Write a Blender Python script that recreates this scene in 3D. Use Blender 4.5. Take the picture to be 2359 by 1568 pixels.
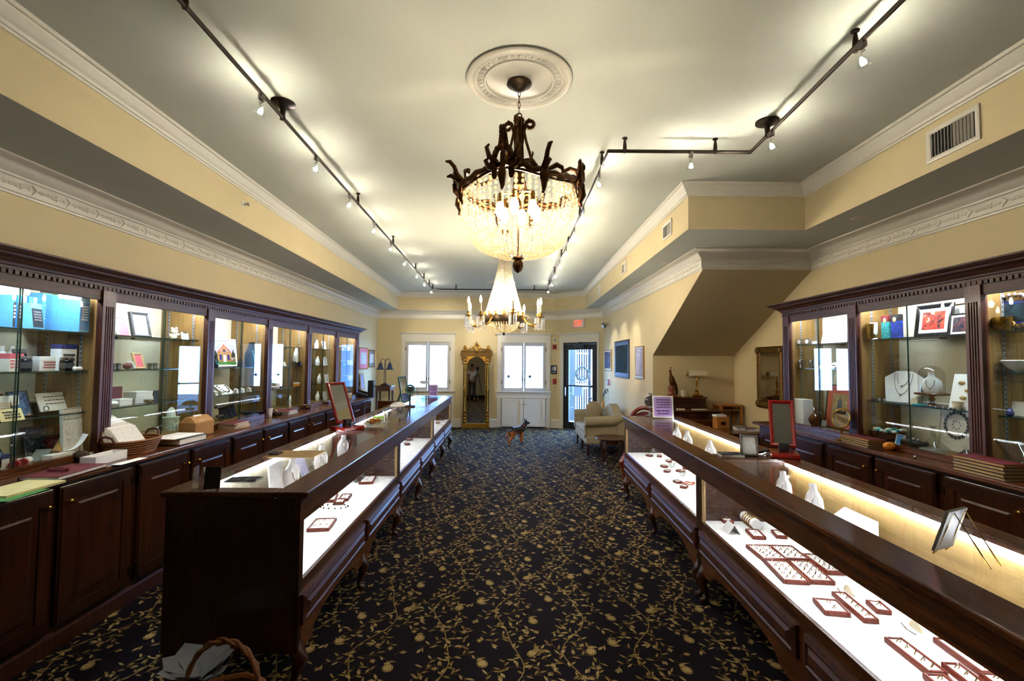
import bpy, math, random
from mathutils import Vector as V, Matrix as MX

for o in list(bpy.data.objects): bpy.data.objects.remove(o, do_unlink=True)
SC = bpy.context.scene
COL = SC.collection
PI = math.pi

# ---------------------------------------------------------------- camera
F, W, H, CZ = 1100.0, 2359.0, 1568.0, 1.6
_p = math.atan((833.0 - H/2)/F); _y = math.atan((W/2 - 1177.0)/F)
FW = V((math.sin(_y)*math.cos(_p), math.cos(_y)*math.cos(_p), math.sin(_p)))
_r = V((math.cos(_y), -math.sin(_y), 0)); _d = FW.cross(_r)
_c, _s = math.cos(.008), math.sin(.008)
CR, CD = _c*_r - _s*_d, _s*_r + _c*_d
CAM = V((0, 0, CZ))
cd = bpy.data.cameras.new('camera'); cam = bpy.data.objects.new('camera', cd); COL.objects.link(cam)
cd.sensor_width = 36; cd.lens = F*36/W; cd.clip_start = .02; cd.clip_end = 200
cam.matrix_world = MX(((CR.x, -CD.x, -FW.x, 0), (CR.y, -CD.y, -FW.y, 0), (CR.z, -CD.z, -FW.z, CZ), (0, 0, 0, 1)))
SC.camera = cam

# ---------------------------------------------------------------- sky and exposure
world = bpy.data.worlds.new('sky'); SC.world = world; world.use_nodes = True
_n = world.node_tree.nodes; _n['Background'].inputs[0].default_value = (.26, .50, 1.0, 1); _n['Background'].inputs[1].default_value = 55.0
SC.view_settings.view_transform = 'Standard'; SC.view_settings.look = 'None'
SC.view_settings.gamma = 1; SC.view_settings.use_curve_mapping = False
SC.view_settings.exposure = -.16
SC.cycles.max_bounces = 6; SC.cycles.diffuse_bounces = 3; SC.cycles.glossy_bounces = 3
SC.cycles.transparent_max_bounces = 20; SC.cycles.transmission_bounces = 3
SC.cycles.caustics_reflective = False; SC.cycles.caustics_refractive = False
SC.cycles.sample_clamp_indirect = 4.0; SC.cycles.adaptive_threshold = .05; SC.cycles.use_light_tree = False

# ---------------------------------------------------------------- points seen along a sight line, at their real depth
def ray(px, py): return (px - W/2)/F*CR + (py - H/2)/F*CD + FW
def atz(px, py, z): v = ray(px, py); return CAM + v*((z - CZ)/v.z)
def atx(px, py, x): v = ray(px, py); return CAM + v*(x/v.x)
def aty(px, py, y): v = ray(px, py); return CAM + v*(y/v.y)

# ---------------------------------------------------------------- materials
def lin(c):
    if isinstance(c, str): c = tuple(int(c[i:i+2], 16) for i in (0, 2, 4))
    return tuple(((x/255)/12.92 if x/255 <= .04045 else ((x/255 + .055)/1.055)**2.4) for x in c) + (1,)
MATS = {}
def newmat(name):
    m = bpy.data.materials.new(name); m.use_nodes = True; nt = m.node_tree
    b = nt.nodes['Principled BSDF']; MATS[name] = m
    return m, nt, b
def mat(name, c, r=.5, metal=0, var=.08, vs=30, bump=0, bs=200, spec=.5, coat=0, em=0, emc=None, stretch=None):
    m, nt, b = newmat(name); L = nt.links
    b.inputs['Roughness'].default_value = r; b.inputs['Metallic'].default_value = metal
    b.inputs['Specular IOR Level'].default_value = spec; b.inputs['Coat Weight'].default_value = coat
    tc = nt.nodes.new('ShaderNodeTexCoord'); mp = nt.nodes.new('ShaderNodeMapping')
    L.new(tc.outputs['Object'], mp.inputs[0])
    if stretch: mp.inputs['Scale'].default_value = stretch
    n = nt.nodes.new('ShaderNodeTexNoise'); n.inputs['Scale'].default_value = vs; n.inputs['Detail'].default_value = 3
    L.new(mp.outputs[0], n.inputs['Vector'])
    rp = nt.nodes.new('ShaderNodeValToRGB'); a = lin(c)
    rp.color_ramp.elements[0].position = .3; rp.color_ramp.elements[1].position = .7
    rp.color_ramp.elements[0].color = tuple(x*(1-var) for x in a[:3]) + (1,)
    rp.color_ramp.elements[1].color = tuple(min(1, x*(1+var)) for x in a[:3]) + (1,)
    L.new(n.outputs[0], rp.inputs[0]); L.new(rp.outputs[0], b.inputs['Base Color'])
    if bump:
        n2 = nt.nodes.new('ShaderNodeTexNoise'); n2.inputs['Scale'].default_value = bs; L.new(mp.outputs[0], n2.inputs['Vector'])
        bp = nt.nodes.new('ShaderNodeBump'); bp.inputs['Strength'].default_value = bump; bp.inputs['Distance'].default_value = .004
        L.new(n2.outputs[0], bp.inputs['Height']); L.new(bp.outputs[0], b.inputs['Normal'])
    if em:
        b.inputs['Emission Color'].default_value = lin(emc or c); b.inputs['Emission Strength'].default_value = em
    return m
def wood(name, c1, c2, r=.3, scale=3, axis=0, coat=.3):
    m, nt, b = newmat(name); L = nt.links
    b.inputs['Roughness'].default_value = r; b.inputs['Coat Weight'].default_value = coat; b.inputs['Coat Roughness'].default_value = .12
    tc = nt.nodes.new('ShaderNodeTexCoord'); mp = nt.nodes.new('ShaderNodeMapping'); L.new(tc.outputs['Object'], mp.inputs[0])
    s = [14, 14, 14]; s[axis] = 1.0; mp.inputs['Scale'].default_value = s
    n = nt.nodes.new('ShaderNodeTexNoise'); n.inputs['Scale'].default_value = scale; n.inputs['Detail'].default_value = 6; n.inputs['Roughness'].default_value = .65; n.inputs['Distortion'].default_value = .4
    L.new(mp.outputs[0], n.inputs['Vector'])
    rp = nt.nodes.new('ShaderNodeValToRGB'); rp.color_ramp.elements[0].position = .3; rp.color_ramp.elements[1].position = .72
    rp.color_ramp.elements[0].color = lin(c1); rp.color_ramp.elements[1].color = lin(c2)
    L.new(n.outputs[0], rp.inputs[0]); L.new(rp.outputs[0], b.inputs['Base Color'])
    return m
def glass(name, tint=(1, 1, 1), f0=.045, mx=.9, rough=.0):
    m, nt, b = newmat(name); L = nt.links; nt.nodes.remove(b)
    out = nt.nodes['Material Output']
    lw = nt.nodes.new('ShaderNodeLayerWeight'); lw.inputs[0].default_value = .5
    pw = nt.nodes.new('ShaderNodeMath'); pw.operation = 'POWER'; pw.inputs[1].default_value = 5; L.new(lw.outputs['Facing'], pw.inputs[0])
    ma = nt.nodes.new('ShaderNodeMath'); ma.operation = 'MULTIPLY_ADD'; ma.inputs[1].default_value = mx; ma.inputs[2].default_value = f0; L.new(pw.outputs[0], ma.inputs[0])
    t = nt.nodes.new('ShaderNodeBsdfTransparent'); t.inputs[0].default_value = tuple(tint) + (1,)
    g = nt.nodes.new('ShaderNodeBsdfGlossy'); g.inputs['Roughness'].default_value = rough
    x = nt.nodes.new('ShaderNodeMixShader'); L.new(ma.outputs[0], x.inputs[0]); L.new(t.outputs[0], x.inputs[1]); L.new(g.outputs[0], x.inputs[2])
    L.new(x.outputs[0], out.inputs[0]); return m
def crystal(name, c, tfac=.45):
    m, nt, b = newmat(name); L = nt.links; out = nt.nodes['Material Output']
    b.inputs['Base Color'].default_value = lin(c); b.inputs['Roughness'].default_value = .08; b.inputs['Specular IOR Level'].default_value = .9
    t = nt.nodes.new('ShaderNodeBsdfTransparent'); tl = nt.nodes.new('ShaderNodeBsdfTranslucent'); tl.inputs[0].default_value = lin(c)
    x = nt.nodes.new('ShaderNodeMixShader'); x.inputs[0].default_value = .5; L.new(b.outputs[0], x.inputs[1]); L.new(tl.outputs[0], x.inputs[2])
    y = nt.nodes.new('ShaderNodeMixShader'); y.inputs[0].default_value = tfac; L.new(x.outputs[0], y.inputs[1]); L.new(t.outputs[0], y.inputs[2])
    L.new(y.outputs[0], out.inputs[0]); return m
def emit(name, c, s):
    m, nt, b = newmat(name); b.inputs['Base Color'].default_value = lin(c)
    b.inputs['Emission Color'].default_value = lin(c); b.inputs['Emission Strength'].default_value = s
    return m

# ---------------------------------------------------------------- mesh builder
class MB:
    def __init__(s): s.v = []; s.f = []; s.mi = []; s.T = MX.Identity(4); s.m = 0
    def at(s, x=0, y=0, z=0, rz=0, rx=0, ry=0, sc=1):
        s.T = MX.Translation((x, y, z)) @ MX.Rotation(rz, 4, 'Z') @ MX.Rotation(ry, 4, 'Y') @ MX.Rotation(rx, 4, 'X') @ MX.Scale(sc, 4); return s
    def add(s, vs, fs):
        k = len(s.v); s.v += [tuple(s.T @ V(p)) for p in vs]
        s.f += [tuple(i + k for i in f) for f in fs]; s.mi += [s.m]*len(fs); return s
    def box(s, x0, x1, y0, y1, z0, z1, m=None):
        if m is not None: s.m = m
        return s.add([(x0,y0,z0),(x1,y0,z0),(x1,y1,z0),(x0,y1,z0),(x0,y0,z1),(x1,y0,z1),(x1,y1,z1),(x0,y1,z1)],
                     [(0,3,2,1),(4,5,6,7),(0,1,5,4),(1,2,6,5),(2,3,7,6),(3,0,4,7)])
    def slab(s, w, d, h, z=0, m=None): return s.box(-w/2, w/2, -d/2, d/2, z, z+h, m)
    def frus(s, x0, x1, y0, y1, z0, z1, t, ty=None):     # box whose top is drawn in by t
        ty = t if ty is None else ty
        return s.add([(x0,y0,z0),(x1,y0,z0),(x1,y1,z0),(x0,y1,z0),(x0+t,y0+ty,z1),(x1-t,y0+ty,z1),(x1-t,y1-ty,z1),(x0+t,y1-ty,z1)],
                     [(0,3,2,1),(4,5,6,7),(0,1,5,4),(1,2,6,5),(2,3,7,6),(3,0,4,7)])
    def prism(s, pts, a, b, ax='y'):                      # polygon (u,w) pushed from a to b along ax
        g = {'y': lambda u, w, t: (u, t, w), 'x': lambda u, w, t: (t, u, w), 'z': lambda u, w, t: (u, w, t)}[ax]
        n = len(pts); vs = [g(u, w, a) for u, w in pts] + [g(u, w, b) for u, w in pts]
        fs = [tuple(range(n))[::-1], tuple(range(n, 2*n))] + [(i, (i+1) % n, n+(i+1) % n, n+i) for i in range(n)]
        return s.add(vs, fs)
    def lathe(s, prof, n=16, cx=0, cy=0, cz=0, cap=True, a0=0, a1=2*PI):
        full = abs(a1-a0-2*PI) < 1e-6; k = n if full else n+1; vs = []; fs = []
        for r, z in prof:
            for i in range(k):
                a = a0 + (a1-a0)*i/n; vs.append((cx+r*math.cos(a), cy+r*math.sin(a), cz+z))
        for j in range(len(prof)-1):
            for i in range(n):
                i2 = (i+1) % k; fs.append((j*k+i, j*k+i2, (j+1)*k+i2, (j+1)*k+i))
        if cap and full:
            if prof[0][0] > 1e-6: fs.append(tuple(range(k))[::-1])
            if prof[-1][0] > 1e-6: fs.append(tuple((len(prof)-1)*k+i for i in range(k)))
        return s.add(vs, fs)
    def tube(s, pts, r, n=8, closed=False, cap=True, flat=1.0):
        P = [V(p) for p in pts]; N = len(P); R = r if isinstance(r, (list, tuple)) else [r]*N; vs = []; fs = []; up = None
        for i in range(N):
            t = (P[(i+1) % N]-P[i-1]) if closed else (P[min(i+1, N-1)]-P[max(i-1, 0)])
            t = t.normalized() if t.length > 1e-9 else V((0, 0, 1))
            if up is None: up = V((0, 0, 1)) if abs(t.z) < .9 else V((1, 0, 0))
            a = t.cross(up); a = a.normalized() if a.length > 1e-6 else t.orthogonal().normalized()
            b = a.cross(t).normalized(); up = b
            for k in range(n):
                g = 2*PI*k/n; vs.append(tuple(P[i] + R[i]*(math.cos(g)*a + flat*math.sin(g)*b)))
        M = N if closed else N-1
        for i in range(M):
            for k in range(n):
                j = (i+1) % N; fs.append((i*n+k, i*n+(k+1) % n, j*n+(k+1) % n, j*n+k))
        if cap and not closed: fs += [tuple(range(n))[::-1], tuple((N-1)*n+k for k in range(n))]
        return s.add(vs, fs)
    def ball(s, c, r, n=10, m=6, sc=(1, 1, 1)):
        vs = [(c[0], c[1], c[2]-r*sc[2])]; fs = []
        for j in range(1, m):
            t = -PI/2 + PI*j/m
            for i in range(n):
                a = 2*PI*i/n; vs.append((c[0]+r*sc[0]*math.cos(t)*math.cos(a), c[1]+r*sc[1]*math.cos(t)*math.sin(a), c[2]+r*sc[2]*math.sin(t)))
        vs.append((c[0], c[1], c[2]+r*sc[2])); e = len(vs)-1
        for i in range(n): fs.append((0, 1+(i+1) % n, 1+i)); fs.append((e, e-n+i, e-n+(i+1) % n))
        for j in range(m-2):
            for i in range(n): a = 1+j*n; fs.append((a+i, a+(i+1) % n, a+n+(i+1) % n, a+n+i))
        return s.add(vs, fs)
    def mould(s, path, prof, closed=False):               # path of (x,y); prof of (d,z): d to the left of travel
        n = len(path); k = len(prof); vs = []; fs = []; P = [V((p[0], p[1])) for p in path]
        for i in range(n):
            a = P[i]-P[i-1] if (i > 0 or closed) else P[1]-P[0]
            b = P[(i+1) % n]-P[i] if (i < n-1 or closed) else P[-1]-P[-2]
            na = V((-a.y, a.x)).normalized(); nb = V((-b.y, b.x)).normalized()
            mi = (na+nb); mi = mi/ max(1e-6, mi.dot(na)) if mi.length > 1e-6 else na
            for d, z in prof: vs.append((P[i].x+mi.x*d, P[i].y+mi.y*d, z))
        for i in range(n if closed else n-1):
            j = (i+1) % n
            for q in range(k-1): fs.append((i*k+q, j*k+q, j*k+q+1, i*k+q+1))
        if not closed: fs += [tuple(range(k)), tuple((n-1)*k+q for q in range(k))[::-1]]
        return s.add(vs, fs)
    def frame(s, w, h, b, d, x0=0, z0=0, y=0, bev=.3):    # mitred rectangular frame in the xz plane, front at y-d
        o = [(x0, z0), (x0+w, z0), (x0+w, z0+h), (x0, z0+h)]
        r = lambda t: [(x0+t, z0+t), (x0+w-t, z0+t), (x0+w-t, z0+h-t), (x0+t, z0+h-t)]
        rings = [(r(0), y), (r(0), y-d*.75), (r(b*bev), y-d), (r(b*.75), y-d*.8), (r(b), y-d*.35), (r(b), y)]
        vs = []; fs = []
        for q, yy in rings: vs += [(u, yy, z) for u, z in q]
        for j in range(6):
            for i in range(4):
                a = j*4; c = ((j+1) % 6)*4; fs.append((a+i, a+(i+1) % 4, c+(i+1) % 4, c+i))
        return s.add(vs, fs)
    def build(s, name, mats, parent=None, smooth=False, loc=None, rz=0, bevel=0, label=None):
        me = bpy.data.meshes.new(name); me.from_pydata(s.v, [], s.f)
        ms = mats if isinstance(mats, (list, tuple)) else [mats]
        for m in ms: me.materials.append(MATS[m] if isinstance(m, str) else m)
        if len(ms) > 1: me.polygons.foreach_set('material_index', s.mi)
        if smooth:
            me.polygons.foreach_set('use_smooth', [True]*len(me.polygons))
            try: me.set_sharp_from_angle(angle=math.radians(40))
            except Exception: pass
        me.update()
        o = bpy.data.objects.new(name, me); COL.objects.link(o)
        if loc is not None: o.location = loc
        o.rotation_euler = (0, 0, rz)
        if parent is not None: o.parent = parent
        if bevel:
            b = o.modifiers.new('bevel', 'BEVEL'); b.width = bevel; b.segments = 2; b.limit_method = 'ANGLE'
        if label: o['label'] = label
        return o
def tag(o, label=None, cat=None, group=None, kind=None):
    if label: o['label'] = label
    if cat: o['category'] = cat
    if group: o['group'] = group
    if kind: o['kind'] = kind
    return o
def thing(name, label, cat, loc=(0, 0, 0), rz=0, group=None):
    o = bpy.data.objects.new(name, None); COL.objects.link(o); o.empty_display_size = .1
    o.location = loc; o.rotation_euler = (0, 0, rz); return tag(o, label, cat, group)
def struct(name, mb, mats, parent=None, **k):
    o = mb.build(name, mats, parent, **k)
    if parent is None: o['kind'] = 'structure'
    return o
def share(o, name, parent, loc=(0, 0, 0), rz=0, rx=0, ry=0, sc=None):           # another piece with the same mesh
    c = bpy.data.objects.new(name, o.data); COL.objects.link(c); c.parent = parent; c.location = loc; c.rotation_euler = (rx, ry, rz)
    if sc is not None: c.scale = sc if isinstance(sc, (tuple, list)) else (sc, sc, sc)
    return c
def dup(root, loc, rz=0, label=None):
    r = root.copy(); COL.objects.link(r); r.location = loc; r.rotation_euler = (root.rotation_euler.x, root.rotation_euler.y, rz)
    if label: r['label'] = label
    for ch in list(root.children):
        c = ch.copy(); COL.objects.link(c); c.parent = r
        for g in list(ch.children):
            d = g.copy(); COL.objects.link(d); d.parent = c
    return r
def arc(cx, cz, r, a0, a1, n): return [(cx+r*math.cos(a0+(a1-a0)*i/n), cz+r*math.sin(a0+(a1-a0)*i/n)) for i in range(n+1)]

# ---------------------------------------------------------------- palette
mat('wall_paint', (226, 207, 160), .85, var=.02, vs=3, bump=.08, bs=400)
mat('ceiling_paint', (224, 227, 212), .9, var=.02, vs=2)
mat('trim_white', (238, 232, 214), .35, var=.02)
mat('sash_white', (204, 202, 198), .4, var=.02)
wood('mahogany', '2a1208', '6e3c1a', .26, 3, 0)
wood('mahogany_v', '1c0b05', '44200e', .28, 3, 2)
wood('mahogany_matte', '200d06', '52290f', .5, 3, 0, .0)
wood('mahogany_red', '2a1008', '5e2e16', .45, 3, 2, .04)
wood('oak_inside', '6b4d22', '96733a', .5, 3, 2, .1)
mat('linen', (205, 196, 168), .9, var=.06, vs=60, stretch=(1, 1, 6), bump=.15, bs=300)
mat('white_pad', (245, 244, 240), .8, var=.01)
mat('white', (240, 240, 236), .5, var=.02)
mat('cream', (232, 220, 185), .6, var=.04)
mat('paper', (236, 232, 222), .8, var=.03)
mat('black', (14, 13, 13), .45, var=.1)
mat('black_gloss', (10, 10, 11), .12, var=.1)
mat('velvet_black', (16, 15, 17), .95, var=.2)
mat('charcoal', (46, 47, 50), .5)
mat('grey', (128, 128, 124), .5)
mat('silver', (205, 205, 205), .14, 1, var=.03)
mat('chrome', (230, 230, 230), .06, 1, var=.01)
mat('brass', (190, 146, 62), .22, 1, var=.1)
mat('bronze', (84, 54, 26), .38, .9, var=.35, vs=40, bump=.3, bs=120)
mat('bronze_dark', (52, 40, 26), .4, .8, var=.3, vs=40)
mat('gilt', (176, 128, 48), .3, .85, var=.3, vs=35)
mat('gilt_dark', (104, 76, 30), .45, .6, var=.35, vs=35)
mat('track_metal', (58, 50, 40), .4, .7, var=.15)
mat('red', (150, 26, 30), .4); mat('maroon', (96, 14, 24), .6, var=.15); mat('pink', (214, 96, 110), .6)
mat('red_lacquer', (140, 24, 18), .18, coat=.6)
mat('blue', (38, 120, 190), .4); mat('sky_blue', (90, 170, 225), .4); mat('navy', (30, 44, 110), .5)
mat('green', (60, 130, 50), .6); mat('lime', (150, 200, 50), .5); mat('turquoise', (60, 170, 170), .35, var=.25)
mat('orange', (214, 130, 30), .5, var=.2); mat('yellow', (216, 204, 140), .6)
mat('kraft', (168, 124, 72), .9, var=.08); mat('tan', (196, 164, 112), .7); mat('coral', (196, 84, 48), .5)
mat('lilac', (170, 140, 196), .6); mat('violet_ink', (66, 40, 96), .7); mat('ink', (60, 58, 62), .8)
mat('wicker', (122, 72, 28), .6, var=.4, vs=90); mat('amber_glass', (84, 48, 14), .12, var=.3)
mat('gate_white', (196, 206, 220), .5); mat('shade_blue', (50, 54, 50), .8); mat('shade_dark', (2, 2, 3), .9); mat('tissue', (140, 144, 150), .9); mat('dry_rose_shaded', (58, 17, 17), .8); mat('dry_tan_shaded', (62, 42, 20), .8); mat('teal_dark', (38, 84, 80), .3); mat('leaf_green', (26, 34, 14), .7, var=.4, vs=12)  # porch shade put into pier, panel and wreath colours; tissue greyed for dimness
mat('upholstery', (176, 164, 136), .9, var=.08, vs=120, bump=.15, bs=500)
mat('skin', (150, 98, 70), .5, var=.05); mat('hair', (30, 24, 20), .8)
glass('pane', (.96, .98, .97)); glass('window_glass', (.97, .98, .99), .05); glass('shelf_glass', (.90, .96, .94), .05)
glass('clear', (.94, .96, .96), .1, .9); glass('mirror', (.0, .0, .0), .86, .1)
mat('glass_edge', (26, 60, 54), .1, var=.1)
crystal('bead', (222, 200, 156), .55); crystal('drop', (240, 245, 250), .6); crystal('bead_grey', (215, 205, 180), .4)
emit('lamp_warm', (255, 238, 210), 230); emit('lamp_candle', (255, 238, 208), 760); emit('lamp_spot', (255, 243, 224), 600)
emit('strip_case', (228, 238, 255), 115); emit('strip_counter', (240, 243, 252), 82)
emit('exit_red', (255, 60, 30), 3.0)
# ================================================================ the room
XL = lambda y: -3.12 - .012*y            # left wall line
LROT, RROT = PI/2 + .012, -PI/2
def Lw(s, d, z=0): return V((XL(s) + d, s + .012*d, z))
def Rw(s, d, z=0): return V((3.3 - d, s, z))
YB, YF = -5.5, 11.7
WALLS = [(XL(YB), YB), (XL(YF), YF), (1.13, YF), (2.1, 10.85), (2.1, 5.2), (3.3, 5.2), (3.3, YB)]
TRAY = [(-2.17, -4.6), (-2.735, 11.56), (1.06, 11.56), (1.72, 10.98), (1.635, 4.37), (2.72, 4.37), (2.52, -4.6)]
ZS, ZC = 2.84, 3.26

def carpet():
    m, nt, b = newmat('carpet_pile'); L = nt.links
    b.inputs['Roughness'].default_value = 1; b.inputs['Specular IOR Level'].default_value = .1
    b.inputs['Sheen Weight'].default_value = 0
    tc = nt.nodes.new('ShaderNodeTexCoord'); n = nt.nodes.new('ShaderNodeTexNoise'); n.inputs['Scale'].default_value = 160; n.inputs['Detail'].default_value = 4
    L.new(tc.outputs['Object'], n.inputs['Vector']); rp = nt.nodes.new('ShaderNodeValToRGB')
    rp.color_ramp.elements[0].color = lin('0b080d'); rp.color_ramp.elements[1].color = lin('1a141b'); L.new(n.outputs[0], rp.inputs[0]); L.new(rp.outputs[0], b.inputs['Base Color'])
    bp = nt.nodes.new('ShaderNodeBump'); bp.inputs['Strength'].default_value = .4; bp.inputs['Distance'].default_value = .003; L.new(n.outputs[0], bp.inputs['Height']); L.new(bp.outputs[0], b.inputs['Normal'])
    fl = struct('floor', MB().box(-3.6, 3.6, YB-.1, 12.0, -.1, 0), 'carpet_pile')
    for nm, c in (('yarn_gold', (150, 124, 72)), ('yarn_light', (184, 160, 104)), ('yarn_dark', (88, 68, 36))):
        mat(nm, c, 1, var=.2, vs=150, spec=.1)
    rnd = random.Random(11)
    # one repeat of the woven pattern, as flat yarn shapes
    tile = []   # (material, pts, z)
    def leaf(x, y, a, l, w, m):
        ca, sa = math.cos(a), math.sin(a); P = []
        for u, v in ((0, 0), (.3, .42), (.62, .5), (1, 0), (.55, -.45), (.25, -.36)): P.append((x+(u*l)*ca-(v*w)*sa, y+(u*l)*sa+(v*w)*ca))
        tile.append((m, P, .0014))
        P2 = [(x+(u*l)*ca-(v*w)*sa, y+(u*l)*sa+(v*w)*ca) for u, v in ((.1, .02), (.85, .06), (.85, -.02), (.1, -.05))]
        tile.append((2, P2, .0022))
    def vine(pts, w):
        for (a, b) in zip(pts, pts[1:]):
            d = V((b[0]-a[0], b[1]-a[1])); n = V((-d.y, d.x)).normalized()*w/2
            tile.append((0 if w > .004 else 2, [(a[0]+n.x, a[1]+n.y), (a[0]-n.x, a[1]-n.y), (b[0]-n.x, b[1]-n.y), (b[0]+n.x, b[1]+n.y)], .001))
    def rose(x, y, a, r):
        ca, sa = math.cos(a), math.sin(a)
        ell = lambda cx, cy, ru, rv, n=9: [(x+(cx+ru*math.cos(2*PI*i/n))*ca-(cy+rv*math.sin(2*PI*i/n))*sa, y+(cx+ru*math.cos(2*PI*i/n))*sa+(cy+rv*math.sin(2*PI*i/n))*ca) for i in range(n)]
        tile.append((0, ell(0, 0, r*1.15, r*.95, 12), .0014))
        for k, (cx, cy, ru, rv) in enumerate(((-.25, .42, .55, .2), (.3, .42, .5, .2), (0, 0, .5, .3), (-.5, -.1, .3, .45), (.55, -.1, .3, .45), (0, -.5, .55, .25))):
            tile.append((2, ell(cx*r*1.08, cy*r*1.08, ru*r*1.08, rv*r*1.12, 8), .002+.0001*k)); tile.append((1, ell(cx*r, cy*r, ru*r*.92, rv*r*.86, 8), .0026+.0001*k))
        for k in (-1, 0, 1): leaf(x-r*ca*1.0, y-r*sa*1.0, a+PI+k*.8, r*.8, r*.45, 1)
    def bud(x, y, a):
        leaf(x, y, a, .042, .02, 1); leaf(x, y, a+.5, .034, .012, 0); leaf(x, y, a-.5, .034, .012, 0)
    TX, TY = .78, .92
    def curl(x, y, a, l, turn, end, depth=1):
        pts = [(x, y)]; k = 12; aa = a
        for i in range(k):
            aa += turn*(.35+1.5*(i/k)**2)/k*2.2; x += l/k*math.cos(aa); y += l/k*math.sin(aa); pts.append((x, y))
            if depth and i == 5: curl(x, y, aa-turn*.9, l*.6, -turn*1.3, 'leaf', 0)
            if i % 3 == 1 and i < 11:
                sd = 1 if (i//3) % 2 else -1; leaf(x, y, aa+sd*(.7+rnd.random()*.4), .038+rnd.random()*.016, .0135, rnd.choice((0, 0, 1)))
        vine(pts, .0035)
        if end == 'rose': rose(x+.035*math.cos(aa), y+.035*math.sin(aa), aa, .031)
        elif end == 'bud': bud(x, y, aa)
        else: leaf(x, y, aa, .045, .02, 1)
    for c in range(2):
        x0 = .18 + .39*c; ph = c*PI*.9
        f = lambda t: (x0 + .075*math.sin(2*PI*t/TY+ph) + .02*math.sin(4*PI*t/TY), t)
        vine([f(TY*i/26) for i in range(27)], .006)
        ends = ['rose', 'bud', 'leaf', 'bud', 'leaf', 'rose', 'bud', 'leaf', 'bud', 'rose', 'leaf', 'bud']
        for i in range(12):
            t = TY*(i+.35*rnd.random())/12; x, y = f(t); sd = 1 if i % 2 else -1
            curl(x, y, PI/2 - sd*(.55+rnd.random()*.6), .15+rnd.random()*.11, sd*(-1 if rnd.random() < .75 else 1)*(1.0+rnd.random()*.6), ends[i])
            xx, yy = f(t+.03); leaf(xx, yy, PI/2+sd*.8, .04, .015, 0)
    for i in range(9):
        x, y = rnd.random()*TX, rnd.random()*TY; a = rnd.random()*6.28
        bud(x, y, a); vine([(x, y), (x-.02*math.cos(a+.4), y-.02*math.sin(a+.4)), (x-.035*math.cos(a+.9), y-.04*math.sin(a+.9))], .0035)
    mb = MB()
    nx, ny = int(6.7/TX)+1, int(13.8/TY)+1
    for i in range(nx):
        for j in range(ny):
            ox, oy = -3.3+i*TX, -2.2+j*TY-(.46 if i % 2 else 0)
            for m, P, z in tile:
                mb.m = m; mb.add([(min(3.5, px+ox), min(11.68, py+oy), z) for px, py in P], [tuple(range(len(P)))])
    c = mb.build('carpet_pattern', ['yarn_gold', 'yarn_light', 'yarn_dark'], fl); c['kind'] = 'stuff'; c['label'] = 'woven gold rose and vine pattern'
carpet()

def wall(name, p0, p1, z0, z1, holes=(), t=.2, m='wall_paint'):
    a, b = V(p0), V(p1); d = b-a; L = d.length; rz = math.atan2(d.y, d.x)
    xs = sorted({0, L, *[h[0] for h in holes], *[h[1] for h in holes]}); zs = sorted({z0, z1, *[h[2] for h in holes], *[h[3] for h in holes]})
    mb = MB()
    for x0, x1 in zip(xs, xs[1:]):
        for q0, q1 in zip(zs, zs[1:]):
            if any(h[0] <= x0 and x1 <= h[1] and h[2] <= q0 and q1 <= h[3] for h in holes): continue
            mb.box(x0, x1, 0, t, q0, q1)
    return struct(name, mb, m, loc=(a.x, a.y, 0), rz=rz)
wall('wall_left', WALLS[0], WALLS[1], 0, 3.0)
XF = XL(YF)
wall('wall_far', (XF, YF), (1.13, YF), 0, 3.6, [(-2.577-XF, -1.478-XF, .88, 2.07), (-.223-XF, .862-XF, .88, 2.07)])
DROT = math.atan2(10.85-YF, 2.1-1.13)
wall('wall_door', (1.13, YF), (2.1, 10.85), 0, 3.6, [(.205, 1.138, 0, 2.07)])
struct('wall_picture', MB().prism([(7.06, 0), (10.85, 0), (10.85, 3.6), (5.2, 3.6), (5.2, 2.63), (7.06, 1.71)], 2.1, 2.2, 'x'), 'wall_paint')
struct('wall_niche', MB().box(2.2, 3.45, 7.06, 7.16, 0, 1.72), 'wall_paint')
struct('ceiling_stair', MB().prism([(5.2, 2.63), (7.06, 1.71), (7.06, 1.79), (5.2, 2.71)], 2.2, 3.45, 'x'), 'wall_paint')
struct('wall_bulkhead', MB().box(2.2, 3.5, 5.2, 5.3, 2.63, 3.6), 'wall_paint')
struct('wall_right', MB().box(3.3, 3.5, YB-.1, 7.2, 0, 3.0), 'wall_paint')
struct('wall_back', MB().box(-3.5, 3.6, YB-.2, YB, 0, 3.6), 'wall_paint')
mb = MB()
for i in range(7):
    j = (i+1) % 7; a, b, c, d = WALLS[i], WALLS[j], TRAY[j], TRAY[i]
    mb.add([(*a, ZS), (*b, ZS), (*c, ZS), (*d, ZS), (*a, ZS+.02), (*b, ZS+.02), (*c, ZS+.02), (*d, ZS+.02)], [(0, 1, 2, 3), (7, 6, 5, 4)])
struct('ceiling_soffit', mb, 'ceiling_paint')
mb = MB(); mb.mould([(p[0], p[1]) for p in TRAY[::-1]], [(0, ZS), (0, ZC+.02)], True)
struct('wall_tray', mb, 'wall_paint')
struct('ceiling', MB().prism(TRAY, ZC, ZC+.05, 'z'), 'ceiling_paint')
struct('trim_1', MB().mould(TRAY[::-1], [(0, 3.15), (.008, 3.15), (.012, 3.162), (.022, 3.166), (.026, 3.178), (.032, 3.182), (.045, 3.205), (.066, 3.225), (.07, 3.236), (.082, 3.24), (.085, ZC)], True), 'trim_white', smooth=True)
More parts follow.
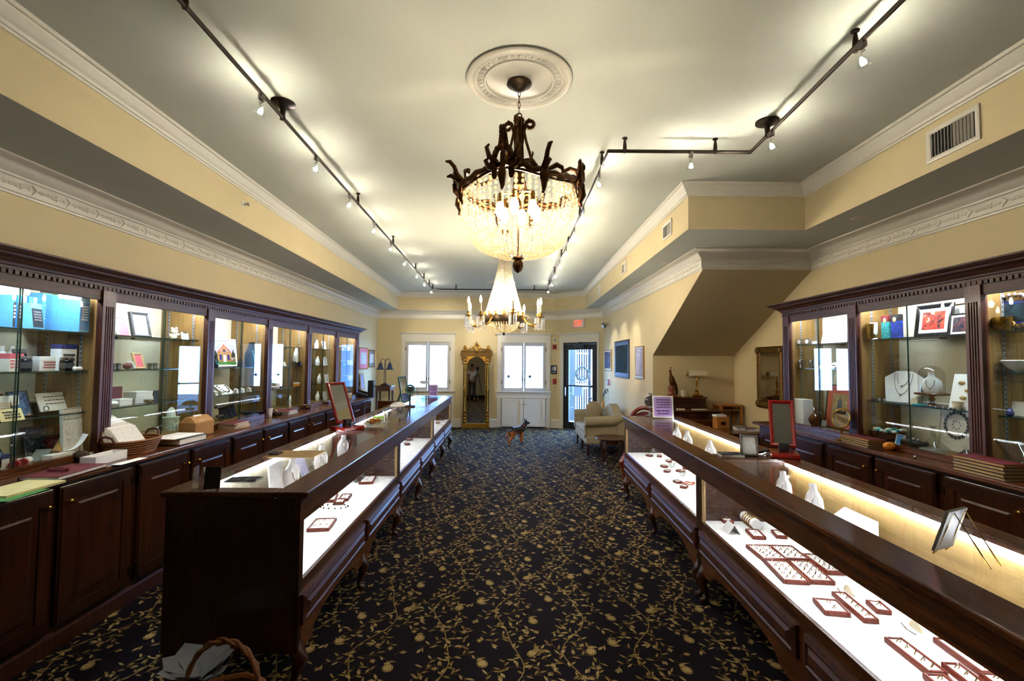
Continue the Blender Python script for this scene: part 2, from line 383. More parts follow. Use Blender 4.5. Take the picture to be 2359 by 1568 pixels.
CROWN = [(0, 2.63), (.012, 2.63), (.014, 2.642), (.024, 2.648), (.024, 2.735), (.034, 2.738), (.036, 2.752), (.05, 2.76), (.072, 2.785), (.085, 2.808), (.095, 2.812), (.118, 2.826), (.126, 2.83), (.126, ZS)]
crown = struct('trim_2', MB().mould(WALLS[::-1], CROWN, True), 'trim_white', smooth=True)
# acanthus pieces on the frieze band of the crown
mb = MB()
for s in (1, -1):
    mb.tube([(.02, -.002, .0), (.0, -.004, s*.018), (-.012, -.002, s*.034)], [.006, .005, .002], 5)
    for k in range(4):
        a = s*(.35+.28*k); x = .045+.035*k
        mb.at(x, -.002, s*.012, ry=a); mb.ball((.018, 0, 0), .019, 6, 4, (1, .3, .34)); mb.at()
mb.tube([(.03, -.002, 0), (.09, -.005, .004), (.15, -.003, -.004), (.2, -.002, 0)], [.004, .006, .006, .003], 5)
mb.ball((.215, -.001, 0), .012, 6, 4, (1, .4, 1))
leafm = mb.build('acanthus_leaf', 'trim_white', crown, True)
def run(p0, p1, first=False):
    a, b = V(p0), V(p1); d = b-a; n = int(d.length/.243); rz = math.atan2(d.y, d.x); nn = V((d.y, -d.x)).normalized()
    for i in range(n):
        q = a + d.normalized()*(.243*i+.03) + nn*.0245
        if first and i == 0: leafm.location = (q.x, q.y, 2.691); leafm.rotation_euler = (0, 0, rz)
        else: share(leafm, 'acanthus_leaf', crown, (q.x, q.y, 2.691), rz)
run((XL(1.6), 1.6), WALLS[1], True); run((2.1, 10.85), (2.1, 5.2)); run((2.1, 5.2), (3.2, 5.2)); run((3.3, 5.1), (3.3, 1.5))
# base boards
BASE = [(0, 0), (.022, 0), (.022, .165), (.03, .17), (.03, .185), (.018, .2), (.012, .215), (0, .215)]
struct('baseboard_far', MB().mould([(-1.372+.0, YF), (-1.2, YF)][::-1], BASE).mould([(-.5, YF), (-.31, YF)][::-1], BASE).mould([(XF, YF), (-2.69, YF)][::-1], BASE).mould([(.985, YF), (1.13, YF), (1.13+.752*.095, YF-.659*.095)][::-1], BASE), 'trim_white')
struct('baseboard_right', MB().mould([(2.1, 10.85), (2.1, 7.06)][::-1], BASE), 'trim_white')
struct('baseboard_left', MB().mould([(XL(8.9), 8.9), (XF, YF)][::-1], BASE), 'trim_white')

# windows in the far wall
def window(n, x0, x1):
    w = bpy.data.objects.new('window_%d' % n, None); COL.objects.link(w); w['kind'] = 'structure'; w.location = (0, YF, 0)
    for sgn, a, b in ((-1, x0-.105, x0), (1, x1, x1+.105)):
        mb = MB().box(a, b, -.022, 0, 0, 2.07).box(a+.012, a+.032, -.03, -.02, 0, 2.07).box(b-.032, b-.012, -.03, -.02, 0, 2.07).box(a+.045, a+.06, -.028, -.02, 0, 2.07)
        mb.build('casing', 'trim_white', w)
        for z in (1.1, 1.9): MB().lathe([(.008, -.045), (.008, .045)], 8, (x0+.004 if sgn < 0 else x1-.004), -.022, z).build('hinge', 'track_metal', w)
    MB().box(x0-.105, x1+.105, -.03, 0, 2.07, 2.26).build('header', 'trim_white', w)
    MB().prism([(-.045, 2.255), (-.045, 2.262), (-.075, 2.285), (-.075, 2.3), (0, 2.3), (0, 2.255)], x0-.14, x1+.14, 'x').build('header_cap', 'trim_white', w)
    MB().prism([(-.09, .862), (-.09, .885), (.12, .885), (.12, .862)], x0-.13, x1+.13, 'x').build('sill', 'trim_white', w)
    MB().box(x0-.115, x1+.115, -.035, 0, .735, .862).box(x0-.125, x1+.125, -.045, 0, .72, .74).build('apron', 'trim_white', w)
    mid = (x0+x1)/2
    for a, b in ((x0, mid-.004), (mid+.004, x1)):
        mb = MB(); a1, b1, c1, d1 = a+.075, b-.045 if b < mid else b-.075, .965, 1.985
        if a > mid: a1 = a+.045
        mb.box(a, a1, -.012, .03, .885, 2.07).box(b1, b, -.012, .03, .885, 2.07).box(a1, b1, -.012, .03, .885, c1).box(a1, b1, -.012, .03, d1, 2.07)
        s = mb.build('sash', 'sash_white', w, bevel=.004)
        MB().box(a1, b1, .006, .012, c1, d1).build('pane', 'window_glass', s)
        mb = MB(); k = b1+.02 if b < mid else a1-.02
        mb.box(k-.008, k+.008, -.022, -.012, 1.14, 1.2).tube([(k, -.02, 1.17), (k, -.04, 1.17), (k, -.04, 1.13)], .005, 6)
        mb.build('latch', 'track_metal', s)
    MB().box(x0, x1, 0, .02, 0, .735).build('lower_panel', 'trim_white', w)
    for a, b in ((x0+.012, mid-.005), (mid+.005, x1-.012)):
        d = MB().box(a, b, -.02, 0, .03, .715).build('panel_door', 'trim_white', w)
        mb = MB().box(a, a+.07, -.036, -.019, .03, .715).box(b-.07, b, -.036, -.019, .03, .715).box(a+.07, b-.07, -.036, -.019, .03, .1).box(a+.07, b-.07, -.036, -.019, .645, .715)
        mb.build('door_rail', 'trim_white', d)
        MB().ball((b-.03 if b < mid else a+.03, -.04, .57), .012, 8, 6).build('knob', 'bronze_dark', d)
    return w
window(1, -2.577, -1.478); w2 = window(2, -.223, .862)
for x in (-.05, .47):     # small dark ornaments hung inside the panes
    mb = MB(); 
    for a in range(4): mb.ball((.022*math.cos(a*PI/2), -.004, .022*math.sin(a*PI/2)), .02, 8, 5, (1, .3, 1))
    mb.lathe([(.002, 0), (.002, .06)], 5, 0, -.004, 0)
    o = mb.build('pane_ornament', 'charcoal', None, True, loc=(x, YF-.005, 1.24))
    tag(o, 'small dark quatrefoil ornament on the %s pane of the right-hand window' % ('left' if x < 0 else 'right'), 'ornament', 'pane ornaments')

# street door in the angled wall
dr = bpy.data.objects.new('door_1', None); COL.objects.link(dr); dr['kind'] = 'structure'; dr.location = (1.13, YF, 0); dr.rotation_euler = (0, 0, DROT)
for a, b in ((.095, .205), (1.138, 1.2)):
    MB().box(a, b, -.022, 0, 0, 2.07).box(a+.012, a+.03, -.03, -.02, 0, 2.07).box(b-.03, b-.012, -.03, -.02, 0, 2.07).build('casing', 'trim_white', dr)
MB().box(.095, 1.2, -.03, 0, 2.07, 2.26).build('header', 'trim_white', dr)
MB().prism([(-.045, 2.255), (-.045, 2.262), (-.075, 2.285), (-.075, 2.3), (0, 2.3), (0, 2.255)], .06, 1.235, 'x').build('header_cap', 'trim_white', dr)
MB().box(.205, .232, -.02, .1, 0, 2.07).box(1.111, 1.138, -.02, .1, 0, 2.07).box(.232, 1.111, -.02, .1, 2.03, 2.07).build('door_frame', 'black', dr)
lf = MB().box(.235, .345, .0, .05, .01, 2.027).box(1.0, 1.108, .0, .05, .01, 2.027).box(.345, 1.0, .0, .05, 1.9, 2.027).box(.345, 1.0, .0, .05, .01, .18).build('door_leaf', 'black', dr)
MB().box(.345, 1.0, .02, .026, .18, 1.9).build('pane', 'window_glass', lf)
MB().box(.33, 1.01, -.05, -.02, 1.03, 1.06).box(.33, .36, -.03, 0, 1.02, 1.07).box(.98, 1.01, -.03, 0, 1.02, 1.07).build('push_bar', 'black', lf)
MB().tube([(.29, 0, .78), (.29, -.06, .8), (.29, -.06, 1.0), (.29, 0, 1.02)], .01, 8).build('door_handle', 'silver', lf, True)
MB().box(.5, .8, -.06, 0, 1.95, 2.01).tube([(.56, -.05, 2.0), (.6, -.12, 2.03), (.72, -.03, 2.08)], .01, 6).build('door_closer', 'charcoal', lf)

# outside, beyond the windows
mat('pavement', (186, 184, 178), .9, var=.06, vs=4); mat('stucco', (228, 232, 236), .9, var=.03); mat('roofing', (128, 156, 190), .8); mat('asphalt', (120, 120, 122), .95)
struct('pavement_outside', MB().box(-12, 14, 12.0, 16, -.2, -.02), 'pavement')
struct('road_outside', MB().box(-30, 32, 16, 24, -.3, -.12), 'asphalt')
t = thing('building', 'pale stucco building across the street seen through the windows', 'building', (0, 24.5, 0))
MB().box(-9, 4, 0, 4, -.2, 3.4).build('facade', 'stucco', t); MB().prism([(-.4, 3.4), (2, 4.6), (4.4, 3.4)], -9.3, 4.3, 'x').build('roof', 'roofing', t)
for x in (-7.4, -4.6, -1.6, .6):
    f = MB().box(x, x+1.1, -.03, .02, .9, 2.5).build('window', 'trim_white', t); MB().box(x+.08, x+1.02, -.045, -.02, .98, 2.42).build('pane', 'roofing', f)
MB().box(2.2, 3.2, -.03, .02, 0, 2.2).build('entrance_door', 'roofing', t)
# ================================================================ built-in cabinets along both side walls
def raised_door(parent, x0, x1, z0, z1, y, knob):
    d = MB().box(x0, x1, y-.02, y, z0, z1).build('door', 'mahogany_v', parent, bevel=.004)
    b = .075; mb = MB(); a0, a1, c0, c1 = x0+b, x1-b, z0+b, z1-b
    # sunk groove round a bevelled raised field
    r = lambda t, yy: [(a0+t, yy, c0+t), (a1-t, yy, c0+t), (a1-t, yy, c1-t), (a0+t, yy, c1-t)]
    vs = r(0, y-.0205) + r(.004, y-.012) + r(.012, y-.012) + r(.05, y-.024); fs = [(12, 13, 14, 15)]
    for j in range(3):
        for i in range(4): fs.append((j*4+i, j*4+(i+1) % 4, j*4+4+(i+1) % 4, j*4+4+i))
    mb.add(vs, fs)
    # frame boards stand proud round the field
    mb.box(x0+.012, a0, y-.026, y-.019, z0+.012, z1-.012).box(a1, x1-.012, y-.026, y-.019, z0+.012, z1-.012).box(a0, a1, y-.026, y-.019, z0+.012, c0).box(a0, a1, y-.026, y-.019, c1, z1-.012)
    mb.build('raised_panel', 'mahogany_v', d)
    MB().lathe([(.005, 0), (.006, .012), (.014, .018), (.016, .025), (.011, .032), (0, .034)], 10).build('knob', 'brass', d, True, loc=(knob, y-.026, z1-.09)).rotation_euler = (PI/2, 0, 0)
    return d
def base_unit(loc, rz, w, d, label, group):
    t = thing('base_cabinet', label, 'cabinet', loc, rz, group)
    MB().box(0, w, -d+.045, -.005, .1, .92).build('body', 'mahogany_v', t)
    MB().prism([(-d+.045, 0), (-d+.03, 0), (-d+.03, .085), (-d+.036, .1), (-d+.045, .105)], 0, w, 'x').build('plinth', 'mahogany_red', t)
    for i in (0, 1):
        x0 = .03 + i*(w/2-.01); x1 = w/2-.02 + i*(w/2-.01)
        raised_door(t, x0, x1, .13, .89, -d+.045, x1-.045 if i == 0 else x0+.045)
        xh = x0 if i == 0 else x1
        for z in (.22, .8): MB().box(xh-.006, xh+.006, -d+.018, -d+.03, z-.03, z+.03).build('hinge', 'bronze_dark', t)
    return t
def worktop(name, loc, rz, L, d, label, z=.95):
    t = MB().prism([(-.003, z-.03), (-d, z-.03), (-d-.012, z-.024), (-d-.012, z-.016), (-d-.004, z-.012), (-d-.008, z-.004), (-d, z), (-.003, z)], 0, L, 'x').build(name, 'mahogany', None, loc=loc, rz=rz)
    return tag(t, label, 'worktop')
def wall_case(loc, rz, w, d, z0, zt, label, group, last=False, shelves=(1.25, 1.52, 1.77), lit=True, half=None):
    t = thing('wall_display_case', label, 'display case', loc, rz, group); zw = zt-.09
    MB().box(.02, w-.02, -.02, -.004, z0+.03, zt).build('back_panel', 'linen', t)
    for x in (.03, w-.05): MB().box(x, x+.02, -d+.03, -.02, z0+.03, zt).build('side_panel', 'oak_inside', t)
    MB().box(.02, w-.02, -d+.03, -.004, z0+.001, z0+.03).build('case_floor', 'oak_inside', t)
    MB().box(.02, w-.02, -d+.03, -.004, zt-.01, zt+.02).build('case_top', 'white', t)
    MB().box(.052, w-.052, -d, -d+.03, zw, zt).build('frieze', 'mahogany_matte', t)
    MB().box(.052, w-.052, -d-.006, -d+.03, z0+.001, z0+.045).build('sill_rail', 'mahogany', t)
    def pil(x):
        p = [(x-.052, -d+.03), (x-.052, -d-.012)]
        for k in range(4):
            u = x-.03+k*.0175; p += [(u, -d-.012), (u+.003, -d-.004), (u+.007, -d-.004), (u+.01, -d-.012)]
        p += [(x+.052, -d-.012), (x+.052, -d+.03)]
        MB().prism(p, z0+.1, zt-.13, 'z').box(x-.056, x+.056, -d-.016, -d+.03, z0+.001, z0+.1).box(x-.052, x+.052, -d-.012, -d+.03, zt-.13, zt).build('pilaster', 'mahogany_red', t)
    pil(0)
    if last: pil(w)
    m = w/2
    for a, b, y in ((.052, m+.004, -d+.012), (m-.004, w-.052, -d+.02)):
        p = MB().box(a, b, y, y+.005, z0+.045, zw).build('pane', 'pane', t)
        e = b if a < m-.1 else a
        MB().box(e-.0018, e+.0018, y-.001, y+.006, z0+.045, zw).build('pane_edge', 'glass_edge', p)
    for z in shelves:
        mb = MB(); mb.box(.055, w-.055, -d+.07, -.03, z-.008, z); mb.mi = [1, 1, 0, 0, 0, 0]
        mb.build('shelf', ['glass_edge', 'shelf_glass'], t)
    for x, y in ((.052, -.09), (w-.056, -.09), (.052, -d+.12), (w-.056, -d+.12)):
        mb = MB().box(x, x+.004, y-.008, y+.008, z0+.06, zt-.03, 0); q = x+.0045 if x < m else x-.0005
        n = int((zt-z0-.1)/.03)
        for k in range(n): mb.box(min(q, q-.001), max(q, q+.001), y-.003, y+.003, z0+.075+k*.03, z0+.089+k*.03, 1)
        mb.build('shelf_standard', ['grey', 'black'], t)
    if lit: MB().box(.08, w-.08, -d+.05, -d+.085, zt-.035, zt-.012).build('light_strip', 'strip_case', t)
    return t
def cornice(name, loc, rz, L, d, z, label, e0=True, e1=True):
    t = thing(name, label, 'cornice', loc, rz)
    path = ([(L, 0)] if e1 else []) + [(L, -d), (0, -d)] + ([(0, 0)] if e0 else [])
    prof = [(.0, z-.10), (.012, z-.10), (.012, z-.088), (.022, z-.084), (.026, z-.07), (.034, z-.066), (.05, z-.05), (.075, z-.038), (.08, z-.026), (.098, z-.022), (.108, z-.012), (.12, z-.01), (.12, z), (0, z)]
    MB().mould(path[::-1], [(-a, b) for a, b in prof]).build('crown_moulding', 'mahogany_matte', t)
    MB().box(0, L, -d, 0, z-.1, z-.002).box(0, L, -d-.004, -d, z-.135, z-.1).build('crown_core', 'mahogany_matte', t)
    n = int(L/.036); first = None
    for k in range(n):
        x = .012 + k*.036
        if first is None: first = MB().box(-.011, .011, -.014, 0, -.011, .011).build('dentil', 'mahogany_matte', t, loc=(x, -d-.003, z-.118))
        else: share(first, 'dentil', t, (x, -d-.003, z-.118))
    return t
# ---- left side
LB = [.965 + 1.12*k for k in range(8)]
LN = ['beside the counter end nearest the viewer', 'under the yellow and green papers', 'under the wicker tray of papers', 'under the binders', 'under the brown paper bag', 'under the plastic cup', 'farthest along the left wall']
for k in range(7):
    base_unit(Lw(LB[k], 0), LROT, 1.12, .70, 'mahogany two-door base cabinet on the left wall, ' + LN[k], 'left base cabinets')
worktop('long_worktop', Lw(LB[0], 0), LROT, LB[-1]-LB[0]+.03, .72, 'long mahogany worktop along the left wall')
LC = [1.0, 2.1, 3.22, 4.35, 5.45, 6.56, 7.645, 8.70]
LWN = ['off the left edge of the photo', 'holding the blue boxes and white jars', 'holding the black frame and red-matted frame', 'holding the street painting and black bust', 'holding the oval white necklace bust', 'second farthest on the left wall', 'farthest on the left wall']
for k in range(7):
    wall_case(Lw(LC[k], 0), LROT, LC[k+1]-LC[k], .43, .951, 2.08, 'lit glass-fronted mahogany wall case ' + LWN[k], 'left wall display cases', last=(k == 6), shelves=(1.25, 1.52) if k == 3 else (1.25, 1.52, 1.77))
cornice('cornice', Lw(LC[0], 0), LROT, LC[-1]-LC[0]+.055, .43, 2.185, 'long dentilled mahogany cornice over the left wall cases', e0=False)
# ---- right side
RB = [5.415, 4.275, 3.135, 1.995, .855]
RN = ['farthest, beside the niche', 'under the maroon folder stack and round mirror', 'under the tall folder stack', 'nearest the viewer']
for k in range(4):
    base_unit(Rw(RB[k], 0), RROT, 1.14, .53, 'mahogany two-door base cabinet on the right wall, ' + RN[k], 'right base cabinets')
worktop('long_worktop', Rw(RB[0]+.02, 0), RROT, RB[0]-RB[-1]+.02, .55, 'mahogany worktop along the right wall')
RC = [5.06, 4.075, 3.0, 1.93, .86]
RWN = ['holding the coral-matted print, beside the gilt mirror', 'holding the necklace busts and glass dome', 'holding the ornate silver frame, at the right edge', 'nearest the viewer']
for k in range(4):
    wall_case(Rw(RC[k], 0), RROT, RC[k]-RC[k+1], .37, .951, 2.13, 'lit glass-fronted mahogany wall case ' + RWN[k], 'right wall display cases', last=(k == 3), shelves=((1.56, 1.8), (1.3, 1.81), (1.295, 1.56, 1.815), (1.25, 1.52, 1.77))[k])
cornice('cornice', Rw(RC[0]+.055, 0), RROT, RC[0]-RC[-1]+.055, .37, 2.235, 'dentilled mahogany cornice over the right wall cases', e1=False)

# ================================================================ showcases standing in the room
mat('case_grey', (150, 142, 122), .5, var=.05); wood('maple', '9a7a46', 'c8a66a', .4, 2.5, 0, .1)
def leg_mesh(mb, x, y, s):
    P = [(x, y, .25), (x, y+s*.012, .2), (x, y+s*.03, .165), (x, y+s*.018, .11), (x, y-s*.004, .05), (x, y+s*.004, .025), (x, y+s*.026, .012), (x, y+s*.03, .002)]
    return mb.tube(P, [.03, .036, .036, .024, .016, .018, .024, .02], 10)
def showcase(loc, rz, L, D, label, group, back='case_grey'):
    t = thing('glass_showcase', label, 'showcase', loc, rz, group)
    ob = .125; bb = .07; eb = .085
    # top: four moulded boards round the plate glass
    o = .03; mb = MB()
    mb.box(0, L, -o, ob, .937, .965).box(0, L, D-bb, D+o, .937, .965).box(0, eb, ob, D-bb, .937, .965).box(L-eb, L, ob, D-bb, .937, .965)
    mb.build('top_frame', 'mahogany', t, bevel=.006)
    MB().box(eb, L-eb, ob, D-bb, .955, .963).build('top_glass', 'pane', t)
    MB().box(0, L, 0, .03, .82, .937).box(0, L, -.012, 0, .925, .937).build('front_rail', 'mahogany', t)
    for x in (0, L-.045): MB().box(x, x+.045, 0, .03, .21, .82).build('corner_post', 'mahogany_v', t)
    MB().box(.045, L-.045, .012, .018, .535, .82).build('front_glass', 'pane', t)
    for x in (.045, L-.055): MB().box(x, x+.008, .004, .028, .535, .82).build('metal_edge', 'tan', t)
    MB().box(.045, L-.045, 0, .019, .47, .535).build('lower_rail', 'mahogany', t)
    MB().box(.02, L-.02, .0195, D-.03, .50, .532).build('display_deck', 'white_pad', t)
    for x in (0, L-.02): MB().box(x, x+.02, .03, D, .21, .937).build('end_panel', 'mahogany_v', t)
    n = 3
    for k in range(n):
        a = .02+(L-.04)*k/n; MB().box(a+.002, a+(L-.04)/n-.002, D-.024-(k % 2)*.008, D-.014-(k % 2)*.008, .532, .937).build('sliding_panel', back, t)
    mb = MB(); mb.box(.022, L-.022, D-.25, D-.034, .722, .73); mb.mi = [1, 1, 0, 0, 0, 0]; mb.build('inner_shelf', ['glass_edge', 'shelf_glass'], t)
    MB().box(0, L, D-.014, D, .21, .532).build('back_panel', 'mahogany', t)
    # scalloped apron
    hw = L/2; p = [(0, .47), (0, .19)]
    for i in (0, 1):
        for u, z in ((.10, .19), (.16, .205), (.21, .25), (.26, .262), (.34, .275), (.5, .285), (.66, .275), (.74, .262), (.79, .25), (.84, .205), (.90, .19)): p.append((i*hw+u*hw, z))
    p += [(L, .19), (L, .47)]
    MB().prism(p, 0, .022, 'y').build('apron', 'mahogany', t)
    for i in (0, 1):
        x0, x1 = i*hw+.03, i*hw+hw-.03
        mb = MB(); vs = []; fs = []
        for tq, yy in ((0, 0), (0, -.014), (.022, -.022), (.03, -.016), (.036, -.016), (.055, -.026)):
            vs += [(x0+tq, yy, .325+tq), (x1-tq, yy, .325+tq), (x1-tq, yy, .468-tq), (x0+tq, yy, .468-tq)]
        for j in range(5):
            for q in range(4): fs.append((j*4+q, j*4+(q+1) % 4, j*4+4+(q+1) % 4, j*4+4+q))
        fs.append((20, 21, 22, 23)); mb.add(vs, fs).build('drawer_front', 'mahogany_red', t)
    for x in (.042, hw, L-.042): leg_mesh(MB(), x, .03, -1).build('leg', 'mahogany_v', t, True)
    for x in (.042, L-.042): leg_mesh(MB(), x, D-.04, 1).build('leg', 'mahogany_v', t, True)
    MB().box(.05, L-.05, D-.06, D-.04, .915, .932).build('light_strip', 'strip_counter', t)
    MB().box(.05, L-.05, .034, .05, .905, .92).build('light_strip', 'strip_counter', t)
    return t
# left run: front edge from (-0.974, 2.33) to (-1.069, 8.88)
LD = V((-1.069+.974, 8.88-2.33, 0)); LSL = LD.length/3; LDN = LD.normalized(); LSR = math.atan2(LD.y, LD.x); LNN = V((-LDN.y, LDN.x, 0))   # LNN points to the back of the case
LSO = V((-.974, 2.33, 0)) + LNN*.03
def Ls(s, d, z=0): return LSO + LDN*s + LNN*d + V((0, 0, z))
SDL = .64
for k, nm in enumerate(('nearest, with its dark end showing', 'middle of the run', 'farthest, nearest the windows')):
    showcase(Ls(LSL*k, 0), LSR, LSL-.004, SDL, 'mahogany glass-topped showcase on the left, ' + nm, 'left showcases')
# right run: front edge from (1.341, 5.76) to (1.197, 1.13) and on towards the viewer
RD = V((1.197-1.341, 1.136-5.764, 0)); RDN = RD.normalized(); RSR = math.atan2(RD.y, RD.x); RNN = V((-RDN.y, RDN.x, 0)); RSL = 2.45
RSO = V((1.341, 5.764, 0)) + RNN*.03
def Rs(s, d, z=0): return RSO + RDN*s + RNN*d + V((0, 0, z))
SDR = .62
for k, nm in enumerate(('farther one, with the purple notice', 'nearer one, cut off by the frame')):
    showcase(Rs(RSL*k, 0), RSR, RSL-.004, SDR, 'mahogany glass-topped showcase on the right, ' + nm, 'right showcases', 'maple')
# ================================================================ ceiling: medallions, chandeliers, track lights, vents
def medallion(loc, label, r=.31):
    t = thing('ceiling_medallion', label, 'medallion', loc)
    MB().lathe([(r, 0), (r, -.012), (r*.975, -.02), (r*.93, -.022), (r*.9, -.014), (r*.87, -.014), (r*.845, -.02), (r*.83, -.014), (r*.68, -.012), (r*.66, -.02), (r*.635, -.02), (r*.62, -.01), (r*.3, -.016), (r*.26, -.022), (0, -.022)], 64, cap=False).build('plaster_disc', 'trim_white', t, True)
    egg = None
    for k in range(40):
        a = 2*PI*k/40
        if egg is None:
            mb = MB(); mb.ball((0, 0, 0), .014, 8, 5, (1.15, .7, .55)); mb.tube([(-.016, .011, 0), (-.004, .013, -.004), (.014, .012, 0), (.018, .012, 0)], .003, 5).tube([(-.016, -.011, 0), (-.004, -.013, -.004), (.014, -.012, 0)], .003, 5)
            egg = mb.build('egg_and_dart', 'trim_white', t, True, loc=(r*.75*math.cos(a), r*.75*math.sin(a), -.014), rz=a)
        else: share(egg, 'egg_and_dart', t, (r*.75*math.cos(a), r*.75*math.sin(a), -.014), a)
    return t
C1, C2 = V((.037, 2.74, ZC)), V((-.09, 6.0, ZC))
medallion(C1, 'large round white plaster ceiling medallion above the bead-basket chandelier')
medallion(V((-.22, 9.9, ZC)), 'far plaster ceiling medallion, partly hidden behind the candle chandelier')

def chain(t, z0, z1, m='bronze', r=.011):
    n = max(2, int((z0-z1)/(r*2.6))); dz = (z0-z1)/n; first = None
    for k in range(n):
        z = z0-dz*(k+.5)
        if first is None:
            first = MB().tube([(r*.62*math.cos(a), 0, dz*.66*math.sin(a)) for a in [2*PI*i/10 for i in range(10)]], r*.2, 6, True).build('chain_link', m, t, True, loc=(0, 0, z))
        else: share(first, 'chain_link', t, (0, 0, z), (k % 2)*PI/2)
def scroll(x0, z0, r, a0, a1, n=14, k=.78):     # inward spiral in the xz plane
    return [(x0+r*(k**(3*i/n))*math.cos(a0+(a1-a0)*i/n), 0, z0+r*(k**(3*i/n))*math.sin(a0+(a1-a0)*i/n)) for i in range(n+1)]
def chandelier_basket():
    t = thing('bead_chandelier', 'large bronze chandelier with a glowing basket of glass bead strands', 'chandelier', C1)
    MB().lathe([(.0, -.022), (.072, -.024), (.074, -.032), (.06, -.042), (.045, -.048), (.03, -.064), (.012, -.07), (0, -.072)], 24, cap=False).build('canopy', 'bronze_dark', t, True)
    chain(t, -.07, -.205)
    MB().tube([(.016*math.cos(a), 0, -.22+.016*math.sin(a)) for a in [2*PI*i/12 for i in range(12)]], .004, 6, True).build('hanging_ring', 'bronze', t, True)
    mb = MB().lathe([(0, -.235), (.03, -.237), (.034, -.25), (.026, -.262), (.02, -.3), (.017, -.36), (.02, -.45), (.028, -.52), (.03, -.6), (.036, -.64), (.02, -.66), (0, -.665)], 14, cap=False)
    for k in range(6):
        a = k*PI/3; mb.tube([(.024*math.cos(a), .024*math.sin(a), -.26), (.021*math.cos(a), .021*math.sin(a), -.38), (.03*math.cos(a), .03*math.sin(a), -.58)], .006, 5)
    mb.build('stem', 'bronze', t, True)
    RZ = -.66; RR = .335
    AN = [math.radians(a) for a in (-104, -14, 76, 166)]
    for a in AN:
        s = MX.Rotation(a, 4, 'Z')
        mb = MB(); mb.T = s
        mb.tube(scroll(.068, -.282, .03, PI*1.1, PI*1.1-2*PI*1.05), [.012]+[.011]*12+[.008, .006], 8)
        mb.tube([(.02, 0, -.4), (.028, 0, -.32), (.045, 0, -.262), (.068, 0, -.25)], [.008, .01, .011, .012], 8)
        # long S arm from the stem down to the rim
        mb.tube([(.03, 0, -.3), (.045, 0, -.38), (.075, 0, -.48), (.13, 0, -.56), (.19, 0, -.6), (.235, 0, -.612), (.262, 0, -.6), (.268, 0, -.578), (.255, 0, -.565)], [.006, .008, .009, .01, .011, .012, .012, .01, .007], 8)
        mb.tube([(.235, 0, -.612), (.262, 0, -.575), (.3, 0, -.56), (.335, 0, -.575), (.352, 0, -.62)], [.008, .011, .011, .012, .01], 8)
        mb.tube([(.075, 0, -.48), (.085, 0, -.45), (.08, 0, -.44)], [.007, .006, .004], 6).tube([(.16, 0, -.58), (.175, 0, -.55), (.168, 0, -.54)], [.007, .007, .004], 6)
        mb.build('scroll_arm', 'bronze', t, True)
        # standing acanthus palmette on the rim
        mb = MB(); ph = .74 if a == AN[0] else .4; mb.T = s
        for k, (h, w, o) in enumerate(((-.05, .05, 0), (-.02, .055, 0), (.01, .06, .0), (.04, .054, .002), (.07, .046, .004), (.1, .038, .0), (.125, .034, 0), (.15, .03, -.004), (.175, .026, -.003), (.2, .022, .0), (.225, .018, .01), (.245, .013, .02))):
            h = h*ph if h > 0 else h
            for sg in (-1, 1):
                mb.ball((RR+.018+o, sg*w*(.9 if h < .09 else .5), RZ+h+.01), .03*(.55+w*9), 7, 5, (.32, .55, .9))
            mb.ball((RR+.026+o, 0, RZ+h), .03*(.5+w*8), 7, 5, (.35, .5, 1.0))
        for sg in (-1, 1):
            mb.tube([(RR+.02, sg*.03, RZ+.02), (RR+.03, sg*.07, RZ+.05), (RR+.03, sg*.085, RZ+.1), (RR+.03, sg*.07, RZ+.115)], [.012, .014, .011, .006], 7)
            mb.tube([(RR+.02, sg*.03, RZ-.02), (RR+.03, sg*.075, RZ-.005), (RR+.03, sg*.09, RZ+.03), (RR+.03, sg*.075, RZ+.04)], [.012, .014, .011, .006], 7)
        mb.tube([(RR+.03, 0, RZ-.02), (RR+.035, 0, RZ-.06), (RR+.02, 0, RZ-.1), (RR+.03, 0, RZ-.125)], [.02, .022, .014, .007], 7)
        mb.build('palmette', 'bronze', t, True)
        # leaf sprays thrown outwards from the rim
        mb = MB(); mb.T = MX.Rotation(a+.62, 4, 'Z')
        mb.tube([(RR, 0, RZ), (RR+.035, 0, RZ+.035), (RR+.05, 0, RZ+.075), (RR+.075, 0, RZ+.1), (RR+.1, 0, RZ+.098)], [.016, .014, .012, .012, .006], 7)
        mb.tube([(RR, 0, RZ-.02), (RR+.035, 0, RZ+.01), (RR+.07, 0, RZ+.022), (RR+.09, 0, RZ+.012)], [.016, .015, .012, .006], 7)
        mb.ball((RR+.015, 0, RZ-.04), .035, 8, 6, (.45, .8, 1.3)); mb.tube([(RR+.012, 0, RZ-.05), (RR+.01, 0, RZ-.1), (RR, 0, RZ-.13)], [.022, .014, .005], 7)
        for sg in (-1, 1): mb.tube([(RR-.01, sg*.03, RZ+.005), (RR+.005, sg*.075, RZ+.03), (RR, sg*.11, RZ+.022), (RR, sg*.115, RZ+.005)], [.01, .014, .012, .007], 7)
        mb.build('leaf_spray', 'bronze', t, True)
    mb = MB(); N = 96; pts = []
    for i in range(N):
        a = 2*PI*i/N; z = RZ + .018*math.cos(4*(a-AN[0])) ; pts.append((RR*math.cos(a), RR*math.sin(a), z))
    mb.tube([(x, y, z+.006*math.sin(i*PI/2)) for i, (x, y, z) in enumerate(pts)], .024, 8, True, flat=.7); mb.tube([(x*.985, y*.985, z-.022) for x, y, z in pts], .007, 6, True)
    mb.build('rim', 'bronze', t, True)
    big = None; st = MB(); ns = 58
    prof = [(.322, -.69), (.332, -.74), (.325, -.81), (.31, -.87), (.285, -.93), (.25, -.985), (.2, -1.02), (.13, -1.045), (.06, -1.055)]
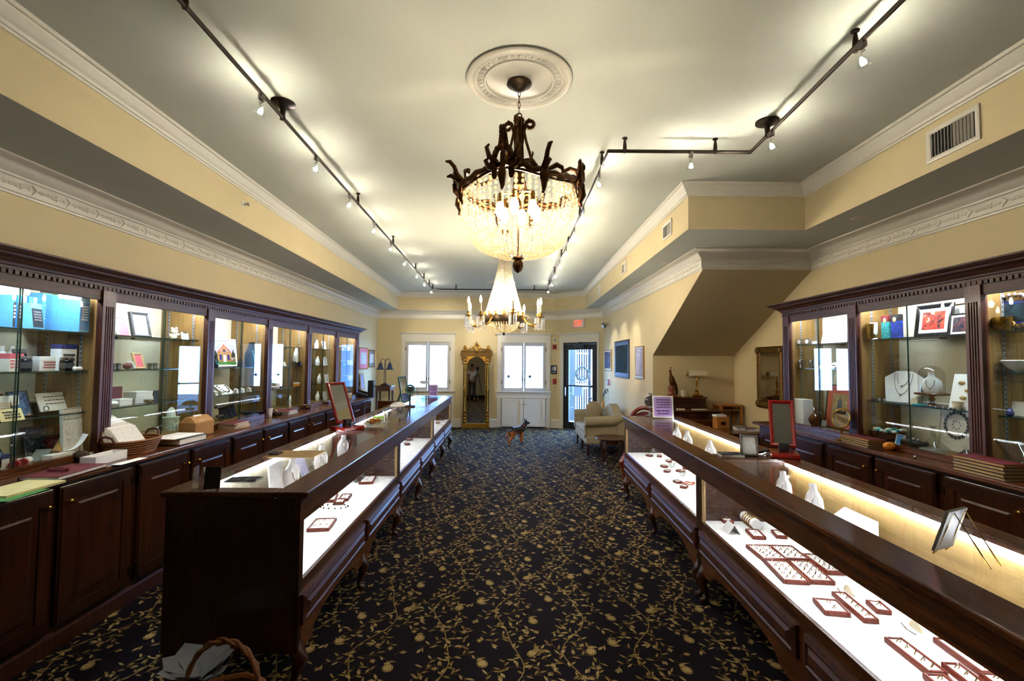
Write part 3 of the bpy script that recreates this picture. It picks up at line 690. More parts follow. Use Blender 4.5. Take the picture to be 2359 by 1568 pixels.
    def along(s):
        tot = [0]
        for (a, b), (c, d) in zip(prof, prof[1:]): tot.append(tot[-1]+math.hypot(c-a, d-b))
        s *= tot[-1]
        for i in range(len(prof)-1):
            if s <= tot[i+1]+1e-9:
                f = (s-tot[i])/(tot[i+1]-tot[i]); return prof[i][0]+f*(prof[i+1][0]-prof[i][0]), prof[i][1]+f*(prof[i+1][1]-prof[i][1])
        return prof[-1]
    for k in range(ns):
        a = 2*PI*k/ns
        for j in range(3):
            r, z = along((j+.35)/17); x, y = r*math.cos(a), r*math.sin(a); sz = 1.0 if k % 2 else .72
            if big is None: big = MB().ball((0, 0, 0), .0125, 10, 6, (1, 1, 1.15)).build('crystal_bead', 'bead', t, True, loc=(x, y, z))
            else: share(big, 'crystal_bead', t, (x, y, z), a, sc=sz)
        m = 28
        for j in range(m):
            s = .19+.8*j/m; r, z = along(s)
            if s > .8 and k % 2: continue
            st.ball((r*math.cos(a), r*math.sin(a), z), .0078 if s < .6 else .007, 6, 4)
    o = st.build('bead_strands', 'bead', t, True); o['kind'] = 'stuff'
    MB().lathe([(0, -1.05), (.03, -1.055), (.034, -1.065), (.02, -1.07), (.03, -1.09), (.031, -1.11), (.022, -1.135), (0, -1.15)], 14, cap=False).build('finial', 'bronze', t, True)
    MB().lathe([(.004, -.66), (.004, -1.05)], 6).build('centre_rod', 'bronze', t)
    for k in range(6):
        a = k*PI/3+.3; x, y = .11*math.cos(a), .11*math.sin(a)
        b = MB().lathe([(0, -.84), (.012, -.835), (.024, -.81), (.026, -.79), (.02, -.76), (.012, -.745)], 10, x, y, cap=False).build('bulb', 'lamp_warm', t, True)
        MB().lathe([(.012, -.745), (.012, -.7), (.008, -.69)], 8, x, y).tube([(x, y, -.7), (x*.5, y*.5, -.68), (0, 0, -.7)], .006, 6).build('socket', 'brass', t, True)
    return t
chandelier_basket()

def chandelier_candles():
    t = thing('candle_chandelier', 'farther crystal chandelier with lit candle arms and hanging prisms', 'chandelier', C2)
    MB().lathe([(0, 0), (.06, -.002), (.05, -.03), (.015, -.05), (0, -.05)], 20, cap=False).build('canopy', 'brass', t, True)
    chain(t, -.05, -.3, 'brass')
    MB().lathe([(.0, -.3), (.05, -.31), (.075, -.335), (.078, -.36), (.07, -.365)], 20, cap=False).build('top_crown', 'gilt', t, True)
    st = MB(); n = 40
    for k in range(n):
        a = 2*PI*k/n
        for j in range(46):
            f = j/45; z = -.36-.72*f; r = .068+.17*f**1.35; st.ball((r*math.cos(a), r*math.sin(a), z), .007+.0055*f, 6, 4, (1.0, 1.0, .9))
    o = st.build('bead_cone', 'bead_grey', t, True); o['kind'] = 'stuff'
    st = MB()
    for k in range(36):
        a = 2*PI*k/36
        for j in range(16):
            f = j/15; r = .19*math.cos(f*PI/2*.96); z = -1.16-.13*math.sin(f*PI/2); st.ball((r*math.cos(a), r*math.sin(a), z), .0068, 6, 4)
    o = st.build('bead_bowl', 'bead', t, True); o['kind'] = 'stuff'
    mb = MB(); N = 32
    mb.lathe([(.235, -1.17), (.25, -1.165), (.252, -1.1), (.245, -1.09), (.232, -1.1), (.232, -1.165), (.235, -1.17)], N, cap=False)
    mb.build('ring_band', 'bronze_dark', t, True)
    for k in range(16):
        a = 2*PI*k/16
        if k == 0: lf = MB().ball((0, 0, 0), .024, 8, 6, (.4, .75, 1.2)).ball((0, 0, .03), .012, 6, 5).build('ring_leaf', 'gilt', t, True, loc=(.25*math.cos(a), .25*math.sin(a), -1.08), rz=a)
        else: share(lf, 'ring_leaf', t, (.25*math.cos(a), .25*math.sin(a), -1.08), a)
    MB().lathe([(0, -1.29), (.014, -1.295), (.018, -1.31), (.008, -1.325), (0, -1.335)], 10, cap=False).build('finial', 'bronze_dark', t, True)
    drop = None
    for k in range(8):
        a = 2*PI*k/8+.25; T = MX.Rotation(a, 4, 'Z'); R = .52 if k % 2 else .45; dz = 0 if k % 2 else .03
        mb = MB(); mb.T = T
        mb.tube([(.24, 0, -1.12), (.29, 0, -1.13), (.34, 0, -1.19), (.4, 0, -1.215), (R-.02, 0, -1.19), (R, 0, -1.13+dz)], [.01, .012, .01, .01, .01, .011], 8)
        mb.tube([(.27, 0, -1.12), (.3, 0, -1.08), (.33, 0, -1.1), (.32, 0, -1.13)], .006, 6)
        arm = mb.build('candle_arm', 'gilt', t, True)
        mb = MB(); mb.T = T; mb.lathe([(.012, -1.135+dz), (.02, -1.13+dz), (.045, -1.12+dz), (.047, -1.114+dz), (.018, -1.112+dz), (.016, -1.09+dz), (.022, -1.085+dz), (.022, -1.075+dz), (.014, -1.07+dz)], 14, R, 0)
        mb.build('bobeche', 'gilt', arm, True)
        mb = MB(); mb.T = T; mb.lathe([(.013, -1.07+dz), (.013, -.97+dz)], 10, R, 0); mb.build('candle_sleeve', 'cream', arm, True)
        mb = MB(); mb.T = T; mb.lathe([(.006, -.97+dz), (.013, -.95+dz), (.014, -.935+dz), (.008, -.905+dz), (0, -.885+dz)], 8, R, 0, cap=False); mb.build('flame_bulb', 'lamp_candle', arm, True)
        for q in range(7):
            b = 2*PI*q/7; x, y = R+.042*math.cos(b), .042*math.sin(b); p = T @ V((x, y, -1.118+dz))
            if drop is None: drop = MB().ball((0, 0, -.012), .008, 6, 4).lathe([(.0, -.02), (.009, -.03), (.011, -.06), (.008, -.125), (0, -.14)], 4, cap=False).ball((0, 0, -.152), .009, 6, 4).build('prism_drop', 'drop', t, loc=p)
            else: share(drop, 'prism_drop', t, p, b)
    for k in range(4):
        a = k*PI/2+.5; MB().lathe([(0, -.93), (.018, -.92), (.026, -.89), (.02, -.86), (.01, -.845)], 10, .07*math.cos(a), .07*math.sin(a), cap=False).build('inner_bulb', 'lamp_candle', t, True)
    MB().lathe([(.008, -.36), (.008, -1.3)], 8).build('centre_rod', 'brass', t)
chandelier_candles()

# ---- track lighting
ZT = 3.16
TRK = [(-1.405, .2), (-1.455, 2.1), (-1.53, 4.6), (-1.705, 10.3), (.785, 10.3), (.774, 9.97), (.706, 3.46), (1.758, 3.46), (1.66, 1.9), (1.6, .2)]
tr = thing('track_rail', 'dark bronze monorail track running round under the ceiling', 'light track', (0, 0, 0))
for a, b in zip(TRK, TRK[1:]):
    MB().tube([(a[0], a[1], ZT), (b[0], b[1], ZT)], .009, 6, flat=1.5).build('rail', 'track_metal', tr)
so = None
for x, y in ((-1.455, 2.05), (-1.53, 4.68), (-1.58, 6.3), (-1.64, 8.1), (-1.66, 9.0), (-1.68, 9.7), (-1.7, 10.25), (-1.2, 10.3), (-.2, 10.3), (.5, 10.3), (.77, 9.6), (.755, 8.3), (.74, 7.0), (.733, 6.1), (.722, 5.0), (.708, 3.7), (.83, 3.46), (1.5, 3.46), (1.70, 2.3)):
    if so is None: so = MB().lathe([(.02, .1), (.02, .092), (.008, .085), (.013, .05), (.015, .02), (.012, -.012), (0, -.014)], 8).build('standoff', 'track_metal', tr, True, loc=(x, y, ZT))
    else: share(so, 'standoff', tr, (x, y, ZT))
for x, y in ((-1.485, 3.02), (1.745, 3.2)):
    MB().lathe([(.075, ZC), (.075, ZC-.012), (.05, ZC-.022), (.02, ZC-.03), (.014, ZT+.02), (.018, ZT-.012), (0, ZT-.014)], 20, x, y, cap=False).build('feed_canopy', 'track_metal', tr, True)
def spot(x, y, tx, ty, tz, e, label, sz=.9, col=(1.0, .91, .77)):
    t = thing('track_spotlight', label, 'spotlight', (x, y, ZT-.008), 0, 'track spotlights')
    p, q = V((x, y, ZT-.1)), V((tx, ty, tz)); d = (q-p).normalized(); R = d.to_track_quat('-Z', 'Y').to_matrix().to_4x4()
    MB().box(-.011, .011, -.018, .018, -.03, .004).build('clip', 'silver', t)
    MB().tube([(0, 0, -.02), (.012, 0, -.04), (-.008, 0, -.055), (0, 0, -.075)], .0035, 6).build('stem', 'silver', t, True)
    T = MX.Translation((0, 0, -.092)) @ R
    mb = MB(); mb.T = T; mb.lathe([(.008, .02), (.016, .012), (.026, -.012), (.03, -.03)], 12, cap=False); mb.build('glass_shade', 'clear', t, True)
    mb = MB(); mb.T = T; mb.lathe([(0, -.022), (.013, -.02), (.014, -.006), (.008, .008), (0, .012)], 10, cap=False); mb.build('lamp', 'lamp_spot', t, True)
    l = bpy.data.lights.new('spot_beam', 'SPOT'); l.energy = e; l.spot_size = sz; l.spot_blend = .7; l.shadow_soft_size = .03; l.color = col
    o = bpy.data.objects.new('spot_beam', l); COL.objects.link(o); o.parent = t; o.matrix_local = MX.Translation(V((0, 0, -.092)) + d*.05) @ R
    return t
ORD = ['nearest', 'second', 'third', 'fourth', 'fifth', 'sixth', 'seventh', 'eighth', 'ninth']
for k, (x, y) in enumerate(((-1.475, 2.74), (-1.495, 3.58), (-1.525, 4.42), (-1.553, 5.32), (-1.58, 6.19), (-1.61, 7.14), (-1.64, 8.22), (-1.67, 9.1), (-1.7, 10.05))):
    spot(x, y, *((-2.55, y+.1, 1.0) if k < 6 else ((-2.3, 11.6, 1.9), (-1.6, 11.6, 2.1), (-.2, 11.6, 1.9))[k-6]), 55 if k < 6 else 85, 'lit glass spotlight on the left track, %s of nine from the viewer' % ORD[k])
for k, (x, y) in enumerate(((1.68, 2.23), (1.735, 3.13))):
    spot(x, y, 2.5, y, 1.0, 55, 'lit glass spotlight on the near right track, %s from the viewer' % ORD[k])
spot(1.32, 3.46, 1.6, 4.2, 1.0, 55, 'lit glass spotlight on the short cross track at the right')
PW = [(.71, 3.85, 1.6, 4.4, 1.0), (.72, 4.75, 1.6, 5.4, 1.0), (.727, 5.5, 1.5, 6.2, .5), (.735, 6.4, 2.1, 8.0, 1.7), (.744, 7.3, 2.1, 8.15, 1.75), (.753, 8.1, 2.1, 9.0, 1.8), (.764, 9.0, 2.1, 9.75, 1.75), (.774, 9.9, -.8, 11.65, 2.0)]
for k, (x, y, tx, ty, tz) in enumerate(PW):
    spot(x, y, tx, ty, tz, 120 if k > 3 else 55, 'lit glass spotlight on the far right track, %s of eight from the viewer' % ORD[k], .55 if k > 2 else .9)

# ---- vents, sprinklers, recessed lights
def vent(loc, rz, w, h, n, label):
    t = thing('wall_vent', label, 'vent', loc, rz, 'soffit vents'); b = .03
    MB().frame(w, h, b, .01, -w/2, -h/2).build('frame', 'trim_white', t)
    MB().box(-w/2+b, w/2-b, -.001, 0, -h/2+b, h/2-b).build('duct_back', 'charcoal', t)
    s0 = None
    for k in range(n):
        x = -w/2+b+(w-2*b)*(k+.5)/n; a = .5 if k < n/2 else -.5
        if s0 is None: s0 = MB().box(-.001, .001, -.012, 0, -h/2+b, h/2-b).build('slat', 'trim_white', t, loc=(x, -.001, 0), rz=a)
        else: share(s0, 'slat', t, (x, -.001, 0), a)
    return t
def tx_(y, a, b): return a[0] + (b[0]-a[0])*(y-a[1])/(b[1]-a[1])
RV = lambda y: -PI/2 if y < 4.4 else -PI/2
vent((tx_(2.85, TRAY[5], TRAY[6])-.002, 2.85, 3.0), -PI/2-.02, .36, .21, 13, 'large white slatted air vent on the near right soffit')
for y, nm in ((4.98, 'nearest of three on the far right soffit'), (7.0, 'middle of three on the far right soffit'), (9.15, 'farthest of three on the far right soffit')):
    vent((tx_(y, TRAY[3], TRAY[4])-.002, y, 3.0), -PI/2-.013, .3, .17, 9, 'small white slatted air vent, ' + nm)
for x, y, nm in ((2.95, 4.0, 'right soffit near the cabinet'), (1.92, 5.9, 'right soffit over the picture wall'), (1.95, 9.6, 'right soffit near the street door'), (-3.0, 9.0, 'left soffit near the windows')):
    o = MB().lathe([(0, -.004), (.05, -.004), (.06, -.001), (.06, 0)], 20, cap=False).build('recessed_light', 'trim_white', None, True, loc=(x, y, ZS))
    tag(o, 'flush round ceiling cap on the ' + nm, 'ceiling cap', 'soffit caps')
q = V((tx_(4.35, TRAY[0], TRAY[1]), 4.35, 3.03))
t = thing('sprinkler', 'small sidewall sprinkler head on the left soffit face', 'sprinkler', q, PI/2)
MB().lathe([(.03, 0), (.032, .004), (.012, .012), (.012, .03)], 14).build('escutcheon', 'trim_white', t, True).rotation_euler = (PI/2, 0, 0)
MB().box(-.016, .016, -.05, -.046, -.014, .014).tube([(0, -.03, 0), (0, -.05, 0)], .004, 6).build('deflector', 'silver', t)
# ================================================================ small things: builders (local front is -y, base at z = 0)
def art(name, cols, scale=9, dist=2.0, r=.9):
    m, nt, b = newmat(name); L = nt.links; b.inputs['Roughness'].default_value = r; b.inputs['Specular IOR Level'].default_value = .15
    tc = nt.nodes.new('ShaderNodeTexCoord'); n = nt.nodes.new('ShaderNodeTexNoise'); n.inputs['Scale'].default_value = scale; n.inputs['Detail'].default_value = 4; n.inputs['Distortion'].default_value = dist
    L.new(tc.outputs['Object'], n.inputs['Vector']); rp = nt.nodes.new('ShaderNodeValToRGB'); rp.color_ramp.interpolation = 'CONSTANT'
    k = len(cols)
    for i, c in enumerate(cols):
        p = .30 + .42*i/max(1, k-1) if i else 0
        e = rp.color_ramp.elements[i] if i < 2 else rp.color_ramp.elements.new(p)
        e.position = p; e.color = lin(c)
    L.new(n.outputs[0], rp.inputs[0]); L.new(rp.outputs[0], b.inputs['Base Color']); return m
art('art_street', ['c9d3dc', '8a6a58', 'b07850', '5c7048', 'e0d8cc', '6a5868'], 22); art('art_night', ['0c161e', '16282e', '1e3638', '4a2e24', '8a8878'], 9)
art('art_sunset', ['2c3c5c', '50688c', 'c07840', 'e0a060'], 14); art('art_pale', ['b8b4cc', '9aa0c0', 'd0c0b0'], 14); art('art_doc', ['e6e4dc', 'dad6cc', 'c4bfb4'], 60)
art('art_portrait', ['201818', '8a2a20', 'c04028', 'd8b8a0', 'e8e0dc'], 12); art('art_suit', ['5a3030', '20202a', '40382c', 'd0d0d4'], 16)
art('art_gent', ['b8a478', 'a89060', 'c4b48a', '8a7450'], 10); art('art_peach', ['3aa0a0', '208080', '70c0b0', '103840'], 40); art('art_gold', ['1c2c6a', '24409a', 'c8a040'], 18)
art('newsprint', ['e4dfd6', 'd8d2c8', 'b8b2a8', 'efe9df'], 45); art('brochure', ['2a2e36', '4a505c', '8a8a8c', 'c8c4bc'], 20); art('granite', ['3a3632', '5a4c3c', '201c1a'], 60)
art('tin_print', ['d8dccc', 'c4ccb8', '6aa0a8', 'e4e4d8'], 30); art('agate', ['2e3c5e', '4a4a4e', '16202c'], 18)

def house(p, w, h, k):
    z = lambda f: k+f*h; x = lambda f: (f-.5)*w; P = lambda n, m, *ps: [MB().prism([(x(a), z(b)) for a, b in q], -.0045-.0004*n, -.003).build('painted_patch', m, p) for q in ps]
    P(0, 'art_pale', [(0, .45), (1, .5), (1, 1), (0, 1)]); P(1, 'leaf_green', [(.0, .3), (.12, .62), (.24, .35)], [(.78, .3), (.9, .66), (1, .35)], [(.4, .5), (.5, .9), (.6, .5)])
    P(2, 'kraft', [(.2, .1), (.8, .1), (.8, .55), (.66, .55), (.5, .82), (.34, .55), (.2, .55)]); P(3, 'coral', [(.18, .52), (.5, .86), (.82, .52), (.76, .52), (.5, .78), (.24, .52)]); P(4, 'navy', [(.28, .2), (.38, .2), (.38, .42), (.28, .42)], [(.62, .2), (.72, .2), (.72, .42), (.62, .42)], [(.46, .54), (.54, .54), (.54, .66), (.46, .66)]); P(5, 'white', [(.44, .1), (.56, .1), (.56, .4), (.44, .4)]); P(5, 'green', [(0, 0), (1, 0), (1, .12), (0, .12)])
def loft(mb, secs, n=14):                 # (z, rx, ry, cx, cy)
    vs = []; fs = []
    for z, rx, ry, cx, cy in secs:
        for i in range(n): a = 2*PI*i/n; vs.append((cx+rx*math.cos(a), cy+ry*math.sin(a), z))
    for j in range(len(secs)-1):
        for i in range(n): fs.append((j*n+i, j*n+(i+1) % n, (j+1)*n+(i+1) % n, (j+1)*n+i))
    fs += [tuple(range(n))[::-1], tuple((len(secs)-1)*n+i for i in range(n))]
    return mb.add(vs, fs)
def lean(t, a): t.rotation_euler.x = -a; return t
def text_lines(mb, w, z0, z1, n, y, h=.5, seed=1, fill=.85):
    r = random.Random(seed); dz = (z1-z0)/n
    for i in range(n):
        x = -w/2*fill*(.8+.2*r.random()); z = z1-dz*(i+.5)
        while x < w/2*fill*.9:
            l = w*(.05+.1*r.random()); mb.box(x, min(w/2*fill, x+l), y-.0006, y, z-dz*h/2, z+dz*h/2); x += l+w*.025
    return mb
def box_item(name, label, cat, loc, rz, w, d, h, m, lidm=None, group=None, band=None, print_=None, pn=3):
    t = thing(name, label, cat, loc, rz, group); lidm = lidm or m; lh = min(h*.3, .03)
    MB().box(-w/2, w/2, -d/2, d/2, 0, h-lh).build('body', m, t, bevel=.0015)
    MB().box(-w/2-.0012, w/2+.0012, -d/2-.0012, d/2+.0012, h-lh, h).build('lid', lidm, t, bevel=.0015)
    if band: MB().box(-w/2-.002, w/2+.002, -d/2-.002, d/2+.002, h*.35, h*.48).build('band', band, t)
    if print_: text_lines(MB(), w*.9, h*.15, h*.68, pn, -d/2-.0015, seed=int(w*1e4)).build('printed_label', print_, t)
    return t
def carton(name, label, loc, rz, w, d, h, m, face, ink='white', group=None, pn=4, cat='box'):
    t = thing(name, label, cat, loc, rz, group)
    MB().box(-w/2, w/2, -d/2, d/2, 0, h).build('carton', m, t, bevel=.001)
    MB().box(-w/2*.9, w/2*.9, -d/2-.001, -d/2, h*.06, h*.8).build('front_panel', face, t)
    text_lines(MB(), w*.8, h*.3, h*.72, pn, -d/2-.0012, seed=int(h*1e4)).build('printed_label', ink, t)
    return t
def pic(name, label, cat, loc, rz, w, h, b, fm, im, mm=None, mw=.02, tilt=.12, d=.02, strut=True, group=None, inner=None):
    t = thing(name, label, cat, loc, rz, group)
    MB().frame(w, h, b, d, -w/2, 0, d/2).build('frame', fm, t)
    MB().box(-w/2+b*.6, w/2-b*.6, d*.2, d*.48, b*.6, h-b*.6).build('backing', 'kraft', t)
    if mm:
        MB().box(-w/2+b*.9, w/2-b*.9, -.001, d*.19, b*.9, h-b*.9).build('mat_board', mm, t); k = b+mw
    else: k = b*.9
    p = MB().box(-w/2+k, w/2-k, -.003, d*.18, k, h-k).build('picture', im, t)
    if inner: inner(p, w-2*k, h-2*k, k)
    if strut: MB().box(-w*.12, w*.12, d*.5, d*.5+.004, h*.1, h*.7).prism([(d*.5, h*.62), (d*.5+h*.35, .0+h*.06), (d*.5+h*.35, h*.0), (d*.5, h*.56)], -w*.1, w*.1, 'x').build('easel_strut', 'black', t)
    lean(t, tilt); return t
def bust(name, label, loc, rz, h, m, neck=None, group=None, cat='necklace bust', tall=False):
    t = thing(name, label, cat, loc, rz, group); mb = MB()
    loft(mb, [(0, .34*h, .15*h, 0, .04*h), (.14*h, .42*h, .17*h, 0, .04*h), (.38*h, .44*h, .17*h, 0, .03*h), (.58*h, .4*h, .15*h, 0, .03*h), (.7*h, .27*h, .125*h, 0, .02*h), (.79*h, .16*h, .105*h, 0, .01*h), (.9*h, .13*h, .095*h, 0, 0), (h, .135*h, .1*h, 0, -.01*h)], 16)
    mb.build('bust_form', m, t, True)
    if neck:
        pts = []
        for i in range(19):
            a = PI*(i/18); x = .17*h*math.cos(a)*(1+.25*math.sin(a)); z = .64*h-.42*h*math.sin(a); pts.append((x, -(.1+.055*min(1, math.sin(a)*1.6))*h, z))
        if neck[1] == 'beads':
            mb = MB()
            for i, p in enumerate(pts): mb.ball(p, .026*h*(1+.5*math.sin(PI*i/18)), 8, 5)
            mb.build('necklace', neck[0], t, True)
        else:
            MB().tube(pts, .012*h, 6).build('necklace', neck[0], t, True); MB().ball((0, -.165*h, .19*h), .03*h, 8, 6).build('pendant', neck[0], t, True)
    return t
def vase(name, label, cat, loc, prof, m, group=None, n=18, rz=0):
    o = MB().lathe(prof, n).build(name, m, None, True, loc=loc, rz=rz); return tag(o, label, cat, group)
def jar(name, label, loc, r, h, m, lid, group=None, lab=None, cat='jar'):
    t = thing(name, label, cat, loc, 0, group)
    MB().lathe([(r*.9, 0), (r, .006), (r, h*.75), (r*.85, h*.82), (r*.85, h*.85)], 18).build('body', m, t, True)
    MB().lathe([(r*.95, h*.82), (r*.98, h*.84), (r*.98, h*.98), (r*.9, h)], 18).build('lid', lid, t, True)
    if lab: MB().lathe([(r*1.01, h*.2), (r*1.01, h*.6)], 18, cap=False).build('label_band', lab, t, True)
    return t
def bottle(name, label, loc, r, h, m, lid, group=None, lab=None):
    t = thing(name, label, 'bottle', loc, 0, group)
    MB().lathe([(r*.92, 0), (r, .006), (r, h*.68), (r*.6, h*.78), (r*.45, h*.8), (r*.45, h*.84)], 16).build('body', m, t, True)
    MB().lathe([(r*.55, h*.83), (r*.55, h*.98), (r*.48, h)], 14).build('cap', lid, t, True)
    if lab: MB().lathe([(r*1.012, h*.15), (r*1.012, h*.6)], 16, cap=False).build('label_band', lab, t, True)
    return t
def cup(name, label, loc, r, h, m, group=None, handle=False, cat='cup'):
    t = thing(name, label, cat, loc, 1.2, group)
    MB().lathe([(r*.75, 0), (r*.8, .004), (r, h*.9), (r*1.02, h), (r*.95, h), (r*.72, .008), (0, .008)], 16, cap=False).build('cup_body', m, t, True)
    MB().lathe([(0, .0005), (r*.75, 0)], 16, cap=False).build('cup_base', m, t)
    if handle: MB().tube([(r*.9, 0, h*.85), (r*1.5, 0, h*.8), (r*1.6, 0, h*.45), (r*.85, 0, h*.2)], r*.13, 8).build('handle', m, t, True)
    return t
def folder(label, loc, rz, w, d, h, cover, pages, group):
    t = thing('folder', label, 'folder', loc, rz, group)
    MB().box(-w/2, w/2, -d/2, d/2, 0, h*.12).box(-w/2, w/2, -d/2, d/2, h*.88, h).box(-w/2, w/2, d/2-.004, d/2, h*.12, h*.88).build('cover', cover, t)
    MB().box(-w/2+.004, w/2-.004, -d/2+.004, d/2-.005, h*.12, h*.88).build('pages', pages, t)
    return t
def sheet(label, loc, rz, w, d, m, h=.002, name='paper_sheet', cat='paper', group=None, curl=.0):
    mb = MB(); n = 6; vs = []; fs = []
    for i in range(n+1):
        u = i/n; z = curl*(u**3)
        vs += [(-w/2+w*u, -d/2, z), (-w/2+w*u, d/2, z), (-w/2+w*u, -d/2, z+h), (-w/2+w*u, d/2, z+h)]
    for i in range(n):
        a, b = i*4, i*4+4; fs += [(a, a+1, b+1, b), (a+2, b+2, b+3, a+3), (a, b, b+2, a+2), (a+1, a+3, b+3, b+1)]
    fs += [(0, 2, 3, 1), (n*4, n*4+1, n*4+3, n*4+2)]
    o = mb.add(vs, fs).build(name, m, None, loc=loc, rz=rz); return tag(o, label, cat, group)
ring_o = None
def ring_mesh():
    global ring_o
    if ring_o is None:
        mb = MB(); mb.m = 0; mb.tube([(0, .008*math.cos(a), .006+.008*math.sin(a)) for a in [2*PI*i/8 for i in range(8)]], .0016, 5, True)
        mb.m = 1; mb.ball((0, 0, .016), .004, 6, 4); mb.m = 0
        me = bpy.data.meshes.new('ring'); me.from_pydata(mb.v, [], mb.f); me.materials.append(MATS['brass']); me.materials.append(MATS['chrome']); me.polygons.foreach_set('material_index', mb.mi); ring_o = me
    return ring_o
wood('rosewood', '57190f', '8a3a28', .3, 4, 0)
def tray(label, loc, rz, l, w, nx, ny, group, h=.022, wm='rosewood'):
    t = thing('ring_tray', label, 'ring tray', loc, rz, group); b = min(.012, w*.16)
    mb = MB()
    for x0, x1, y0, y1 in ((-l/2, l/2, -w/2, -w/2+b), (-l/2, l/2, w/2-b, w/2), (-l/2, -l/2+b, -w/2+b, w/2-b), (l/2-b, l/2, -w/2+b, w/2-b)): mb.box(x0, x1, y0, y1, 0, h)
    mb.build('tray_rim', wm, t, bevel=.004)
    MB().box(-l/2+b, l/2-b, -w/2+b, w/2-b, .001, h*.78).build('velvet_pad', 'white_pad', t)
    me = ring_mesh()
    for i in range(nx):
        for j in range(ny):
            o = bpy.data.objects.new('ring', me); COL.objects.link(o); o.parent = t
            o.location = (-l/2+b+(l-2*b)*(i+.5)/nx, -w/2+b+(w-2*b)*(j+.5)/ny, h*.74); o.rotation_euler = (0, .35, (i*7+j*3) % 5*.2)
    return t
DK = .5325
def tray3(label, A, B, C, nx, ny, group, h=.022, z=DK):      # far-left, near-left and far-right corners on the deck
    a, b, c = (atz(*p, z+h) for p in (A, B, C)); u = b-a; w = c-a; l = u.length; rz = math.atan2(u.y, u.x); n = V((-u.y, u.x, 0)).normalized()
    ww = abs(w.dot(n)); sg = 1 if w.dot(n) > 0 else -1
    ct = a + u*.5 + n*sg*ww/2; return tray(label, (ct.x, ct.y, z), rz, l, ww, nx, ny, group, h)
def ymid(d, px, s):
    y = 5
    for _ in range(40): y = ((XL(y)+d) if s < 0 else (3.3-d))*F/(px-1177.0)
    return y
def LP(px, d, z, mg=.11):                   # keep things inside the case whose window they are seen through
    yf = ymid(.43, px, -1); k = max([i for i in range(7) if LC[i] <= yf] or [0]); y = ymid(d, px, -1)
    while yf < LC[-1] and y > LC[k+1]-mg and d < .345: d += .01; y = ymid(d, px, -1)
    return V((XL(y)+d, min(y, LC[k+1]-mg) if yf < LC[-1] else y, z))
def RP(px, d, z, mg=.1):
    yf = ymid(.37, px, 1); k = max([i for i in range(4) if RC[i] >= yf] or [0]); y = ymid(d, px, 1)
    while y > RC[k]-mg and d < .29: d += .01; y = ymid(d, px, 1)
    return V((3.3-d, min(y, RC[k]-mg), z))
def span(p0, p1, d, s=-1): return abs(ymid(d, p0, s)-ymid(d, p1, s))
# ================================================================ left wall case: contents
S0, S1, S2, S3 = .9815, 1.25, 1.52, 1.77
G = 'blue boxes on the top shelf'
for k, (a, b, d, m) in enumerate(((0, 9, .16, 'sky_blue'), (10, 20, .17, 'blue'), (22, 33, .17, 'sky_blue'), (36, 46, .17, 'blue'), (47, 57, .17, 'sky_blue'))):
    carton('blue_carton', 'slim upright blue carton with dark spine, %s from the left frame edge' % ORD[k], LP((a+b)/2, d, S3), LROT, span(a, b, d)*.92, .14, .2, m, 'charcoal', 'white', G)
for k, (a, b, h) in enumerate(((76, 104, .25), (108, 124, .24), (131, 146, .235))):
    carton('blue_carton', 'large pale blue carton at the back of the top shelf, %s from the left' % ORD[k], LP((a+b)/2, .08, S3), LROT, span(a, b, .08)*.8, .1, h, 'sky_blue', 'sky_blue', 'white', G, 5)
t = carton('blue_carton', 'leaning blue box with black front panel in the nearest wall case', LP(78, .26, S3+.003), LROT+.25, .1, .05, .155, 'sky_blue', 'black', 'grey', G); lean(t, .12)
carton('blue_carton', 'tall blue carton standing against the oak end panel', LP(176, .16, S3), LROT, span(166, 188, .16), .1, .24, 'sky_blue', 'blue', 'white', G, 6)
box_item('pink_box', 'white and pink soap box in the nearest wall case', 'box', LP(15, .2, S2), LROT, span(-2, 12, .2), .09, .105, 'paper', 'pink', print_='pink')
box_item('pink_box', 'white carton with pink sides beside the dark jars', 'box', LP(31, .2, S2), LROT, span(13, 40, .2)*.8, .09, .105, 'paper', 'pink', print_='pink')
for k, px in enumerate((5, 26)): bottle('white_bottle', 'white capped bottle behind the pink boxes, %s one' % ('left', 'right')[k], LP(px+4, .1, S2), .022, .15, 'white', 'white', 'white bottles')
jar('dark_jar', 'tall dark jar with grey lid behind the pink box', LP(48, .13, S2), .034, .135, 'black_gloss', 'grey', 'dark jars', 'ink')
jar('dark_jar', 'short dark jar left of the white carton', LP(60, .24, S2), .036, .09, 'black_gloss', 'grey', 'dark jars', 'ink')
box_item('white_carton', 'wide white carton with red print on the middle shelf', 'box', LP(110, .22, S2), LROT, .165, .08, .09, 'white', 'white', print_='red')
box_item('white_carton', 'white box with blue lid behind the brown jar', 'box', LP(150, .07, S2), LROT, .11, .07, .17, 'white', 'navy', print_='ink')
jar('brown_jar', 'brown glossy jar before the blue-lidded box', LP(147, .22, S2), .03, .11, 'amber_glass', 'bronze_dark', 'dark jars')
jar('dark_jar', 'short dark jar with silver lid by the oak panel', LP(157, .31, S2), .034, .085, 'black_gloss', 'silver', 'dark jars', 'ink')
tag(MB().ball((0, -.02, .014), .014, 8, 6, (1, 1.2, 1)).ball((0, .012, .014), .014, 8, 6, (1, 1.2, 1)).build('knotted_cloth', 'white', None, True, loc=LP(186, .25, S2)), 'tiny white knotted cloth at the shelf end', 'cloth')
pic('framed_notice', 'red framed notice cut off by the left frame edge', 'frame', LP(2, .2, S1), LROT, .09, .14, .012, 'maroon', 'art_doc')
for k, px in enumerate((6, 30)):
    t = carton('card_pack', 'pale printed card pack with gold rings picture, %s one' % ('left', 'right')[k], LP(px, .24, S1), LROT, .1, .03, .13, 'paper', 'art_doc', 'tan', 'card packs'); lean(t, .06)
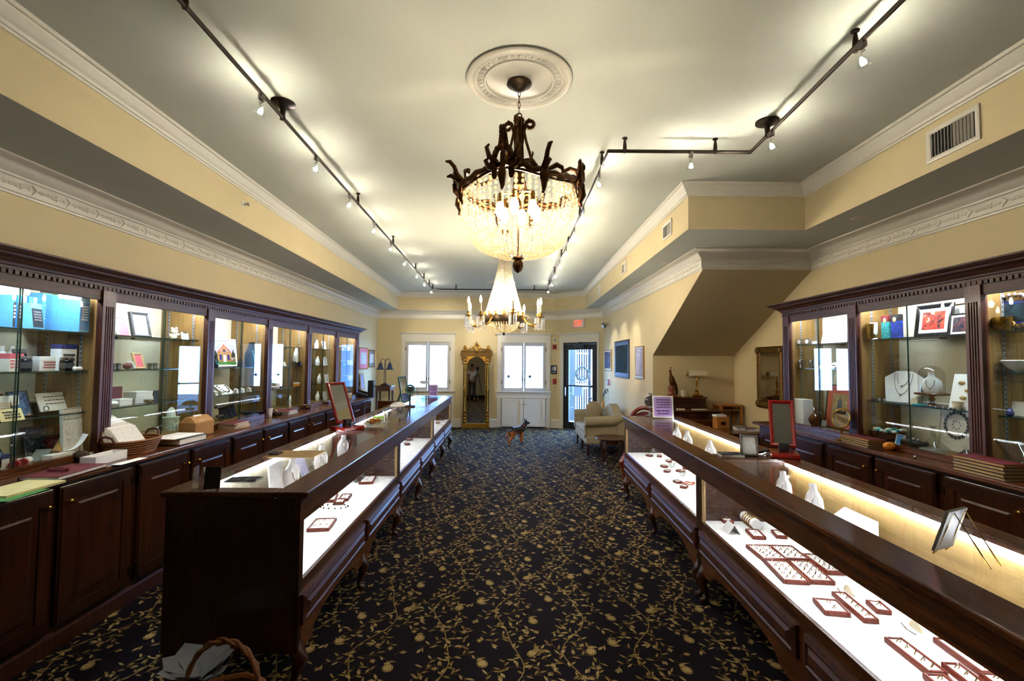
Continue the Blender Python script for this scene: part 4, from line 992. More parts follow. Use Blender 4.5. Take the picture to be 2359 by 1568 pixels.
pic('brochure_stand', 'brown brochure with gold jewellery photo leaning back', 'brochure', LP(63, .27, S1+.003), LROT, .11, .155, .004, 'charcoal', 'art_sunset', tilt=.3)
jar('dark_pot', 'small dark pot with white flowers behind the brochure', LP(86, .14, S1), .03, .085, 'bronze_dark', 'white')
t = thing('certificate_card', 'white certificate card on a black scroll easel', 'card', LP(143, .24, S1), LROT)
MB().box(-.11, .11, -.004, .004, .015, .135).build('card', 'paper', t); lean(t, .35)
text_lines(MB(), .19, .05, .12, 3, -.0045, .25, 3).build('printed_text', 'ink', t)
for s in (-1, 1): MB().tube([(s*.085, .03, .0)]+[(s*.085+s*p[0], -.02, .028+p[2]) for p in scroll(0, 0, .024, -1.4, 5.0)], .0025, 6).build('easel_scroll', 'black', t, True)
t = thing('tent_sign', 'cream folded tent sign with printed lines', 'sign', LP(31, .36, S1), LROT)
MB().prism([(-.03, 0), (0, .065), (.03, 0), (.028, 0), (0, .062), (-.028, 0)], -.065, .065, 'x').build('folded_card', 'yellow', t)
mb = MB().at(0, -.016, .034, rx=-.43); text_lines(mb, .11, -.025, .024, 3, 0, .55, 5); mb.build('printed_text', 'ink', t)
# bottom of the nearest case
pic('photo_book', 'dark upright book with a landscape cover', 'book', LP(100, .1, S0), LROT, .17, .18, .006, 'black', 'brochure', tilt=.15)
pic('wall_calendar', 'white printed calendar sheet leaning at the back', 'calendar', LP(198, .1, S0), LROT, .16, .3, .004, 'white', 'newsprint', tilt=.08)
tag(MB().ball((0, 0, .05), .05, 9, 6, (1, .6, 1)).ball((-.04, 0, .085), .035, 8, 5, (1, .6, .8)).ball((.045, .01, .09), .035, 8, 5, (1, .6, .8)).build('ribbon_bow', 'maroon', None, True, loc=LP(140, .11, S0)), 'crumpled magenta ribbon bow in the case bottom', 'bow')
tag(MB().tube([(0, -.09, .03), (0, .09, .16)], .022, 12).build('cardboard_tube', 'kraft', None, True, loc=LP(158, .3, S0+.003), rz=.4), 'brown cardboard tube leaning among the papers', 'tube')
sheet('crumpled grey plastic sleeve in the nearest case', LP(100, .28, S0+.002), LROT+.3, .14, .08, 'grey', curl=.05); sheet('white triangular paper offcut beside the cardboard tube', LP(182, .27, S0+.034), LROT-.5, .12, .08, 'white', curl=.09)
sheet('stack of white printed forms in the case bottom', LP(150, .355, S0), LROT+.1, .17, .06, 'paper', .03)
for k, px in enumerate((58, 76)):
    t = thing('candle_roll', 'white roll with red end lying in the case, %s one' % ('left', 'right')[k], 'roll', LP(px, .35, S0+.022), LROT+.5, 'red-ended rolls')
    MB().tube([(-.05, 0, 0), (.04, 0, 0)], .02, 12).build('roll', 'white', t, True); MB().tube([(-.058, 0, 0), (-.03, 0, 0)], .0225, 12).build('red_end', 'red', t, True)
box_item('blue_tag_box', 'small blue and white packet at the left frame edge', 'packet', LP(22, .33, S0), LROT, .05, .03, .08, 'white', 'navy')
vase('black_vase', 'black item with red band at the left frame edge', 'vase', LP(4, .34, S0), [(.02, 0), (.028, .02), (.03, .1), (.015, .13), (0, .13)], 'black_gloss')
# second case
t = pic('pink_card', 'pink card on an easel in the second wall case', 'card', LP(287, .2, S3), LROT, .11, .15, .006, 'white', 'pink', tilt=.3)
t = pic('framed_picture', 'black deep picture frame with a white sheet', 'frame', LP(328, .22, S3+.004), LROT-.15, .16, .2, .024, 'charcoal', 'paper', tilt=.22, d=.03)
mb = MB(); mb.ball((0, 0, .03), .03, 10, 6, (1.1, .8, 1)).ball((.0, 0, .075), .028, 10, 6).ball((.022, -.01, .1), .012, 8, 5).ball((-.022, 0, .1), .012, 8, 5).ball((.03, 0, .045), .016, 8, 5).ball((-.03, 0, .04), .016, 8, 5)
tag(mb.build('figurine', 'cream', None, True, loc=LP(402, .2, S3)), 'small white porcelain animal figurine on the top shelf', 'figurine')
pic('white_card', 'small white card standing beside the figurine', 'card', LP(428, .22, S3), LROT, .07, .07, .003, 'white', 'paper', tilt=.2)
for k, px in enumerate((262, 276, 348, 360)): cup('silver_cup', 'small silver baby cup on the second case shelf, %s from the left' % ORD[k], LP(px, .22, S2), .019, .045, 'silver', 'silver cups', k % 2 == 1)
t = thing('watch_cuff', 'maroon watch cushion with a white strap', 'cushion', LP(297, .24, S2), LROT); MB().ball((0, 0, .024), .036, 12, 6, (1, .8, .66)).build('cushion', 'maroon', t, True); MB().tube([(.02, -.04, .005), (.02, -.02, .05), (.02, .02, .05)], .012, 8, flat=.5).build('strap', 'white', t, True)
pic('framed_picture', 'taupe wood frame around a red panel', 'frame', LP(327, .22, S2), LROT, .1, .13, .018, 'tan', 'pink', tilt=.28)
t = box_item('open_box', 'white jewel box with its maroon lid standing open', 'box', LP(284, .24, S1), LROT, .12, .09, .05, 'white', 'white'); MB().box(-.06, .06, .035, .045, .05, .14).build('open_lid', 'maroon', t)
for k in range(2): box_item('white_box', 'white linen keepsake box, %s of the pair' % ('lower', 'upper')[k], 'box', LP(325, .2, S1+.046*k), LROT+.03*k, .19-.01*k, .1, .045, 'white', 'white', 'stacked keepsake boxes')
box_item('black_box', 'black leather box open on the second case shelf', 'box', LP(357, .22, S1), LROT, .06, .06, .09, 'black', 'black')
vase('silver_bowl', 'low silver bowl at the front of the shelf', 'bowl', LP(350, .31, S1), [(.02, 0), (.034, .012), (.04, .028), (.037, .028), (.03, .012), (0, .01)], 'silver')
vase('white_dish', 'white shell dish at the left end of the shelf', 'dish', LP(261, .26, S1), [(.03, 0), (.05, .025), (.04, .04), (0, .05)], 'white')
t = thing('tin_canister', 'round pale printed tin with a white cone on top', 'canister', LP(402, .2, S0)); MB().lathe([(.06, 0), (.061, .1), (.064, .1), (.064, .115), (0, .116)], 20, cap=False).build('tin', 'tin_print', t, True); MB().lathe([(.035, .116), (.03, .17), (.012, .195), (0, .2)], 14, cap=False).build('cone_top', 'white', t, True)
box_item('white_box', 'small cream box beside the printed tin', 'box', LP(428, .24, S0), LROT, .06, .05, .055, 'cream', 'white')
# third case
pic('street_painting', 'white framed painting of a Victorian street house', 'painting', LP(521, .2, S2), LROT, .46, .3, .03, 'white', 'art_street', tilt=.12, inner=house)
bust('necklace_bust', 'black velvet bust with a large turquoise bead necklace', LP(580, .28, S2+.0, .2), LROT+.2, .27, 'velvet_black', ('turquoise', 'beads'))
bust('necklace_bust', 'small black bust with a blue bead necklace', LP(556, .34, S2), LROT, .1, 'velvet_black', ('navy', 'beads'))
bust('necklace_bust', 'black bust half hidden by the third pilaster', LP(499, .26, S2), LROT, .12, 'velvet_black', ('turquoise', 'beads'))
t = thing('necklace_ramp', 'white necklace ramp with a black bead strand', 'necklace stand', LP(520, .24, S1), LROT); MB().prism([(-.06, 0), (.05, .09), (.06, .09), (.06, 0)], -.1, .1, 'x').build('ramp', 'white_pad', t)
mb = MB()
for i in range(13): a = PI*i/12; mb.ball((.07*math.cos(a), .03-.075*math.sin(a), .08-.062*math.sin(a)), .007, 6, 4)
mb.build('bead_strand', 'black_gloss', t, True)
for k, px in enumerate((500, 514, 548, 562, 578)):
    t = thing('bracelet_stand', 'white bracelet stand on the third case shelf, %s from the left' % ORD[k], 'bracelet stand', LP(px, .33, S1), LROT, 'bracelet stands')
    MB().prism([(-.02, 0), (-.012, .04), (.012, .05), (.025, 0)], -.02, .02, 'x').build('stand', 'white_pad', t); MB().tube([(.024*math.cos(a), -.018+.02*math.sin(a), .03) for a in [2*PI*i/10 for i in range(10)]], .003, 5, True).build('bracelet', 'silver', t, True)
t = thing('watch_stand', 'dark wooden cross-shaped watch stand', 'stand', LP(512, .24, S0), LROT); MB().tube([(0, 0, 0), (0, 0, .14)], .008, 8).tube([(-.07, 0, .14), (.07, 0, .14)], .014, 10).tube([(-.05, 0, .05), (.05, 0, .05)], .012, 10).lathe([(.04, 0), (.04, .008), (0, .01)], 12).build('t_bar', 'mahogany_v', t, True)
for k, px in enumerate((530, 541)): t = lean(box_item('dark_album', 'dark leather album leaning in the third case, %s one' % ('left', 'right')[k], 'album', LP(px, .22, S0+.006), LROT+.5, .05, .1, .13, 'agate', 'black', 'dark albums'), .3)
vase('green_dish', 'dark green glass dish in the third case bottom', 'dish', LP(585, .25, S0), [(.04, 0), (.1, .03), (.12, .05), (.11, .05), (.04, .012), (0, .01)], 'agate')
# fourth case
bust('necklace_bust', 'oval white necklace bust on a black plinth', LP(684, .25, S2+.06), LROT+.25, .19, 'white_pad', ('silver', 'chain')); vase('plinth', 'black round plinth under the white bust', 'plinth', LP(684, .25, S2), [(.07, 0), (.07, .05), (.06, .0595), (0, .0595)], 'black_gloss')
pic('framed_picture', 'small gilt framed sketch in the fourth case', 'frame', LP(637, .2, S2), LROT, .17, .2, .014, 'gilt', 'art_doc', tilt=.15)
vase('crystal_vase', 'slender cut glass vase in the fourth case', 'vase', LP(652, .22, S2), [(.03, 0), (.01, .02), (.012, .08), (.03, .17), (.028, .17), (0, .08)], 'clear')
pic('white_card', 'white price card beside the glass vase', 'card', LP(658, .32, S2), LROT, .06, .06, .003, 'white', 'paper', tilt=.3)
bust('necklace_bust', 'white ramp bust with a coral bead necklace', LP(643, .28, S1), LROT+.2, .16, 'white_pad', ('coral', 'beads')); bust('necklace_bust', 'brown bust with copper beads against the oak panel', LP(676, .1, S1), LROT, .15, 'mahogany_v', ('coral', 'beads'))
box_item('yellow_box', 'open yellow and white box by the oak panel', 'box', LP(686, .28, S1), LROT, .08, .06, .05, 'orange', 'white'); vase('white_bowl', 'white dish with yellow rings in the fourth case', 'dish', LP(632, .33, S1), [(.03, 0), (.05, .025), (.045, .03), (0, .012)], 'white')
bust('necklace_bust', 'white bust with a dark bead collar at the case bottom', LP(672, .28, S0), LROT+.2, .15, 'white_pad', ('black', 'beads')); vase('gold_dish', 'flat gold shell dish in the fourth case bottom', 'dish', LP(640, .34, S0), [(.02, 0), (.06, .012), (.055, .016), (0, .008)], 'brass')
# fifth and sixth cases
for k, (px, z, nm) in enumerate(((730, S3, 'top'), (733, S2, 'middle'), (738, S1, 'lower'), (735, S0, 'bottom'))):
    bust('necklace_bust', 'white necklace bust on the %s shelf of the fifth case' % nm, LP(px, .24, z), LROT, .14, 'white_pad', ('chain' and 'silver', 'chain'), 'busts in the far left cases')
    pic('framed_picture', 'white framed card on the %s shelf of the fifth case' % nm, 'frame', LP(px+18, .18, z), LROT, .12, .13, .01, 'white', 'art_pale', tilt=.15, group='cards in the far left cases')
for k, (px, z, nm) in enumerate(((790, S3, 'top'), (795, S2, 'middle'), (800, S1, 'lower'))):
    vase('white_stand', 'white pedestal dish on the %s shelf of the sixth case' % nm, 'stand', LP(px, .24, z), [(.035, 0), (.012, .015), (.012, .06), (.07, .075), (.07, .085), (0, .085)], 'white', 'pedestal dishes')
    box_item('white_box', 'white gift box on the %s shelf of the sixth case' % nm, 'box', LP(px+13, .22, z), LROT, .09, .08, .08, 'white', 'white', 'far left gift boxes')
pic('grey_portrait', 'dark oval portrait frame at the sixth case bottom', 'frame', LP(808, .22, S0), LROT, .16, .25, .03, 'charcoal', 'agate', tilt=.1)

# ================================================================ on the left worktop
WZ = .951
sheet('stack of yellow and green papers at the left frame edge', atz(40, 1128, WZ), LROT, .3, .2, 'yellow', .012); sheet('bright green sheet under the yellow papers', atz(38, 1140, WZ), LROT+.1, .22, .12, 'green', .001); sheet('lime notepaper on the worktop by the yellow papers', atz(80, 1114, WZ), LROT+.5, .14, .05, 'lime', .002)
sheet('loose printed leaflet near the yellow papers', atz(95, 1104, WZ), LROT-.2, .2, .08, 'newsprint', .002)
t = folder('white and maroon order book nearest on the left worktop', atz(150, 1090, WZ), LROT+.08, .34, .2, .02, 'maroon', 'paper', 'left worktop books'); 
tag(MB().tube([(-.06, 0, 0), (0, .01, 0), (.05, -.01, 0)], .009, 8).tube([(-.06, 0, 0), (-.05, -.02, 0), (.05, -.03, 0)], .005, 6).build('eyeglasses', 'maroon', None, True, loc=atz(150, 1090, WZ) + V((0, -.03, .03))), 'folded maroon spectacles lying on the order book', 'glasses')
t = thing('card_box', 'long open white index card box on the worktop', 'box', atz(240, 1064, WZ), LROT+.05); MB().box(-.13, .13, -.045, -.042, 0, .055).box(-.13, .13, .042, .045, 0, .055).box(-.13, -.127, -.045, .045, 0, .055).box(.127, .13, -.045, .045, 0, .055).box(-.13, .13, -.045, .045, 0, .003).build('box_body', 'white', t)
pic('date_block', 'small perpetual calendar block showing a date', 'calendar', atz(205, 1060, WZ), LROT, .05, .05, .004, 'grey', 'art_doc', tilt=.05)
tag(MB().ball((0, 0, .035), .045, 10, 6, (1, 1, .75)).build('stone_paperweight', 'granite', None, True, loc=atz(186, 1062, WZ)), 'dark stone paperweight behind the card box', 'paperweight')
sheet('white note slip under the wicker tray', atz(300, 1062, WZ), LROT, .22, .06, 'paper', .001)
# wicker tray of papers
p = atz(300, 1040, WZ); t = thing('wicker_tray', 'brown wicker basket tray filled with white papers', 'basket', p, LROT)
for k in range(6):
    z = .008+.016*k; a, b = .17+.006*k, .125+.006*k; MB().tube([(a*math.cos(q)*(1 if abs(math.cos(q)) < .8 else 1), b*math.sin(q), z) for q in [2*PI*i/28 for i in range(28)]], .009, 6, True).build('wicker_coil', 'wicker', t, True)
MB().lathe([(0, 0), (.14, 0), (.14, .006), (0, .006)], 20, cap=False).build('tray_base', 'wicker', t)
for s in (-1, 1): MB().tube([(s*.2, -.05, .09), (s*.21, -.035, .125), (s*.212, 0, .135), (s*.21, .035, .125), (s*.2, .05, .09)], .008, 8).build('handle', 'mahogany_red', t, True)
for k in range(9):
    o = MB().box(-.11, .11, -.002, .001, 0, .26-.008*k).build('paper_sheet', ['newsprint', 'paper', 'art_doc'][k % 3], None, loc=(p.x+.07-.012*(8-k), p.y-.05+.004*k, WZ+.02), rz=LROT+.15-.02*k); o.rotation_euler.x = -.5-.02*k
    tag(o, 'printed white sheet in the wicker tray, %s from the front' % (['frontmost', 'second', 'third', 'fourth', 'fifth', 'sixth', 'seventh', 'eighth', 'ninth'][8-k]), 'paper', 'sheets in the wicker tray')
folder('black and white binder pile beside the wicker tray', atz(412, 1018, WZ), LROT-.05, .3, .24, .05, 'black', 'paper', 'left worktop books'); sheet('yellow-edged white folder on the binder pile', atz(405, 1020, WZ) + V((0, 0, .0505)), LROT-.08, .32, .22, 'paper', .006)
tag(MB().tube([(-.09, 0, .01), (-.085, 0, .04), (-.05, 0, .065), (.0, 0, .07), (.06, 0, .062), (.09, 0, .02), (.085, 0, .01)], .008, 8).tube([(-.09, 0, .012), (.085, 0, .012)], .007, 8).build('tape_gun', 'white', None, True, loc=atz(392, 1000, WZ) + V((-.1, .05, .001)), rz=LROT), 'white plastic tape gun lying behind the binders', 'tape gun')
# brown paper bag
t = thing('paper_bag', 'folded brown paper bag with a pink note stuck on', 'bag', atz(474, 1003, WZ) + V((-.08, 0, 0)), LROT)
MB().add([(-.13, -.07, 0), (.13, -.07, 0), (.13, .07, 0), (-.13, .07, 0), (-.13, -.075, .12), (.13, -.07, .12), (.13, .075, .12), (-.13, .07, .12), (-.11, -.02, .165), (.12, -.018, .17), (.12, .03, .168), (-.11, .03, .165)],
         [(0, 3, 2, 1), (0, 1, 5, 4), (1, 2, 6, 5), (2, 3, 7, 6), (3, 0, 4, 7), (4, 5, 9, 8), (5, 6, 10, 9), (6, 7, 11, 10), (7, 4, 8, 11), (8, 9, 10, 11)]).build('bag_body', 'kraft', t, bevel=.006)
MB().add([(-.06, -.058, .135), (.05, -.056, .135), (.05, .0, .176), (-.06, .0, .176)], [(0, 1, 2, 3)]).build('stuck_note', 'paper', t)
for k in range(3): folder('tan folder in the pile behind the paper bag, %s from below' % ORD[k].replace('nearest', 'first'), atz(540, 988, WZ) + V((-.06, .1, .0142*k)), LROT+.1*k-.1, .24, .17, .013, 'tan', 'paper', 'folders behind the bag')
folder('maroon folder on top of the pile behind the paper bag', atz(540, 988, WZ) + V((-.06, .1, .0428)), LROT, .26, .16, .012, 'maroon', 'paper', 'folders behind the bag')
cup('plastic_cup', 'frosted plastic cup on the left worktop', atz(619, 960, WZ), .04, .1, 'white')
tag(MB().tube([(-.06, 0, .02), (.06, 0, .02)], .03, 10, flat=.6).build('tape_dispenser', 'black_gloss', None, True, loc=atz(640, 957, WZ), rz=LROT), 'black desk tape dispenser beside the plastic cup', 'dispenser')
for k in range(3): folder('ledger in the pile beside the tape dispenser, %s from below' % ORD[k].replace('nearest', 'first'), atz(668, 953, WZ) + V((-.05, 0, .0162*k)), LROT+.05*k, .28, .18, .015, 'charcoal' if k < 2 else 'maroon', 'paper', 'ledgers by the cup')
vase('silver_bowl', 'round silver bowl on the left worktop', 'bowl', atz(708, 941, WZ), [(.03, 0), (.06, .02), (.065, .055), (.06, .055), (.05, .02), (0, .014)], 'silver')
t = pic('gilt_mirror', 'small gilt framed mirror tilted on the left worktop', 'mirror', atz(722, 926, WZ) + V((-.1, 0, .014)), LROT-.7, .14, .22, .016, 'gilt', 'mirror', tilt=.4)
for k, px in enumerate((752, 790, 800)): box_item('cardboard_box', 'low cardboard box near the worktop end, %s from the left' % ORD[k], 'box', atz(px, (929, 918, 917)[k], WZ), LROT, (.18, .16, .12)[k], .12, (.04, .07, .09)[k], ('charcoal', 'kraft', 'cream')[k], ('grey', 'kraft', 'white')[k], 'boxes on the left worktop')
t = thing('speaker', 'tall narrow black speaker at the worktop end', 'speaker', atz(855, 915, WZ), LROT); MB().box(-.05, .05, -.05, .05, 0, .3).build('cabinet', 'black', t, bevel=.006); MB().lathe([(.03, 0), (.03, .004), (0, .006)], 14, cap=False).build('driver', 'charcoal', t, True, loc=(0, -.05, .2)).rotation_euler = (PI/2, 0, 0)
t = thing('telephone', 'black office telephone beside the speaker', 'telephone', atz(838, 914, WZ), LROT); MB().prism([(-.1, 0), (-.1, .03), (.08, .09), (.1, .09), (.1, 0)], -.1, .1, 'x').build('base', 'black', t, bevel=.005); MB().tube([(-.07, -.09, .07), (-.07, .08, .12)], .022, 10).build('handset', 'black_gloss', t, True)
pic('framed_picture', 'pale arched photo frame at the worktop end', 'frame', atz(836, 898, WZ+.02), LROT, .26, .36, .03, 'tan', 'art_pale', tilt=.1)
# pictures on the left wall beyond the cabinets
def wallpic(name, label, p0, p1, y0, y1, b, fm, im, mm=None, mw=.03, side=-1):
    if side < 0: xw = lambda p: LP(p, .022, 0)
    else: xw = lambda p: V((2.1, 2.1*F/(p-1177.0), 0))
    a, c = xw(p0), xw(p1); y = (a.y+c.y)/2; w = abs(a.y-c.y); zc = lambda py: CZ+(833-py)/F*y
    if side < 0: loc = V((XL(y)+.012, y, zc(y1))); rz = LROT
    else: loc = V((2.1-.012, y, zc(y1))); rz = RROT
    return pic(name, label, 'picture', loc, rz, w, zc(y0)-zc(y1), b, fm, im, mm, mw, 0, .024, False)
wallpic('wall_picture', 'gilt framed certificate with a red mat on the left wall', 829, 849, 803, 853, .02, 'gilt', 'art_doc', 'pink', .09)
wallpic('wall_picture', 'gilt framed certificate with a grey mat on the left wall', 851, 866, 808, 848, .02, 'gilt', 'art_doc', 'grey', .08)
# ================================================================ right wall case: contents
A0, A1, A2, B1, B2 = .9815, 1.56, 1.80, 1.30, 1.81
pic('framed_picture', 'cream matted landscape picture leaning on the top shelf', 'frame', RP(1922, .14, A2), RROT, .36, .24, .012, 'white', 'art_pale', 'white', .06, .2)
for k, px in enumerate((1840, 1863)):
    t = thing('small_clock', 'small square silver desk clock, %s one' % ('left', 'right')[k], 'clock', RP(px, .24, A2), RROT+.2, 'small clocks'); MB().box(-.03, .03, -.015, .015, 0, .06).build('case', 'silver', t, bevel=.003)
    MB().lathe([(.022, 0), (.022, .003), (0, .003)], 16, cap=False).build('dial', 'white', t, loc=(0, -.015, .032)).rotation_euler = (PI/2, 0, 0)
box_item('white_box', 'tiny white box beside the desk clocks', 'box', RP(1878, .2, A2), RROT, .04, .03, .035, 'white', 'white')
for k, px in enumerate((1848, 1872)): cup('silver_cup', 'silver julep cup in the first right case, %s one' % ('left', 'right')[k], RP(px, .22, A1), .034, .085, 'silver', 'right silver cups')
for k, px in enumerate((1899, 1922, 1948)):
    t = thing('earring_card', 'white sloped earring card, %s from the left' % ORD[k], 'earring card', RP(px, .22-.03*k % .1, A1), RROT, 'earring cards'); MB().prism([(-.04, 0), (.03, .06), (.035, .06), (.035, 0)], -.05, .05, 'x').build('card', 'white_pad', t)
    mb = MB()
    for i in range(4): mb.ball((-.03+.02*i, -.012, .03), .006, 6, 4)
    mb.build('earrings', 'bronze_dark', t, True)
t = thing('gift_bag', 'white quilted gift bag at the case bottom', 'bag', RP(1847, .15, A0), RROT); MB().box(-.1, .1, -.05, .05, 0, .26).build('bag_body', 'white', t, bevel=.004); MB().box(-.102, -.098, -.045, .045, .0, .262).build('side_fold', 'paper', t)
t = thing('brown_ewer', 'brown glass ewer with a silver spout', 'ewer', RP(1876, .29, A0)); MB().lathe([(.035, 0), (.03, .01), (.055, .05), (.06, .08), (.04, .115), (.016, .135), (.014, .16)], 16).build('body', 'amber_glass', t, True); MB().lathe([(.015, .155), (.013, .2), (.02, .225), (.022, .235), (0, .22)], 12, cap=False).build('spout', 'silver', t, True); MB().tube([(.02, 0, .22), (.055, 0, .2), (.06, 0, .13), (.045, 0, .1)], .005, 6).build('handle', 'silver', t, True)
def gent(p, w, h, k):
    mb = MB(); z = k; mb.ball((.02*w, -.004, z+h*.84), .035*h, 8, 6, (1, .2, 1.1)); mb.prism([(-.14*w, z+.42*h), (-.12*w, z+.72*h), (-.02*w, z+.8*h), (.1*w, z+.78*h), (.17*w, z+.6*h), (.13*w, z+.34*h), (-.08*w, z+.32*h)], -.005, -.003).prism([(-.06*w, z+.36*h), (-.2*w, z+.06*h), (-.12*w, z+.05*h), (.0, z+.3*h), (.02*w, z+.05*h), (.1*w, z+.05*h), (.1*w, z+.36*h)], -.005, -.003)
    mb.build('printed_figure', 'charcoal', p)
t = pic('coral_print', 'print of a standing gentleman in a wide coral mat', 'print', RP(1927, .18, A0+.005), RROT, .38, .42, .012, 'bronze_dark', 'art_gent', 'coral', .075, .12, inner=gent)
MB().box(-.19, -.12, -.03, -.028, -.0, .06).build('price_card', 'paper', t)
# second right case
cup('gold_goblet', 'pierced gold votive cup in the second right case', RP(1998, .12, B2), .04, .13, 'brass'); vase('white_vase', 'white footed bud vase beside the gold votive', 'vase', RP(2016, .28, B2), [(.03, 0), (.012, .015), (.012, .03), (.026, .05), (.028, .13), (.022, .14), (0, .135)], 'white')
for k, (px, m, nm) in enumerate(((2047, 'art_peach', 'teal feathered'), (2070, 'art_gold', 'navy and gold'))):
    t = thing('perfume_carton', 'tall %s illustrated carton on the top shelf' % nm, 'carton', RP(px, .22, B2), RROT, 'illustrated cartons'); MB().box(-.036, .036, -.02, .02, 0, .19).build('carton', m, t); MB().box(-.0365, .0365, -.0205, .0205, .14, .191).build('carton_top', 'maroon' if k == 0 else 'black', t); MB().ball((0, -.02, .15), .018, 10, 6, (1, .2, 1.2)).build('printed_face', 'tan', t, True)
sheet('dark blue cloth lying between the cartons and portrait', RP(2090, .2, B2+.001), RROT, .14, .1, 'navy', .004)
pic('framed_picture', 'large black framed portrait of a figure in red', 'frame', RP(2150, .18, B2), RROT+.1, .28, .245, .035, 'black_gloss', 'art_portrait', 'white', .02, .15)
pic('framed_picture', 'gold-edged frame standing behind the black portrait', 'frame', RP(2200, .06, B2), RROT, .2, .24, .014, 'brass', 'paper', tilt=.12)
pic('framed_picture', 'small black frame with a photo of a man in a suit', 'frame', RP(2215, .2, B2), RROT, .16, .15, .01, 'black', 'art_suit', 'white', .014, .12)
# white shaped necklace board
t = thing('necklace_board', 'tall cream necklace board with silver pendants', 'necklace stand', RP(2074, .17, B1), RROT+.25)
MB().prism([(-.115, 0), (.115, 0), (.15, .2), (.06, .255), (-.06, .255), (-.15, .2)], -.008, .0).build('board', 'white_pad', t); lean(t, .22)
for w, d in ((.05, .1), (.07, .17)):
    MB().tube([(w*math.cos(a), -.011, .235-d*math.sin(a)) for a in [PI*i/12 for i in range(13)]], .0018, 5).build('chain', 'silver', t); MB().ball((0, -.014, .228-d), .009, 8, 6).build('pendant', 'silver', t, True)
# bust under a dome
p = RP(2146, .2, B1)
t = thing('cake_stand', 'dark wooden plate on an amber glass pedestal', 'cake stand', p); MB().lathe([(.035, 0), (.03, .012), (.012, .03), (.022, .05), (.01, .065), (.03, .08), (0, .08)], 16, cap=False).build('pedestal', 'brass', t, True); MB().lathe([(0, .08), (.1, .082), (.104, .09), (.1, .096), (0, .096)], 28, cap=False).build('plate', 'mahogany', t, True)
bust('necklace_bust', 'small white bust with gold chain under the glass dome', p+V((0, 0, .0965)), RROT+.4, .15, 'white_pad', ('brass', 'chain'))
t = MB().lathe([(.078, 0), (.078, .13), (.07, .16), (.05, .185), (.02, .198), (0, .2)], 28, cap=False).build('glass_dome', 'clear', None, True, loc=p+V((0, 0, .097))); tag(t, 'clear glass dome over the small white bust', 'dome')
tag(MB().lathe([(.0, 0), (.045, .002), (.05, .012), (.04, .016), (0, .012)], 24, cap=False).build('turquoise_mat', 'turquoise', None, True, loc=RP(2118, .29, B1+.0)), 'ruffled turquoise cloth in front of the cake stand', 'cloth')
for k, px in enumerate((2010, 2022, 2034)): tag(MB().box(-.012, .012, -.012, .012, 0, .025).build('silver_charm', 'silver', None, loc=RP(px, .25, B1)), 'tiny silver charm at the left of the middle shelf, %s from the left' % ORD[k], 'charm', 'silver charms')
t = thing('bracelet_ramp', 'small cream bracelet ramp beside the necklace board', 'bracelet stand', RP(2112, .23, B1), RROT); MB().prism([(-.03, 0), (-.02, .05), (.02, .075), (.03, .07), (.02, 0)], -.03, .03, 'x').build('ramp', 'cream', t); MB().box(-.032, .032, -.035, -.005, .05, .06).build('strap', 'white', t)
t = thing('shell_board', 'cream sloped board set with polished shells', 'board', RP(2226, .2, B1), RROT+.4); MB().prism([(-.05, 0), (.04, .24), (.05, .24), (.06, 0)], -.08, .08, 'x').build('board', 'white_pad', t)
for k in range(4): MB().ball((-.03+.02*(k % 3), -.045+.02*k, .03+.05*k), .017, 8, 6, (1.2, .6, .8)).build('shell', 'tan', t, True)
cup('cream_pot', 'cream pot holding a grey stone', RP(2205, .27, B1), .03, .055, 'cream'); pic('framed_picture', 'tiny black easel frame behind the cream pot', 'frame', RP(2200, .12, B1), RROT, .07, .08, .006, 'black', 'linen', tilt=.1)
mb = MB(); rr = random.Random(4)
for k in range(40): mb.ball((rr.uniform(-.16, .16), rr.uniform(-.025, .025), .006), .007, 6, 4)
o = mb.build('loose_beads', 'silver', None, True, loc=RP(2165, .285, B1), rz=RROT); tag(o, 'scatter of silver beads along the shelf front', 'beads', kind='stuff')
# bottom of second right case
t = thing('stone_bowl', 'wide dark wooden bowl heaped with turquoise and white stones', 'bowl', RP(2040, .2, A0)); MB().lathe([(.05, 0), (.1, .03), (.13, .075), (.125, .075), (.09, .03), (0, .02)], 24, cap=False).build('bowl', 'mahogany', t, True)
for k in range(26): MB().ball((rr.uniform(-.09, .09), rr.uniform(-.08, .08), .07+rr.uniform(0, .02)), rr.uniform(.012, .024), 6, 4, (1.3, 1, .7)).build('stone', ['turquoise', 'white', 'cream'][k % 3], t)
pic('blue_card', 'small card with a blue panel', 'card', RP(2068, .28, A0), RROT, .07, .08, .005, 'white', 'blue', tilt=.2)
t = box_item('trinket_box', 'dark lacquered trinket box with a silver clasp', 'box', RP(2102, .26, A0), RROT, .16, .08, .05, 'black_gloss', 'charcoal'); MB().ball((0, 0, .06), .018, 8, 6).ball((.04, 0, .058), .014, 8, 6).build('silver_finial', 'silver', t, True)
t = thing('decanter', 'cut crystal ship decanter with a wide base', 'decanter', RP(2146, .24, A0)); MB().lathe([(.085, 0), (.095, .012), (.08, .035), (.04, .065), (.018, .1), (.014, .15), (.022, .18), (.018, .18), (.01, .15), (.014, .1)], 24, cap=False).build('body', 'clear', t, True); MB().lathe([(.088, .002), (.07, .02), (0, .03)], 24, cap=False).build('cut_base', 'drop', t)
t = pic('jewellery_poster', 'upright grey poster showing a circular jewellery set', 'poster', RP(2196, .1, A0), RROT, .26, .32, .005, 'white', 'art_doc', tilt=.1)
for r0, n, m in ((.09, 20, 'charcoal'), (.03, 8, 'navy')):
    mb = MB()
    for i in range(n): a = 2*PI*i/n; mb.ball((r0*math.cos(a), -.006, .19+r0*math.sin(a)), r0*.16, 6, 4, (1, .2, 1))
    mb.build('printed_ring', m, t)
